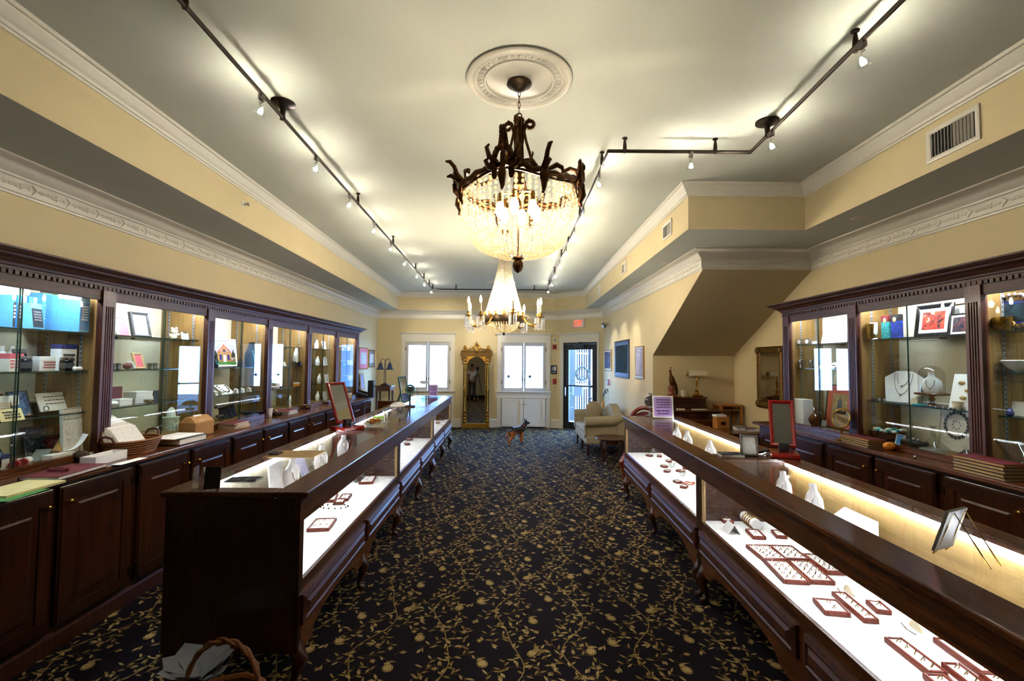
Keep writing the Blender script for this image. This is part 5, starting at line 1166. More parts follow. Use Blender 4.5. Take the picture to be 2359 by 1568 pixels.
vase('silver_dish', 'silver dish with a domed lid in the second case', 'dish', RP(2222, .27, A0), [(.03, 0), (.05, .02), (.04, .035), (.02, .05), (.012, .062), (0, .065)], 'silver')
# third right case
pic('ornate_frame', 'ornate silver baroque frame at the right edge', 'frame', RP(2335, .2, 1.815), RROT, .3, .22, .045, 'silver', 'art_night', 'navy', .01, .1)
mb = MB(); o = bpy.data.objects['ornate_frame']
for k in range(26): a = 2*PI*k/26; mb.ball((.145*math.cos(a), -.018, .11+.105*math.sin(a)), .018, 6, 4, (1, .5, 1))
mb.build('frame_scrollwork', 'silver', o, True)
vase('gold_goblet', 'hammered gold bowl beside the ornate silver frame', 'bowl', RP(2286, .1, 1.815), [(.03, 0), (.05, .03), (.055, .08), (.05, .08), (.04, .03), (0, .02)], 'brass')
vase('white_bow', 'white pleated paper fan on the second shelf', 'fan', RP(2348, .24, 1.56), [(.01, 0), (.05, .03), (.08, .07), (.07, .075), (.03, .04), (0, .03)], 'white')
pic('white_card', 'white certificate with a gold seal at the right edge', 'card', RP(2350, .22, 1.295), RROT, .16, .09, .004, 'white', 'paper', tilt=.2); vase('blue_bird', 'small blue glass bird figurine', 'figurine', RP(2325, .25, 1.295), [(.01, 0), (.02, .015), (.015, .03), (.006, .05), (0, .055)], 'navy')
vase('crystal_bowl', 'large cut crystal punch bowl at the right edge', 'bowl', RP(2352, .2, A0, .2), [(.04, 0), (.05, .01), (.09, .08), (.13, .17), (.125, .17), (.08, .08), (0, .03)], 'clear')

# ================================================================ on the right worktop
tag(MB().lathe([(.03, 0), (.05, .012), (.09, .03), (.088, .033), (.04, .016), (0, .012)], 20, cap=False).build('silver_bowl', 'silver', None, True, loc=V((2.95, 5.25, WZ))), 'shallow silver bowl at the far end of the right worktop', 'bowl')
def table_mirror(label, loc, rz, r):
    t = thing('table_mirror', label, 'mirror', loc, rz); MB().lathe([(.05, 0), (.05, .008), (.012, .016), (.008, .05), (.008, .1)], 20).build('base', 'brass', t, True)
    a = MB(); a.at(0, 0, .1+r, rx=-.25); a.lathe([(r*.9, 0), (r, .002), (r, .012), (r*.93, .014)], 28, cap=False); vs = a.v
    mb = MB(); mb.T = MX.Translation((0, 0, .1+r)) @ MX.Rotation(PI/2-.25, 4, 'X'); mb.tube([(r*math.cos(q), r*math.sin(q), 0) for q in [2*PI*i/32 for i in range(32)]], .007, 8, True); mb.build('rim', 'brass', t, True)
    mb = MB(); mb.T = MX.Translation((0, 0, .1+r)) @ MX.Rotation(PI/2-.25, 4, 'X'); mb.lathe([(0, .003), (r*.98, .003), (r*.98, -.003), (0, -.003)], 32, cap=False); mb.build('mirror_glass', 'mirror', t); return t
table_mirror('round brass table mirror on the right worktop', V((2.85, 4.13, WZ)), RROT+.2, .085)
tag(MB().ball((0, 0, .03), .04, 8, 6, (1.2, .8, .8)).build('amber_stone', 'orange', None, loc=V((2.885, 3.66, WZ))), 'rough amber stone behind the maroon folders', 'stone')
for k in range(4): folder('padded folder in the pile by the round mirror, %s from below' % ORD[k].replace('nearest', 'first'), V((2.848, 3.88, WZ+.0172*k)), RROT+.04*(k % 2), .3, .15, .016, 'charcoal' if k < 3 else 'maroon', 'tan', 'folder pile by the round mirror')
for k in range(5): folder('padded folder in the pile by the third right case, %s from below' % ORD[k].replace('nearest', 'first'), V((2.848, 2.86, WZ+.0192*k)), RROT-.03*(k % 2), .32, .15, .018, 'charcoal' if k < 4 else 'maroon', 'tan', 'folder pile by the third case')
sheet('white catalogue lying at the right edge of the worktop', atz(2330, 1092, WZ), RROT, .3, .15, 'newsprint', .008); sheet('cream envelope on the white catalogue', atz(2345, 1084, WZ+.0085), RROT-.1, .16, .06, 'yellow', .005); sheet('white printed price strip by the folder pile', atz(2330, 1060, WZ)+V((.08, 0, .0)), RROT, .1, .04, 'white', .02)
tag(MB().ball((0, 0, .01), .011, 8, 6).build('metal_clip', 'chrome', None, True, loc=V((2.82, 3.35, WZ))), 'small bright metal clip on the right worktop', 'clip')

# ================================================================ on top of the showcases
TZ = .9655
def red_mirror(label, loc, rz, m='red_lacquer', w=.17, h=.36):
    t = thing('counter_mirror', label, 'mirror', loc, rz); MB().box(-w*.55, w*.55, -.11, .11, 0, .03).build('base', m, t, bevel=.006); MB().box(-.03, .03, -.02, .03, .03, .09).build('support', 'black', t)
    mb = MB(); mb.T = MX.Translation((0, .02, .06)) @ MX.Rotation(-.42, 4, 'X'); mb.frame(w, h, .028, .022, -w/2, 0, .01); mb.build('frame', m, t)
    mb = MB(); mb.T = MX.Translation((0, .02, .06)) @ MX.Rotation(-.42, 4, 'X'); mb.box(-w/2+.02, w/2-.02, .0, .006, .02, h-.02); mb.build('mirror_glass', 'mirror', t); return t
# left run
t = thing('ring_display', 'clear acrylic ring stand on the near left showcase', 'ring stand', atz(470, 1120, TZ), LSR+.3); MB().box(-.05, .05, -.04, .04, 0, .004).box(-.05, .05, .036, .04, 0, .1).build('acrylic_base', 'clear', t)
for k in range(3): MB().box(-.045+.03*k, -.02+.03*k, -.02+.012*k, .0+.012*k, .06-.018*k, .085-.018*k).build('acrylic_block', 'clear', t); MB().lathe([(.006, 0), (.006, .03), (0, .032)], 10, -.03+.03*k, -.005, .07-.018*k).build('ring_finger', 'white', t, True)
t = thing('black_easel', 'black folding display easel on the near left showcase', 'easel', atz(493, 1126, TZ), .3); MB().box(-.035, .035, -.05, -.035, .0, .105).build('front_board', 'black_gloss', t, bevel=.004).rotation_euler = (-.25, 0, 0)
MB().tube([(0, -.01, .1), (0, .07, .004)], .007, 8).build('back_leg', 'black_gloss', t)
t = thing('brochure', 'dark brochure in a clear tray on the near left showcase', 'brochure', atz(560, 1106, TZ), .12); MB().box(-.075, .075, -.05, .05, .004, .008).build('cover', 'brochure', t); MB().box(-.085, .085, -.062, .062, 0, .003).build('acrylic_tray', 'clear', t); text_lines(MB(), .05, -.02, .02, 2, 0, .5, 4)
t = thing('clipboard', 'tan clipboard lying on the left showcase glass', 'clipboard', atz(680, 1046, TZ), .02); MB().box(-.165, .165, -.12, .12, 0, .004).build('board', 'tan', t, bevel=.001); MB().box(-.15, -.09, -.06, .02, .004, .016).tube([(-.15, -.06, .012), (-.13, -.1, .016), (-.1, -.09, .016), (-.09, .0, .014)], .003, 6).build('clip', 'bronze_dark', t)
red_mirror('tilted mirror in a red lacquer frame on the left showcase', atz(800, 988, TZ), 1.0, w=.2, h=.4)
t = thing('candy_bowl', 'cut glass bowl of orange wrapped sweets', 'bowl', atz(852, 984, TZ)+V((0, .1, 0))); MB().lathe([(.05, 0), (.08, .02), (.1, .055), (.096, .055), (.07, .02), (0, .01)], 20, cap=False).build('bowl', 'clear', t, True)
for k in range(22): MB().ball((rr.uniform(-.06, .06), rr.uniform(-.06, .06), .03+rr.uniform(0, .035)), .016, 6, 4, (1.3, .8, .8)).build('sweet', ['orange', 'yellow', 'orange'][k % 3], t)
tag(MB().box(-.06, .06, -.012, .012, 0, .02).build('green_marker', 'lime', None, loc=atz(872, 963, TZ), rz=.1), 'bright green marker beside the sweets', 'marker')
for k, px in enumerate((886, 895)): vase('glass_stand', 'clear stemmed glass behind the green marker, %s one' % ('left', 'right')[k], 'glass', atz(px, 974, TZ), [(.03, 0), (.005, .006), (.004, .07), (.02, .1), (.022, .13), (.02, .13), (0, .075)], 'clear', 'stemmed glasses')
t = thing('desk_lamp', 'small white shaded work lamp on the far left showcase', 'lamp', atz(916, 944, TZ)); MB().lathe([(.05, 0), (.05, .01), (.006, .014), (.006, .06)], 14).build('base', 'black', t, True); MB().lathe([(.1, .05), (.09, .075), (.05, .1), (0, .105)], 18, cap=False).build('shade', 'white', t, True)
t = thing('magnifier_stand', 'black jeweller magnifier on a round stand', 'magnifier', atz(944, 936, TZ), .2); MB().lathe([(.075, 0), (.075, .014), (.012, .02), (.012, .2)], 16).build('stand', 'black', t, True); mb = MB().at(0, -.03, .24, rx=.9); mb.tube([(.055*math.cos(a), .07*math.sin(a), 0) for a in [2*PI*i/20 for i in range(20)]], .014, 8, True); mb.build('lens_ring', 'teal_dark', t, True); mb = MB().at(0, -.03, .24, rx=.9); mb.lathe([(0, 0), (.05, 0)], 16, cap=False); mb.build('lens', 'black_gloss', t)
pic('green_mirror', 'tall narrow mirror with verdigris frame on the left showcase', 'mirror', atz(935, 926, TZ+.03), LSR-.35, .2, .38, .025, 'teal_dark', 'mirror', tilt=.2)
t = thing('acrylic_tower', 'clear acrylic display tower on the far showcase end', 'display stand', atz(975, 917, TZ), .1); MB().box(-.1, .1, -.08, .08, 0, .006).box(-.09, .09, -.07, .07, .24, .246).box(-.1, -.094, -.08, .08, 0, .25).box(.094, .1, -.08, .08, 0, .25).build('acrylic_case', 'clear', t); MB().ball((0, 0, .275), .05, 8, 6, (1.4, 1, .6)).ball((.06, 0, .27), .03, 8, 6).build('white_tissue', 'white', t, True)
def purple_sign(label, loc, rz, w, h, seed):
    t = thing('counter_notice', label, 'sign', loc, rz); lean(t, .16)
    MB().box(-w/2, w/2, -.003, 0, .006, h).box(-w/2, w/2, -.03, .03, 0, .005).build('acrylic_holder', 'clear', t); MB().box(-w/2*.98, w/2*.98, -.0055, -.0032, .008, h*.99).build('notice_card', 'white', t)
    p = [(sx*(w*.42-.02)+.02*math.cos(a), h/2+sz*(h*.43-.02)+.02*math.sin(a)) for sx, sz, a0 in ((1, 1, 0), (-1, 1, PI/2), (-1, -1, PI), (1, -1, 1.5*PI)) for a in [a0+PI/2*i/5 for i in range(6)]]
    MB().prism(p, -.0065, -.0056).build('lilac_panel', 'lilac', t); mb = MB(); text_lines(mb, w*.78, h*.42, h*.86, 4, -.0067, .5, seed); mb.build('printed_text', 'violet_ink', t); mb = MB(); text_lines(mb, w*.78, h*.14, h*.38, 2, -.0067, .62, seed+1); mb.build('printed_text', 'violet_ink', t); return t
purple_sign('purple printed notice near the window end of the left showcase', atz(998, 913, TZ), .12, .17, .22, 7)
# right run
purple_sign('purple printed notice in a holder on the far right showcase', atz(1528, 963, TZ), -.1, .24, .26, 9)
t = thing('pedestal_mirror', 'oval silver mirror on a pedestal beside the purple notice', 'mirror', atz(1498, 958, TZ), -.1); MB().lathe([(.06, 0), (.062, .006), (.02, .02), (.008, .05), (.01, .08), (.006, .11)], 18).build('pedestal', 'silver', t, True)
mb = MB(); mb.tube([(.055*math.cos(a), 0, .18+.068*math.sin(a)) for a in [2*PI*i/28 for i in range(28)]], .011, 8, True); mb.ball((0, 0, .265), .02, 8, 6); mb.build('frame', 'silver', t, True); mb = MB(); mb.T = MX.Translation((0, 0, .18)) @ MX.Rotation(PI/2, 4, 'X'); mb.lathe([(0, .001), (.06, 0)], 24, cap=False); mb.build('mirror_glass', 'mirror', t)
t = thing('card_stack', 'stack of black and white postcards on the right showcase', 'cards', atz(1683, 1050, TZ), -.15)
for k in range(4): MB().box(-.075, .075, -.05, .05, .005*k, .005*k+.0045).build('postcard', 'brochure' if k == 3 else 'paper', t, rz=.03*k)
def pearls(p, w, h, k): pass
t = pic('pearl_frame', 'small beaded silver frame with a printed card', 'frame', atz(1727, 1050, TZ), -.2, .115, .145, .016, 'silver', 'art_doc', tilt=.12)
mb = MB()
for i in range(12):
    for x, z in ((-.05+.1*i/11, .006), (-.05+.1*i/11, .139), (-.051, .008+.13*i/11), (.051, .008+.13*i/11)): mb.ball((x, -.012, z), .0055, 6, 4)
mb.build('beaded_edge', 'silver', t, True)
red_mirror('tilted mirror in a red lacquer frame on the right showcase', atz(1806, 1050, TZ), -.42, w=.16, h=.34)
tag(MB().tube([(-.07, 0, .02), (.07, 0, .02)], .02, 10, flat=.7).build('black_pouch', 'black_gloss', None, True, loc=atz(1755, 1046, TZ), rz=.6), 'black pouch lying beside the red mirror base', 'pouch')
p = atz(2215, 1285, TZ); t = thing('brass_easel', 'brass wire easel holding a grey plaque, seen from behind', 'easel', p, -2.72)
MB().tube([(-.04, -.06, .0), (-.04, -.05, .012), (-.035, .0, .15), (-.03, .085, .002)], .0025, 6).build('left_wire', 'brass', t); MB().tube([(.04, -.06, .0), (.04, -.05, .012), (.035, .0, .15), (.03, .085, .002)], .0025, 6).build('right_wire', 'brass', t)
mb = MB(); mb.T = MX.Translation((0, -.045, .012)) @ MX.Rotation(-.3, 4, 'X'); mb.box(-.06, .06, -.012, -.002, 0, .15); mb.build('plaque', 'grey', t, bevel=.002)
# ================================================================ jewellery inside the showcases
Z5 = lambda x, y: (1580+x/3.028, 1080+y/3.028)
GT = 'ring trays in the near right showcase'
T5 = [((415, 522), (540, 622), (575, 522), 5, 3, 'wood-rimmed ring tray, back left of the block of five'), ((578, 524), (690, 618), (735, 524), 4, 3, 'wood-rimmed ring tray, second in the block of five'), ((540, 626), (680, 770), (700, 626), 5, 3, 'wood-rimmed ring tray, front left of the block of five'), ((708, 628), (865, 772), (860, 628), 5, 3, 'wood-rimmed ring tray, front right of the block of five'), ((812, 584), (985, 710), (940, 584), 5, 3, 'wood-rimmed ring tray, back right of the block of five'),
      ((880, 890), (968, 986), (1040, 890), 2, 1, 'small square wooden tray with one bracelet'), ((1012, 848), (1240, 1040), (1105, 848), 6, 1, 'long narrow wooden ring tray in the middle of the deck'), ((1250, 905), (1330, 976), (1345, 905), 1, 1, 'small wooden ring box right of the long tray'),
      ((1378, 1164), (1690, 1408), (1500, 1164), 5, 1, 'long wooden ring tray nearest the aisle glass'), ((1718, 1166), (2060, 1412), (1850, 1166), 5, 1, 'long wooden ring tray beside the back panel'), ((1775, 1338), (2060, 1560), (1900, 1338), 4, 1, 'long wooden ring tray cut off at the bottom edge'), ((1645, 1414), (1800, 1540), (1790, 1414), 2, 1, 'square wooden tray at the bottom edge of the photo'), ((2036, 1408), (2200, 1530), (2170, 1408), 2, 1, 'square wooden tray in the bottom right corner'),
      ((228, 322), (262, 358), (298, 322), 1, 1, 'tiny wooden ring box nearest the case joint'), ((412, 412), (465, 466), (500, 412), 1, 1, 'small wooden ring box left of a pair'), ((592, 418), (630, 460), (665, 418), 1, 1, 'small wooden ring box right of a pair')]
for A, B, C, nx, ny, lb in T5: tray3(lb, Z5(*A), Z5(*B), Z5(*C), nx, ny, GT)
def on(px, py, z=DK): return atz(px, py, z)
def inside(px, d, z, O, U, N, smax):          # a spot at depth d inside a showcase run, along the sight column px
    k = (px-1177.0)/F; X0 = O.x+N.x*d; Y0 = O.y+N.y*d; s = (X0-k*Y0)/(k*U.y-U.x); s = max(.15, min(smax-.15, s)); return O+U*s+N*d+V((0, 0, z))
def onL(px, d, z=DK): return inside(px, d, z, LSO, LDN, LNN, LSL*3)
def onR(px, d, z=DK): return inside(px, d, z, RSO, RDN, RNN, RSL*2)
t = thing('bracelet_roll', 'white velvet roll wrapped with gold bracelets', 'bracelet roll', onR(1722, .3), RSR); MB().tube([(-.1, 0, .035), (.1, 0, .035)], .033, 16).build('roll', 'white_pad', t, True)
for k in range(4): MB().tube([(-.02+.028*k, .036*math.cos(a), .035+.036*math.sin(a)) for a in [2*PI*i/16 for i in range(16)]], .004, 6, True).build('bracelet', 'brass', t, True)
t = thing('price_card', 'white folded card in the near right showcase corner', 'card', onR(1680, .12), RSR); MB().prism([(-.04, 0), (0, .06), (.04, 0), (.036, 0), (0, .056), (-.036, 0)], -.05, .05, 'x').build('folded_card', 'white', t)
for k, (px, py) in enumerate(((1800, 1152), (1868, 1180))): bust('necklace_bust', 'white neck form seen through the near right glass top, %s one' % ('left', 'right')[k], onR(px, .47, .7305), RSR, .18, 'white_pad', ('silver', 'chain'), 'busts in the near right showcase')
t = thing('wedge_display', 'white wedge display beside the near right neck forms', 'display wedge', onR(1945, .47, .7305), RSR); MB().prism([(-.08, 0), (.06, .1), (.07, .1), (.07, 0)], -.12, .12, 'x').build('wedge', 'white_pad', t)
for k, (px, py) in enumerate(((1955, 1368), (2110, 1452))):
    t = thing('shell_pin_stand', 'pale scallop brooch stand on the white deck, %s one' % ('farther', 'nearer')[k], 'brooch stand', on(px, py), RSR); MB().prism([(.03*math.cos(a), .005+.035*math.sin(a)) for a in [PI*i/10 for i in range(11)]], -.004, .004).build('shell', 'cream', t); MB().tube([(-.05, -.02, .004), (.0, -.035, .004), (.04, -.03, .004)], .002, 5).build('chain', 'silver', t)
t = thing('watch_rack', 'white tent rack of small charms under the glass', 'rack', onR(2195, .44, .7305), RSR); MB().prism([(-.03, 0), (0, .05), (.03, 0), (.028, 0), (0, .046), (-.028, 0)], -.11, .11, 'x').build('folded_rack', 'white', t)
mb = MB()
for i in range(12): mb.ball((-.09+.016*i, -.018, .022), .006, 6, 4)
mb.build('charms', 'bronze_dark', t, True)
# far right showcase
for k, (px, py) in enumerate(((1558, 1018), (1582, 1028), (1634, 1050))): bust('necklace_bust', 'white neck form seen through the far right glass top, %s from the left' % ORD[k], onR(px, .47, .7305), RSR+.2, .18, 'white_pad', ('silver', 'chain'), 'busts in the far right showcase')
SM = [(1471, 1034), (1483, 1030), (1496, 1051), (1519, 1052), (1530, 1076), (1537, 1087), (1553, 1060), (1567, 1087), (1579, 1080), (1561, 1112), (1576, 1123), (1541, 1064)]
for k, (px, py) in enumerate(SM):
    p = on(px, py); tray('small wooden ring box in the far right showcase, number %s counting from the door' % ['one', 'two', 'three', 'four', 'five', 'six', 'seven', 'eight', 'nine', 'ten', 'eleven', 'twelve'][k], p, RSR+.3*((k*7) % 5-2), .07, .055, 1, 1, 'ring boxes in the far right showcase')
for k, (px, py) in enumerate(((1492, 1030), (1505, 1044), (1548, 1076), (1572, 1096))): vase('glass_perfume', 'small clear glass dish among the ring boxes, %s from the door' % ORD[k], 'dish', on(px, py), [(.02, 0), (.035, .02), (.04, .05), (.036, .05), (.02, .012), (0, .01)], 'clear', 'glass dishes in the far right showcase')
tag(MB().tube([(.05*math.cos(a)*(1+.2*math.sin(3*a)), .04*math.sin(a), .006+.004*math.sin(5*a)) for a in [2*PI*i/24 for i in range(24)]], .005, 6, True).build('coral_necklace', 'coral', None, True, loc=on(1587, 1114)), 'coiled coral necklace on the white deck', 'necklace')
# left run, near showcase
GL = 'ring trays in the near left showcase'
Z7 = lambda x, y: (300+x/2.76, 1000+y/2.76)
for A, B, C, nx, ny, lb in (((1180, 532), (1120, 600), (1312, 532), 2, 3, 'wide wooden tray of small pieces nearest the viewer'), ((1262, 376), (1240, 418), (1322, 376), 1, 1, 'wooden ring box, left of three near the glass'), ((1348, 376), (1320, 410), (1410, 376), 1, 1, 'wooden ring box, rear of three near the glass'), ((1310, 405), (1292, 432), (1372, 405), 1, 1, 'wooden ring box, front of three near the glass'), ((1480, 262), (1452, 304), (1565, 262), 2, 1, 'wooden tray beside the silver earring stand'), ((1512, 208), (1490, 228), (1562, 208), 1, 1, 'wooden ring box farthest in the near left showcase')):
    tray3(lb, Z7(*A), Z7(*B), Z7(*C), nx, ny, GL)
t = thing('bead_necklace', 'dark spaced bead necklace laid on the white deck', 'necklace', on(770, 1168), 0)
for i in range(14): a = 2*PI*i/14; MB().ball((.1*math.cos(a), .05*math.sin(a), .006), .006, 6, 4).build('bead', 'black_gloss', t)
t = thing('earring_stand', 'silver sculpted earring stand in the near left showcase', 'earring stand', on(822, 1110), .5); MB().ball((0, 0, .03), .035, 8, 6, (1, .8, .9)).ball((.05, .02, .05), .03, 8, 6, (1, .7, 1.3)).build('stand', 'silver', t, True)
t = thing('price_card', 'white upright card at the far end of the near left deck', 'card', on(888, 1068), LSR-.6); MB().box(-.05, .05, -.004, 0, 0, .11).build('card', 'white', t); lean(t, .25)
for k, (px, py) in enumerate(((682, 1112), (748, 1076), (797, 1048))): bust('necklace_bust', 'white neck form seen through the near left glass top, %s from the viewer' % ORD[k], onL(px, .49, .7305), LSR-.2, .19, 'white_pad', ('silver', 'chain'), 'busts in the near left showcase')
t = thing('mirror_board', 'pale upright board standing in the near left showcase', 'board', onL(648, .52, .7305), LSR); MB().box(-.1, .1, -.01, 0, 0, .19).build('board', 'white', t); MB().box(-.1, .1, 0, .05, 0, .01).build('foot', 'clear', t); lean(t, .1)
t = thing('brochure', 'flower printed leaflet under the near left glass', 'brochure', onL(712, .53, .7305), LSR); MB().box(-.07, .07, -.005, 0, 0, .16).build('cover', 'art_pale', t); lean(t, .4)
# middle and far left showcases
for k, (px, py) in enumerate(((943, 1014), (950, 1002), (962, 994), (968, 998), (974, 990), (958, 1008), (938, 1024))): tray('small wooden ring box in the middle left showcase, number %s from the viewer' % ['one', 'two', 'three', 'four', 'five', 'six', 'seven'][k], on(px, py), LSR+.4*((k*3) % 5-2), .09, .06, 1, 1, 'ring boxes in the middle left showcase')
for k, (px, py) in enumerate(((965, 986), (975, 982), (982, 984))): t = thing('bracelet_ramp', 'white bracelet ramp in the middle left showcase, %s from the left' % ORD[k], 'bracelet stand', on(px, py), LSR, 'far bracelet ramps'); MB().prism([(-.05, 0), (.03, .07), (.05, .05), (.05, 0)], -.05, .05, 'x').build('ramp', 'white_pad', t); MB().tube([(-.05, -.01, .04), (.05, -.01, .045)], .004, 6).build('bracelet', 'silver', t)
for k, (px, dd) in enumerate(((1012, .15), (1018, .25), (1025, .16))): tray('small wooden ring box in the far left showcase, %s from the viewer' % ORD[k], onL(px, dd), LSR+.5*k, .1, .07, 1, 1, 'ring boxes in the far left showcase')
bust('necklace_bust', 'white neck form in the far left showcase by the window', onL(1026, .3), LSR-.5, .2, 'white_pad', ('silver', 'chain'))
vase('crystal_bowl', 'small crystal bowl in the far left showcase', 'bowl', onL(1013, .44), [(.03, 0), (.07, .03), (.08, .07), (.075, .07), (.04, .02), (0, .012)], 'clear')
# ================================================================ far end of the room
# pier mirror
t = thing('pier_mirror', 'tall gilt pier mirror with carved crest between the windows', 'mirror', (-.83, 11.56, 0), .068); t.rotation_euler.x = -.012
MB().box(-.33, .33, -.07, .06, 0, .05).box(-.31, .31, -.06, .06, .05, .1).box(-.32, .32, -.065, .06, .1, .115).build('base', 'gilt', t, bevel=.006)
for s in (-1, 1):
    MB().box(s*.27-.045, s*.27+.045, -.03, .05, .115, 1.72).build('side_board', 'gilt_dark', t); MB().box(s*.27-.02, s*.27+.02, -.036, -.028, .45, 1.5).build('ebony_inset', 'black_gloss', t)
    mb = MB()
    for z0, z1 in ((.4, .95), (1.0, 1.52)): mb.lathe([(.016, z0), (.022, z0+.03), (.012, z0+.06), (.013, z1-.06), (.022, z1-.03), (.016, z1)], 10, s*.27, -.045)
    for z in (.17, .24, .32, .97, 1.56, 1.63): mb.ball((s*.27, -.045, z), .035, 8, 6, (1, .6, .9))
    mb.build('column', 'gilt', t, True)
    mb = MB().prism([(s*.3, 1.5), (s*.33, 1.52), (s*.34, 1.6), (s*.36, 1.63), (s*.37, 1.72), (s*.4, 1.75), (s*.37, 1.87), (s*.3, 1.87)] if s > 0 else [(s*.3, 1.5), (s*.3, 1.87), (s*.37, 1.87), (s*.4, 1.75), (s*.37, 1.72), (s*.36, 1.63), (s*.34, 1.6), (s*.33, 1.52)], -.01, .04); mb.build('ear', 'gilt_dark', t)
    mb = MB(); mb.ball((s*.28, 0, 1.93), .05, 10, 6, (.9, .5, .8)).ball((s*.28, 0, 1.965), .03, 8, 6).ball((s*.15, 0, 1.905), .02, 8, 5).tube([(s*.34, 0, 1.875), (s*.3, 0, 1.885), (s*.22, 0, 1.885), (s*.1, 0, 1.91)], .016, 8); mb.build('corner_finial', 'gilt', t, True)
ap = [(-.225, 1.42)] + [(-.225*math.cos(a), 1.5+.21*math.sin(a)) for a in [PI*i/18 for i in range(19)]] + [(.225, 1.42), (.225, 1.74), (-.225, 1.74)]
MB().prism(ap, -.02, .02).build('arched_spandrel', 'gilt', t)
MB().box(-.34, .34, -.04, .05, 1.72, 1.75).box(-.32, .32, -.03, .05, 1.75, 1.84).box(-.36, .36, -.055, .05, 1.84, 1.87).build('entablature', 'gilt_dark', t)
mb = MB()
for r0 in (.1, .075): mb.tube([(r0*math.cos(a)*1.0, -.01, 1.89+r0*1.15*math.sin(a)) for a in [PI*i/14 for i in range(15)]], .014, 8)
mb.ball((0, -.01, 2.03), .025, 8, 6).ball((0, -.01, 2.07), .016, 8, 6).ball((-.045, -.01, 2.025), .012, 8, 5).ball((.045, -.01, 2.025), .012, 8, 5).ball((0, -.03, 1.87), .045, 8, 6, (1, .5, 1.5)).ball((-.06, -.01, 1.9), .025, 8, 6).ball((.06, -.01, 1.9), .025, 8, 6)
mb.build('carved_crest', 'gilt', t, True)
for s in (-1, 1): MB().box(s*.225-.008 if s < 0 else s*.225-.004, s*.225+.004 if s < 0 else s*.225+.008, -.034, -.02, .115, 1.5).build('inner_moulding', 'gilt', t)
MB().box(-.225, .225, -.012, -.004, .115, 1.735).build('mirror_glass', 'mirror', t)
# plant stand and lamp
p = V((-2.82, 10.75, 0)); t = thing('plant_stand', 'tall square mahogany stand in the far left corner', 'stand', p); MB().box(-.19, .19, -.19, .19, 1.02, 1.05).build('top', 'mahogany', t, bevel=.008); MB().box(-.16, .16, -.16, .16, .93, 1.02).build('frieze', 'mahogany', t)
for x in (-.14, .14):
    for y in (-.14, .14): MB().lathe([(.018, 0), (.02, .3), (.026, .35), (.016, .4), (.02, .8), (.024, .93)], 10, x, y).build('leg', 'mahogany_v', t, True)
MB().box(-.15, .15, -.15, .15, .3, .32).build('lower_shelf', 'mahogany', t)
t = thing('tulip_lamp', 'bronze table lamp with two hanging tulip glass shades', 'lamp', p+V((0, 0, 1.05))); MB().lathe([(.1, 0), (.11, .01), (.08, .03), (.03, .045), (.02, .06)], 16).build('base', 'bronze_dark', t, True)
MB().tube([(-.02, 0, .05), (-.015, 0, .35)], .007, 8).tube([(.02, 0, .05), (.015, 0, .35)], .007, 8).build('stem', 'bronze_dark', t, True)
for s in (-1, 1):
    MB().tube([(0, 0, .35), (s*-.01, 0, .5), (s*.02, 0, .58), (s*.06, 0, .6), (s*.1, 0, .56), (s*.105, 0, .5)], .007, 8).build('gooseneck', 'bronze_dark', t, True)
    MB().lathe([(.02, .51), (.04, .47), (.05, .42), (.065, .38), (.1, .35), (.094, .352), (.06, .385), (.045, .42), (.03, .47)], 18, s*.105, 0, cap=False).build('tulip_shade', 'agate', t, True)
# half-height gate at the end of the left worktop
t = thing('half_gate', 'low mahogany gate between the left worktop and showcase', 'gate', (-2.48, 9.0, 0), 0); MB().box(0, .72, -.02, .02, .08, .82).build('panel', 'mahogany', t); MB().box(-.01, .73, -.03, .03, .82, .85).build('cap_rail', 'mahogany', t); MB().box(0, .06, -.022, .022, 0, .08).build('foot', 'mahogany', t)
# wall devices on the far wall
def wdev(name, label, cat, x, z, w, h, m): t = thing(name, label, cat, (x, YF-.001, z)); MB().box(-w/2, w/2, -.03, 0, -h/2, h/2).build('housing', m, t, bevel=.005); return t
t = wdev('wall_speaker', 'small white alarm speaker beside the door casing', 'speaker', 1.07, 2.14, .055, .11, 'white'); MB().box(-.018, .018, -.033, -.03, -.03, .03).build('grille', 'grey', t)
t = wdev('alarm_strobe', 'red fire alarm strobe below the white speaker', 'alarm', 1.07, 1.97, .1, .115, 'red'); MB().box(-.025, .025, -.045, -.03, -.025, .03).build('strobe_lens', 'clear', t)
t = wdev('exit_plaque', 'dark blue tactile exit plaque with a running figure', 'sign', 1.055, 1.42, .145, .21, 'agate'); mb = MB(); mb.box(.005, .05, -.032, -.03, -.03, .075).ball((-.02, -.031, .055), .012, 8, 5, (1, .2, 1)).tube([(-.02, -.032, .04), (-.03, -.032, .01), (-.05, -.032, -.02)], .006, 6).tube([(-.03, -.032, .01), (-.012, -.032, -.005), (-.02, -.032, -.03)], .006, 6).tube([(-.045, -.032, .03), (-.02, -.032, .035), (-.005, -.032, .02)], .005, 6).box(-.05, .05, -.032, -.03, -.075, -.065); mb.build('pictogram', 'white', t)
t = wdev('fire_pull', 'red fire alarm pull station on the far wall', 'alarm', 1.075, 1.13, .09, .13, 'red'); MB().box(-.03, .03, -.036, -.03, -.02, .01).build('pull_handle', 'maroon', t)
t = wdev('thermostat', 'cream thermostat below the red pull station', 'thermostat', 1.075, .97, .06, .08, 'cream'); MB().box(-.015, .015, -.033, -.03, -.01, .02).build('display', 'grey', t)
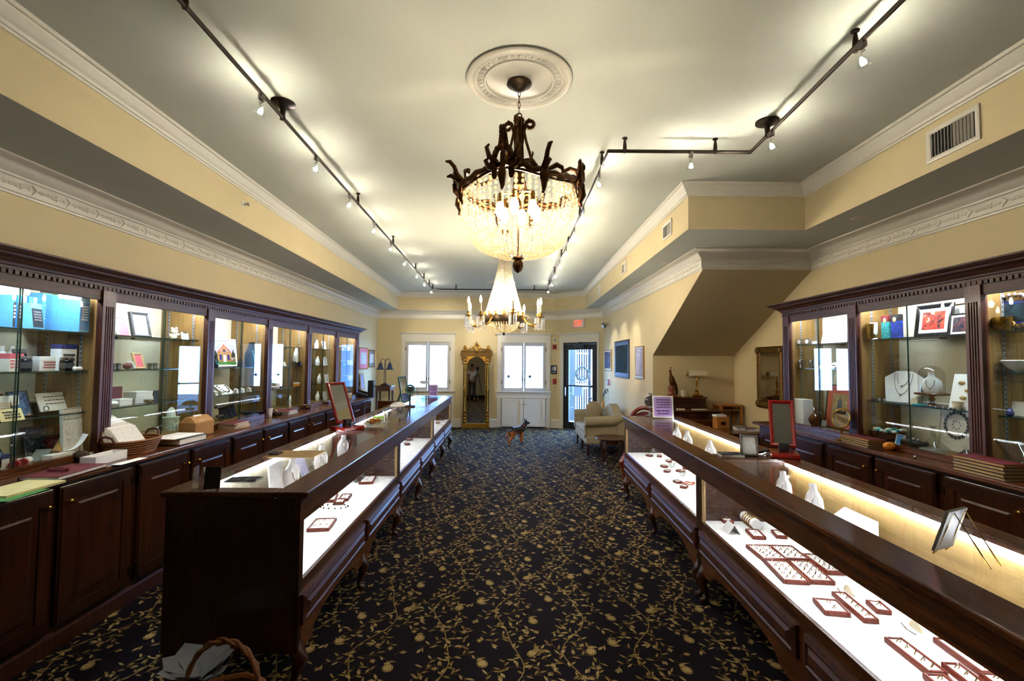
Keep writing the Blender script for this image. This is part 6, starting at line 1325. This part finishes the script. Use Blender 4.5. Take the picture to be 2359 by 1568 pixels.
# exit sign over the street door
t = thing('exit_sign', 'white box sign with glowing red EXIT letters over the door', 'sign', (1.13+.752*.65, YF-.659*.65, 2.42), DROT); MB().box(-.15, .15, -.045, -.002, 0, .2).build('housing', 'white', t, bevel=.004); MB().box(-.125, .125, -.0465, -.045, .02, .18).build('face', 'paper', t)
def strokes(mb, boxes, x): 
    for a, b, c, d in boxes: mb.box(x+a, x+b, -.0485, -.0465, c, d)
for ch, x, bx in (('e', -.115, [(0, .014, .03, .17), (.014, .05, .156, .17), (.014, .045, .094, .107), (.014, .05, .03, .044)]), ('i', .025, [(0, .014, .03, .17)]), ('t', .052, [(0, .058, .156, .17), (.022, .036, .03, .156)])):
    mb = MB(); strokes(mb, bx, x); mb.build('letter_'+ch, 'exit_red', t)
MB().prism([(-.052, .03), (-.037, .03), (.013, .17), (-.002, .17)], -.0485, -.0465).prism([(-.002, .03), (.013, .03), (-.037, .17), (-.052, .17)], -.0488, -.0466).build('letter_x', 'exit_red', t)
# emergency light on the picture wall
t = thing('emergency_light', 'white twin-head emergency light high on the picture wall', 'emergency light', (2.099, 10.3, 2.36), RROT); MB().box(-.1, .1, -.06, 0, -.02, .06).build('housing', 'white', t, bevel=.006)
for s in (-1, 1): mb = MB().at(s*.09, -.09, .05, rx=1.0, rz=s*.5); mb.lathe([(.02, .05), (.05, .0), (.06, -.04), (0, -.03)], 14, cap=False); mb.build('lamp_head', 'silver', t, True)
t = thing('fire_pull', 'red fire alarm box on the picture wall by the couch', 'alarm', (2.099, 10.2, 1.18), RROT); MB().box(-.07, .07, -.03, 0, -.06, .06).build('housing', 'red', t, bevel=.004); MB().box(-.02, .02, -.034, -.03, -.03, .03).build('pull_handle', 'white', t); MB().box(.1, .16, -.015, 0, -.05, .05).build('switch_plate', 'white', t)
wallpic('wall_picture', 'small gilt framed sunset painting nearest the door', 1394, 1410, 804, 851, .05, 'gilt', 'art_sunset', side=1); wallpic('wall_picture', 'large dark framed painting between the two gilt ones', 1418, 1451, 782, 867, .1, 'black', 'art_night', side=1); wallpic('wall_picture', 'narrow gilt framed painting nearest the niche', 1465, 1485, 795, 869, .05, 'gilt', 'art_pale', side=1)
# settee
t = thing('settee', 'cream camel-back settee with rolled arms by the picture wall', 'sofa', (1.66, 8.92, 0), RROT)     # local front -y faces -X; local x runs towards the viewer
L2 = .7
MB().box(-L2, L2, -.36, .3, .2, .34).build('seat_frame', 'upholstery', t, bevel=.02); MB().box(-L2+.12, L2-.12, -.38, .16, .34, .44).build('seat_cushion', 'upholstery', t, bevel=.035)
pts = [(-L2, .3)] + [(-L2+2*L2*i/20, .62+.22*math.exp(-((i-10)/5.5)**2)) for i in range(21)] + [(L2, .3)]
MB().prism(pts, .16, .33).build('camel_back', 'upholstery', t, bevel=.03)
for s in (-1, 1):
    MB().box(s*(L2-.07)-.05, s*(L2-.07)+.05, -.36, .3, .3, .56).build('arm', 'upholstery', t, bevel=.02); MB().tube([(s*(L2-.03), -.38, .58), (s*(L2-.03), .1, .6), (s*(L2-.04), .28, .66)], [.085, .085, .07], 16).build('arm_roll', 'upholstery', t, True)
    MB().prism([(s*(L2-.07), .3), (s*(L2-.14), .42), (s*(L2-.15), .5), (s*(L2-.02), .52), (s*(L2+.01), .36)], -.385, -.36).build('arm_front', 'upholstery', t)
for x in (-L2+.06, 0, L2-.06): MB().frus(x-.018, x+.018, -.34, -.304, .2, 0, .004).build('leg', 'mahogany_v', t)
for x in (-L2+.06, L2-.06): MB().frus(x-.018, x+.018, .24, .276, .2, 0, .004).build('leg', 'mahogany_v', t)
mb = MB().at(0, 0, .2, rx=-.2, rz=.5); mb.ball((0, 0, 0), .2, 14, 8, (1, .35, 1)); o = mb.build('throw_pillow', 'upholstery', None, True, loc=(1.62, 9.28, .46)); tag(o, 'tufted cream throw pillow against the far settee arm', 'pillow')
o = MB().ball((0, 0, .05), .16, 12, 7, (1, .8, .32)).tube([(-.1, 0, .06), (-.05, .02, .15), (.05, .02, .15), (.1, 0, .06)], .01, 8).build('handbag', 'velvet_black', None, True, loc=(1.5, 8.72, .44)); tag(o, 'black soft handbag lying on the settee seat', 'handbag')
# low side table and carved chair
t = thing('side_table', 'low dark side table with shaped top before the settee', 'table', (1.62, 7.62, 0)); MB().lathe([(0, .4), (.26, .4), (.275, .41), (.27, .425), (0, .425)], 28, cap=False).build('table_top', 'mahogany', t, True); MB().lathe([(.2, .33), (.2, .4)], 24).build('apron', 'mahogany', t)
for k in range(4):
    a = PI/4+k*PI/2; c, s = math.cos(a), math.sin(a); MB().tube([(.17*c, .17*s, .38), (.21*c, .21*s, .32), (.2*c, .2*s, .2), (.17*c, .17*s, .06), (.2*c, .2*s, .01)], [.03, .032, .02, .014, .02], 8).build('leg', 'mahogany_v', t, True)
t = thing('carved_chair', 'carved red mahogany chair behind the far right showcase end', 'chair', (1.72, 6.2, 0), -.35); MB().box(-.24, .24, -.23, .23, .4, .45).build('seat_rail', 'rosewood', t, bevel=.01); MB().ball((0, 0, .455), .23, 14, 6, (1, .95, .22)).build('seat', 'maroon', t, True)
mb = MB(); mb.tube([(.2*math.cos(a), .23, .76+.24*math.sin(a)) for a in [2*PI*i/28 for i in range(28)]], .028, 8, True); mb.tube([(-.1, .23, .45), (-.12, .23, .56)], .022, 8).tube([(.1, .23, .45), (.12, .23, .56)], .022, 8); mb.build('oval_back', 'rosewood', t, True); mb = MB(); mb.T = MX.Translation((0, .235, .76)) @ MX.Rotation(PI/2, 4, 'X'); mb.lathe([(0, .02), (.12, .012), (.19, 0)], 24, cap=False); mb.build('back_pad', 'maroon', t, True)
for x in (-.21, .21):
    MB().tube([(x, -.2, .42), (x*1.15, -.25, .36), (x*1.05, -.22, .2), (x, -.18, .06), (x*1.1, -.23, .012)], [.035, .042, .026, .018, .026], 10).build('leg', 'rosewood', t, True); MB().tube([(x, .2, .42), (x, .24, .2), (x, .3, .01)], [.026, .022, .02], 8).build('leg', 'rosewood', t, True)
# umbrella stand
p = V((1.93, 10.35, 0)); t = thing('umbrella_stand', 'slim metal umbrella stand behind the settee', 'stand', p); MB().lathe([(.12, 0), (.12, .02), (.1, .02), (.1, .03)], 16).build('base', 'silver', t, True)
for z in (.35, .62): MB().tube([(.1*math.cos(a), .1*math.sin(a), z) for a in [2*PI*i/20 for i in range(20)]], .008, 6, True).build('hoop', 'silver', t, True)
for k in range(4): a = PI/4+k*PI/2; MB().tube([(.1*math.cos(a), .1*math.sin(a), .02), (.1*math.cos(a), .1*math.sin(a), .62)], .007, 6).build('upright', 'silver', t)
def umbrella(label, loc, dx, m, h=.95):
    t = thing('umbrella', label, 'umbrella', loc); e = V((dx, -.04, h)); f = lambda u: tuple(e*u); MB().tube([f(.03), f(.12), f(.5), f(.72), f(.78)], [.008, .04, .058, .026, .014], 10).build('folded_canopy', m, t, True); MB().tube([f(.75), f(.93)], .007, 8).build('shaft', 'silver', t); a = e; MB().tube([f(.92), f(1.0), (a.x+.02, a.y, a.z+.04), (a.x+.06, a.y, a.z+.04), (a.x+.07, a.y, a.z)], .011, 8).build('crook_handle', 'mahogany_v', t, True)
umbrella('furled orange umbrella in the umbrella stand', p+V((.0, -.02, .031)), .09, 'orange'); umbrella('furled brown umbrella in the umbrella stand', p+V((.04, .04, .031)), .03, 'tan', .9)
umbrella('furled dark umbrella leaning by the street door', V((1.82, 10.62, .002)), -.1, 'agate', .78)

# ================================================================ the niche under the stairs
t = thing('secretary_desk', 'dark mahogany secretary desk in the niche', 'desk', (2.56, 6.78, 0)); MB().box(-.32, .32, -.2, .26, .08, .93).build('body', 'mahogany_v', t, bevel=.004); MB().box(-.34, .34, -.22, .27, .93, .955).build('ledge', 'mahogany', t, bevel=.006); MB().box(-.3, .22, .04, .26, .955, 1.1).build('upper_case', 'mahogany_v', t, bevel=.004); MB().box(-.32, .24, .02, .27, 1.1, 1.12).build('top', 'mahogany', t)
for z in (.3, .52, .74): d = MB().box(-.29, .29, -.212, -.2, z-.09, z+.09).build('drawer', 'mahogany', t); MB().ball((-.15, -.22, z), .012, 8, 6).build('knob', 'brass', d, True); MB().ball((.15, -.22, z), .012, 8, 6).build('knob', 'brass', d, True)
sheet('envelopes lying on the secretary ledge', (2.62, 6.65, .9555), .1, .2, .08, 'paper', .01); sheet('cream booklet at the left of the secretary ledge', (2.36, 6.65, .9555), .0, .1, .07, 'cream', .014)
# peacock statue
t = thing('peacock_statue', 'carved bronze peacock statue on a turned pedestal', 'statue', (2.33, 6.92, 1.1205), 0); MB().lathe([(.07, 0), (.07, .015), (.05, .03), (.04, .06), (.055, .12), (.05, .14), (.03, .16)], 16).build('pedestal', 'rosewood', t, True)
mb = MB(); loft(mb, [(.15, .02, .02, 0, 0), (.18, .04, .04, .01, 0), (.22, .045, .045, .01, 0), (.27, .035, .038, 0, 0), (.31, .018, .02, -.012, 0), (.34, .013, .015, -.018, 0), (.365, .017, .018, -.02, 0), (.38, .01, .01, -.022, 0)], 12); mb.tube([(-.03, 0, .365), (-.05, 0, .36)], [.006, .001], 6); mb.build('bird_body', 'bronze', t, True); MB().tube([(.03, 0, .24), (.06, 0, .16), (.075, 0, .06), (.07, 0, .01)], [.02, .03, .026, .01], 10, flat=.6).build('tail', 'bronze', t, True); MB().tube([(-.018, 0, .378), (-.01, 0, .41)], .004, 6).ball((-.01, 0, .413), .009, 6, 5).build('head_crest', 'bronze', t, True)
cup('coffee_mug', 'white mug with a printed crest on the secretary', V((2.5, 6.9, 1.1205)), .045, .09, 'cream', None, True, 'mug'); box_item('matchbox', 'small cream box beside the mug', 'box', (2.6, 6.9, 1.1205), 0, .03, .03, .06, 'yellow', 'yellow')
t = thing('bankers_lamp', 'brass bankers lamp with a white glass shade', 'lamp', (2.72, 6.94, 1.1205)); t.location.x = 2.7; MB().lathe([(.085, 0), (.09, .01), (.075, .025), (.03, .035), (.02, .06), (.028, .08), (.012, .1), (.012, .2), (.02, .21), (.01, .23), (.01, .3)], 18).build('stem', 'brass', t, True)
MB().prism([(.07*math.cos(a), .3+.075*math.sin(a)) for a in [PI*i/10 for i in range(11)]] + [(-.062, .3), *[(-.062*math.cos(a), .3+.067*math.sin(a)) for a in [PI*i/10 for i in range(1, 10)]], (.062, .3)], -.13, .13, 'x').build('glass_shade', 'cream', t); MB().ball((-.14, 0, .31), .016, 8, 6).ball((.14, 0, .31), .016, 8, 6).build('end_knob', 'brass', t, True); MB().tube([(.04, -.02, .3), (.04, -.02, .2)], .0015, 5).ball((.04, -.02, .195), .006, 6, 4).build('pull_chain', 'brass', t)
# small maple stand, boxes and low desk
wood('honey_maple', 'a8662a', 'c88a48', .4, 3, 2, .2)
t = thing('maple_stand', 'honey-coloured wooden telephone stand in the niche corner', 'stand', (3.1, 6.85, 0)); MB().box(-.16, .16, -.14, .14, 1.0, 1.02).build('top', 'honey_maple', t); MB().box(-.14, .14, -.12, .13, .94, .95).build('shelf', 'honey_maple', t); MB().box(-.14, .14, .12, .13, .95, 1.0).build('back_board', 'honey_maple', t)
for x in (-.14, .14):
    for y in (-.12, .12): MB().frus(x-.016, x+.016, y-.016, y+.016, 1.0, 0, .003).build('leg', 'honey_maple', t)
t = thing('low_desk', 'low dark desk in front of the niche', 'desk', (2.72, 6.02, 0)); MB().box(-.5, .5, -.3, .3, .73, .765).build('top', 'mahogany', t, bevel=.006); MB().box(-.46, -.1, -.28, .28, .08, .73).build('pedestal_left', 'mahogany_v', t); MB().box(.2, .46, -.28, .28, .08, .73).build('pedestal_right', 'mahogany_v', t); MB().box(-.1, .2, .2, .25, .4, .73).build('modesty_panel', 'mahogany', t)
for x in (-.42, .42): MB().box(x-.03, x+.03, -.26, .26, 0, .08).build('plinth', 'mahogany', t)
t = thing('card_file', 'small oak card file box on the low desk', 'box', (2.72, 6.2, .7655)); MB().box(-.08, .08, -.07, .07, 0, .15).build('body', 'honey_maple', t, bevel=.004); MB().box(-.03, .03, -.075, -.07, .05, .09).build('label_holder', 'brass', t); MB().ball((0, -.08, .03), .008, 6, 5).build('pull', 'brass', t, True)
sheet('white cloth folded on the card file box', (2.7, 6.2, .916), .1, .14, .1, 'white', .025, name='folded_cloth', cat='cloth')
box_item('adding_machine', 'small white adding machine on the low desk', 'machine', (2.88, 6.05, .7655), -.1, .1, .14, .05, 'white', 'grey'); sheet('pink and white papers on the low desk', (3.05, 6.0, .7655), .15, .26, .18, 'paper', .006); sheet('lilac paper on top of the desk papers', (3.0, 6.02, .772), .1, .16, .1, 'lilac', .002)
# gilt wall mirror
pic('gilt_wall_mirror', 'large antique gilt mirror on the right wall by the niche', 'mirror', (3.286, 6.06, 1.03), RROT, .6, .79, .09, 'gilt_dark', 'mirror', tilt=0, d=.05, strut=False)
o = bpy.data.objects['gilt_wall_mirror']; mb = MB()
for sx in (-1, 1):
    for z in (.05, .74): mb.ball((sx*.255, -.03, z), .045, 8, 6, (1, .4, 1))
mb.build('corner_ornament', 'gilt_dark', o, True)

# ================================================================ outside the door
t = thing('porch_screen', 'porch wall coloured as blue shade and dark shutter behind the gate', 'wall', (0, 13.35, -.02)); MB().box(1.5, 1.86, 0, .3, 0, 3.0).build('pier', 'shade_blue', t); MB().box(1.86, 2.25, .05, .12, 0, 2.6).build('shade_panel', 'shade_dark', t)  # pier and dark panel carry the porch shade in their colour
t = thing('iron_gate', 'white painted iron gate folded open outside the door', 'gate', (1.76, 12.9, -.07), .7)
for k in range(6): MB().box(.095*k-.009, .095*k+.009, -.009, .009, .05, 2.05).build('bar', 'gate_white', t)
for z in (.08, .95, 1.15, 1.9): MB().box(-.01, .49, -.012, .012, z, z+.03).build('cross_rail', 'gate_white', t)
for k in range(6): MB().tube([(.08*k+.04+.025*math.cos(a), 0, 1.05+.05*math.sin(a)) for a in [2*PI*i/12 for i in range(12)]], .006, 5, True).build('scroll', 'gate_white', t)
t = thing('wreath', 'dried flower wreath hanging on the iron gate', 'wreath', (1.9, 12.72, 1.3), .2); rw = random.Random(3)
MB().tube([(.17*math.cos(a), 0, .17*math.sin(a)) for a in [2*PI*i/24 for i in range(24)]], .03, 7, True).build('wreath_ring', 'leaf_green', t, True)
for k in range(46):
    a = rw.random()*6.28; r0 = .17+rw.uniform(-.07, .07); mb = MB().at(r0*math.cos(a), -.03-rw.random()*.03, r0*math.sin(a), ry=rw.random()*6, rz=rw.random()); mb.ball((.03, 0, 0), .035, 6, 4, (1, .2, .4)); mb.build('wreath_leaf', ['leaf_green', 'dry_rose_shaded', 'dry_tan_shaded', 'leaf_green', 'dry_rose_shaded'][k % 5], t)  # leaf colours darkened to hold the shade of the porch
t = thing('mail_box', 'black mail box fixed to the iron gate', 'mail box', (1.78, 12.72, .72), .2); MB().box(-.12, .12, -.06, .06, 0, .24).build('box', 'black', t, bevel=.008); MB().box(-.125, .125, -.07, .06, .2, .25).build('flap', 'black', t)
t = thing('garden_shrub', 'pale potted shrub outside the door', 'shrub', (1.42, 12.75, -.02))
MB().lathe([(.1, 0), (.14, .2), (.15, .22), (0, .2)], 14, cap=False).build('pot', 'stucco', t, True)
mb = MB()
for k in range(120): a = rw.random()*6.28; r0 = rw.random()*.2; mb.at(r0*math.cos(a), r0*math.sin(a), .3+rw.random()*.6, ry=rw.random()*3, rz=a); mb.add([(0, 0, 0), (.03, .02, 0), (.08, 0, .01), (.03, -.02, 0)], [(0, 1, 2, 3)])
o = mb.build('foliage', 'gate_white', t); o['kind'] = 'stuff'
# ================================================================ figures
def skin(name, verts, edges, radii, m, parent=None, loc=(0, 0, 0), rz=0, sub=2, root=0):
    me = bpy.data.meshes.new(name); me.from_pydata(verts, edges, []); me.materials.append(MATS[m] if isinstance(m, str) else m)
    o = bpy.data.objects.new(name, me); COL.objects.link(o); o.location = loc; o.rotation_euler = (0, 0, rz)
    if parent is not None: o.parent = parent
    o.modifiers.new('skin', 'SKIN'); o.modifiers['skin'].use_smooth_shade = True
    if not me.skin_vertices: me.skin_vertices.new()
    for i, r in enumerate(radii): me.skin_vertices[0].data[i].radius = r if isinstance(r, tuple) else (r, r)
    me.skin_vertices[0].data[root].use_root = True
    s = o.modifiers.new('sub', 'SUBSURF'); s.levels = sub; s.render_levels = sub
    # freeze to a plain mesh
    dg = bpy.context.evaluated_depsgraph_get(); dg.update(); ev = o.evaluated_get(dg); nm = bpy.data.meshes.new_from_object(ev); o.modifiers.clear(); o.data = nm
    for p in nm.polygons: p.use_smooth = True
    return o
# ---- shepherd dog statue: head to +x
m, nt, b = newmat('dog_coat'); Lk = nt.links; b.inputs['Roughness'].default_value = .55
tc = nt.nodes.new('ShaderNodeTexCoord'); sx = nt.nodes.new('ShaderNodeSeparateXYZ'); Lk.new(tc.outputs['Object'], sx.inputs[0]); nz = nt.nodes.new('ShaderNodeTexNoise'); nz.inputs['Scale'].default_value = 18; Lk.new(tc.outputs['Object'], nz.inputs['Vector'])
ad = nt.nodes.new('ShaderNodeMath'); ad.operation = 'MULTIPLY_ADD'; ad.inputs[1].default_value = .10; Lk.new(nz.outputs[0], ad.inputs[0]); Lk.new(sx.outputs[2], ad.inputs[2])
rp = nt.nodes.new('ShaderNodeValToRGB'); rp.color_ramp.elements[0].position = .25; rp.color_ramp.elements[1].position = .30; rp.color_ramp.elements[0].color = lin((170, 100, 40)); rp.color_ramp.elements[1].color = lin((30, 26, 26)); Lk.new(ad.outputs[0], rp.inputs[0]); Lk.new(rp.outputs[0], b.inputs['Base Color'])
t = thing('dog_statue', 'black and tan shepherd dog statue standing on the carpet', 'statue', (.12, 9.42, 0), .5)
vs = [(-.02, 0, .27), (.08, 0, .275), (.15, 0, .30), (.19, 0, .36), (.22, 0, .40), (.27, 0, .395), (.31, 0, .385),      # 0-6 trunk, neck, head, muzzle
      (-.12, 0, .265), (-.17, 0, .24), (-.21, 0, .17), (-.235, 0, .10),                                              # 7 rump, tail
      (.12, .04, .22), (.125, .045, .14), (.12, .045, .05), (.135, .045, .015), (.12, -.04, .22), (.11, -.045, .14), (.10, -.045, .05), (.115, -.045, .015),
      (-.12, .04, .2), (-.085, .045, .145), (-.15, .045, .075), (-.145, .045, .02), (-.125, .045, .014), (-.12, -.04, .2), (-.10, -.045, .145), (-.17, -.045, .075), (-.165, -.045, .02), (-.145, -.045, .014)]
ed = [(0, 1), (1, 2), (2, 3), (3, 4), (4, 5), (5, 6), (0, 7), (7, 8), (8, 9), (9, 10), (1, 11), (11, 12), (12, 13), (13, 14), (1, 15), (15, 16), (16, 17), (17, 18), (7, 19), (19, 20), (20, 21), (21, 22), (22, 23), (7, 24), (24, 25), (25, 26), (26, 27), (27, 28)]
rd = [.065, .078, .062, .045, .046, .03, .02, .062, .026, .02, .01] + [.032, .022, .016, .016]*2 + [.042, .03, .018, .015, .016]*2
skin('body', vs, ed, rd, m, t)
for s in (-1, 1): MB().prism([(.19, .42), (.225, .42), (.205, .485)], s*.032-.006, s*.032+.006).build('ear', 'black', t)
mb = MB(); mb.T = MX.Translation((.165, 0, .325)) @ MX.Rotation(.7, 4, 'Y'); mb.tube([(.058*math.cos(a), .055*math.sin(a), 0) for a in [2*PI*i/18 for i in range(18)]], .008, 6, True); mb.build('collar', 'red', t, True)

# ---- the photographer, standing behind the viewpoint and seen only in the pier mirror
px0, py0 = -.24, -.8
t = thing('person', 'man in white short-sleeved shirt and dark trousers, reflected in the pier mirror', 'person', (px0, py0, 0), PI)     # faces +Y
bv = [(0, 0, .95), (0, 0, 1.1), (0, .01, 1.25), (0, .01, 1.42), (0, 0, 1.5), (0, -.02, 1.58), (0, -.02, 1.66), (0, -.01, 1.73),
      (-.18, .01, 1.40), (-.22, .02, 1.12), (-.12, -.2, 1.1), (-.06, -.27, 1.13), (.18, .01, 1.40), (.25, .02, 1.13), (.2, -.18, 1.18), (.16, -.26, 1.24),
      (-.1, 0, .88), (-.11, -.01, .5), (-.12, .02, .1), (-.12, -.12, .04), (.1, 0, .88), (.11, -.01, .5), (.13, .02, .1), (.14, -.12, .04)]
be = [(0, 1), (1, 2), (2, 3), (3, 4), (4, 5), (5, 6), (6, 7), (3, 8), (8, 9), (9, 10), (10, 11), (3, 12), (12, 13), (13, 14), (14, 15), (0, 16), (16, 17), (17, 18), (18, 19), (0, 20), (20, 21), (21, 22), (22, 23)]
br = [(.15, .11), (.15, .11), (.16, .115), (.14, .1), .055, (.07, .085), (.076, .092), .06, .055, .042, .034, .03, .055, .042, .034, .03, .085, .055, .04, .035, .085, .055, .04, .035]
skin('body', bv, be, br, 'skin', t)
sv = [(0, 0, .93), (0, 0, 1.1), (0, .01, 1.25), (0, .01, 1.42), (0, 0, 1.49), (-.18, .01, 1.40), (-.21, .02, 1.2), (.18, .01, 1.40), (.23, .02, 1.2)]
skin('shirt', sv, [(0, 1), (1, 2), (2, 3), (3, 4), (3, 5), (5, 6), (3, 7), (7, 8)], [(.175, .13), (.17, .13), (.178, .132), (.155, .115), .065, .072, .068, .072, .068], 'white', t)
skin('trousers', [(0, 0, .97), (-.1, 0, .86), (-.11, -.01, .5), (-.12, .02, .08), (.1, 0, .86), (.11, -.01, .5), (.13, .02, .08)], [(0, 1), (1, 2), (2, 3), (0, 4), (4, 5), (5, 6)], [(.165, .125), .1, .075, .07, .1, .075, .07], 'charcoal', t)
for x in (-.12, .14): MB().ball((x, -.09, .045), .13, 12, 6, (.42, 1, .34)).build('shoe', 'kraft', t, True)
MB().ball((0, .0, 1.7), .1, 12, 8, (.84, 1, .82)).build('hair', 'hair', t, True)
for s in (-1, 1): MB().ball((s*.03, -.098, 1.655), .011, 8, 6).build('eye', 'hair', t, True); MB().ball((s*.078, -.01, 1.64), .022, 8, 6, (.4, .7, 1.2)).build('ear', 'skin', t, True)
MB().ball((0, -.115, 1.625), .016, 8, 6, (.8, 1, 1.4)).build('nose', 'skin', t, True); MB().ball((0, -.1, 1.59), .022, 8, 6, (1.2, .4, .3)).build('mouth', 'maroon', t, True)
for hx, hy, hz, s in ((-.05, -.29, 1.135, 1), (.155, -.285, 1.255, -1)):
    hv = [(hx, hy+.02, hz), (hx, hy-.03, hz+.005)]; he = [(0, 1)]; hr = [(.03, .018), (.034, .016)]
    for k, (dx, l) in enumerate(((-.026, .055), (-.009, .066), (.009, .062), (.026, .048))):
        n = len(hv); hv += [(hx+dx, hy-.05, hz+.006), (hx+dx, hy-.05-l*.5, hz-.004), (hx+dx*.9, hy-.05-l*.75, hz-.028)]; he += [(1, n), (n, n+1), (n+1, n+2)]; hr += [.0095, .0088, .008]
    n = len(hv); hv += [(hx+s*.035, hy-.01, hz), (hx+s*.05, hy-.045, hz-.01)]; he += [(0, n), (n, n+1)]; hr += [.011, .009]
    skin('hand', hv, he, hr, 'skin', t, sub=1)
t = thing('camera_tripod', 'black tripod with a camera beside the photographer', 'tripod', (0, -.3, 0))
MB().tube([(0, 0, .9), (0, 0, 1.46)], .014, 10).build('centre_column', 'black', t)
for k in range(3): a = PI/2+2*PI*k/3; MB().tube([(.03*math.cos(a), .03*math.sin(a), 1.28), (.36*math.cos(a), .36*math.sin(a), .012)], [.017, .012], 10).build('leg', 'black' if k else 'silver', t, True)
MB().box(-.035, .035, -.04, .04, 1.46, 1.5).tube([(0, -.04, 1.48), (.02, -.2, 1.42)], .008, 8).build('pan_head', 'black', t)
MB().box(-.075, .075, -.035, .035, 1.5, 1.6).box(-.035, .035, -.03, .03, 1.6, 1.64).build('camera_body', 'black', t, bevel=.008)
mb = MB(); mb.T = MX.Translation((0, .035, 1.55)) @ MX.Rotation(-PI/2, 4, 'X'); mb.lathe([(.036, 0), (.038, .04), (.042, .09), (.036, .09), (0, .07)], 20, cap=False); mb.build('lens', 'black_gloss', t, True)

# ---- gift basket on the carpet in front of the near showcase end
p = V((-1.17, 2.02, 0)); t = thing('gift_basket', 'round wicker basket with tall hoop handle at the bottom edge', 'basket', p)
for k in range(9): r0 = .11+.006*k; MB().tube([((r0+.004*math.sin(9*a+k*PI))*math.cos(a), (r0+.004*math.sin(9*a+k*PI))*math.sin(a), .012+.024*k) for a in [2*PI*i/36 for i in range(36)]], .0125, 6, True).build('wicker_coil', 'wicker', t, True)
MB().lathe([(0, .002), (.11, .002), (.11, .01), (0, .01)], 20, cap=False).build('basket_base', 'wicker', t)
for o in (0, 1): MB().tube([(.155*math.cos(a), .008*math.sin(8*a+o*PI), .19+.255*math.sin(a)**.8+.006*math.cos(8*a+o*PI)) for a in [PI*i/40 for i in range(41)]], .0085, 7).build('hoop_handle', 'wicker', t, True)
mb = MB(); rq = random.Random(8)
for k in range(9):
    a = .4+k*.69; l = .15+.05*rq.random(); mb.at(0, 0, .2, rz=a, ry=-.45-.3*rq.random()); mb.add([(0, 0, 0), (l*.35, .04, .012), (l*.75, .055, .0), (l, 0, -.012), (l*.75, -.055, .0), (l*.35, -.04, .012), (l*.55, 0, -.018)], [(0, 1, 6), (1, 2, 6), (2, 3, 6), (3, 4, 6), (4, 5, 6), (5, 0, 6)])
o = mb.build('tissue_flower', 'tissue', None, True, loc=(-1.29, 2.06, .06)); tag(o, 'white crumpled tissue flower in the wicker basket', 'tissue')  # white tissue greyed, so its colour carries the dim light near the floor
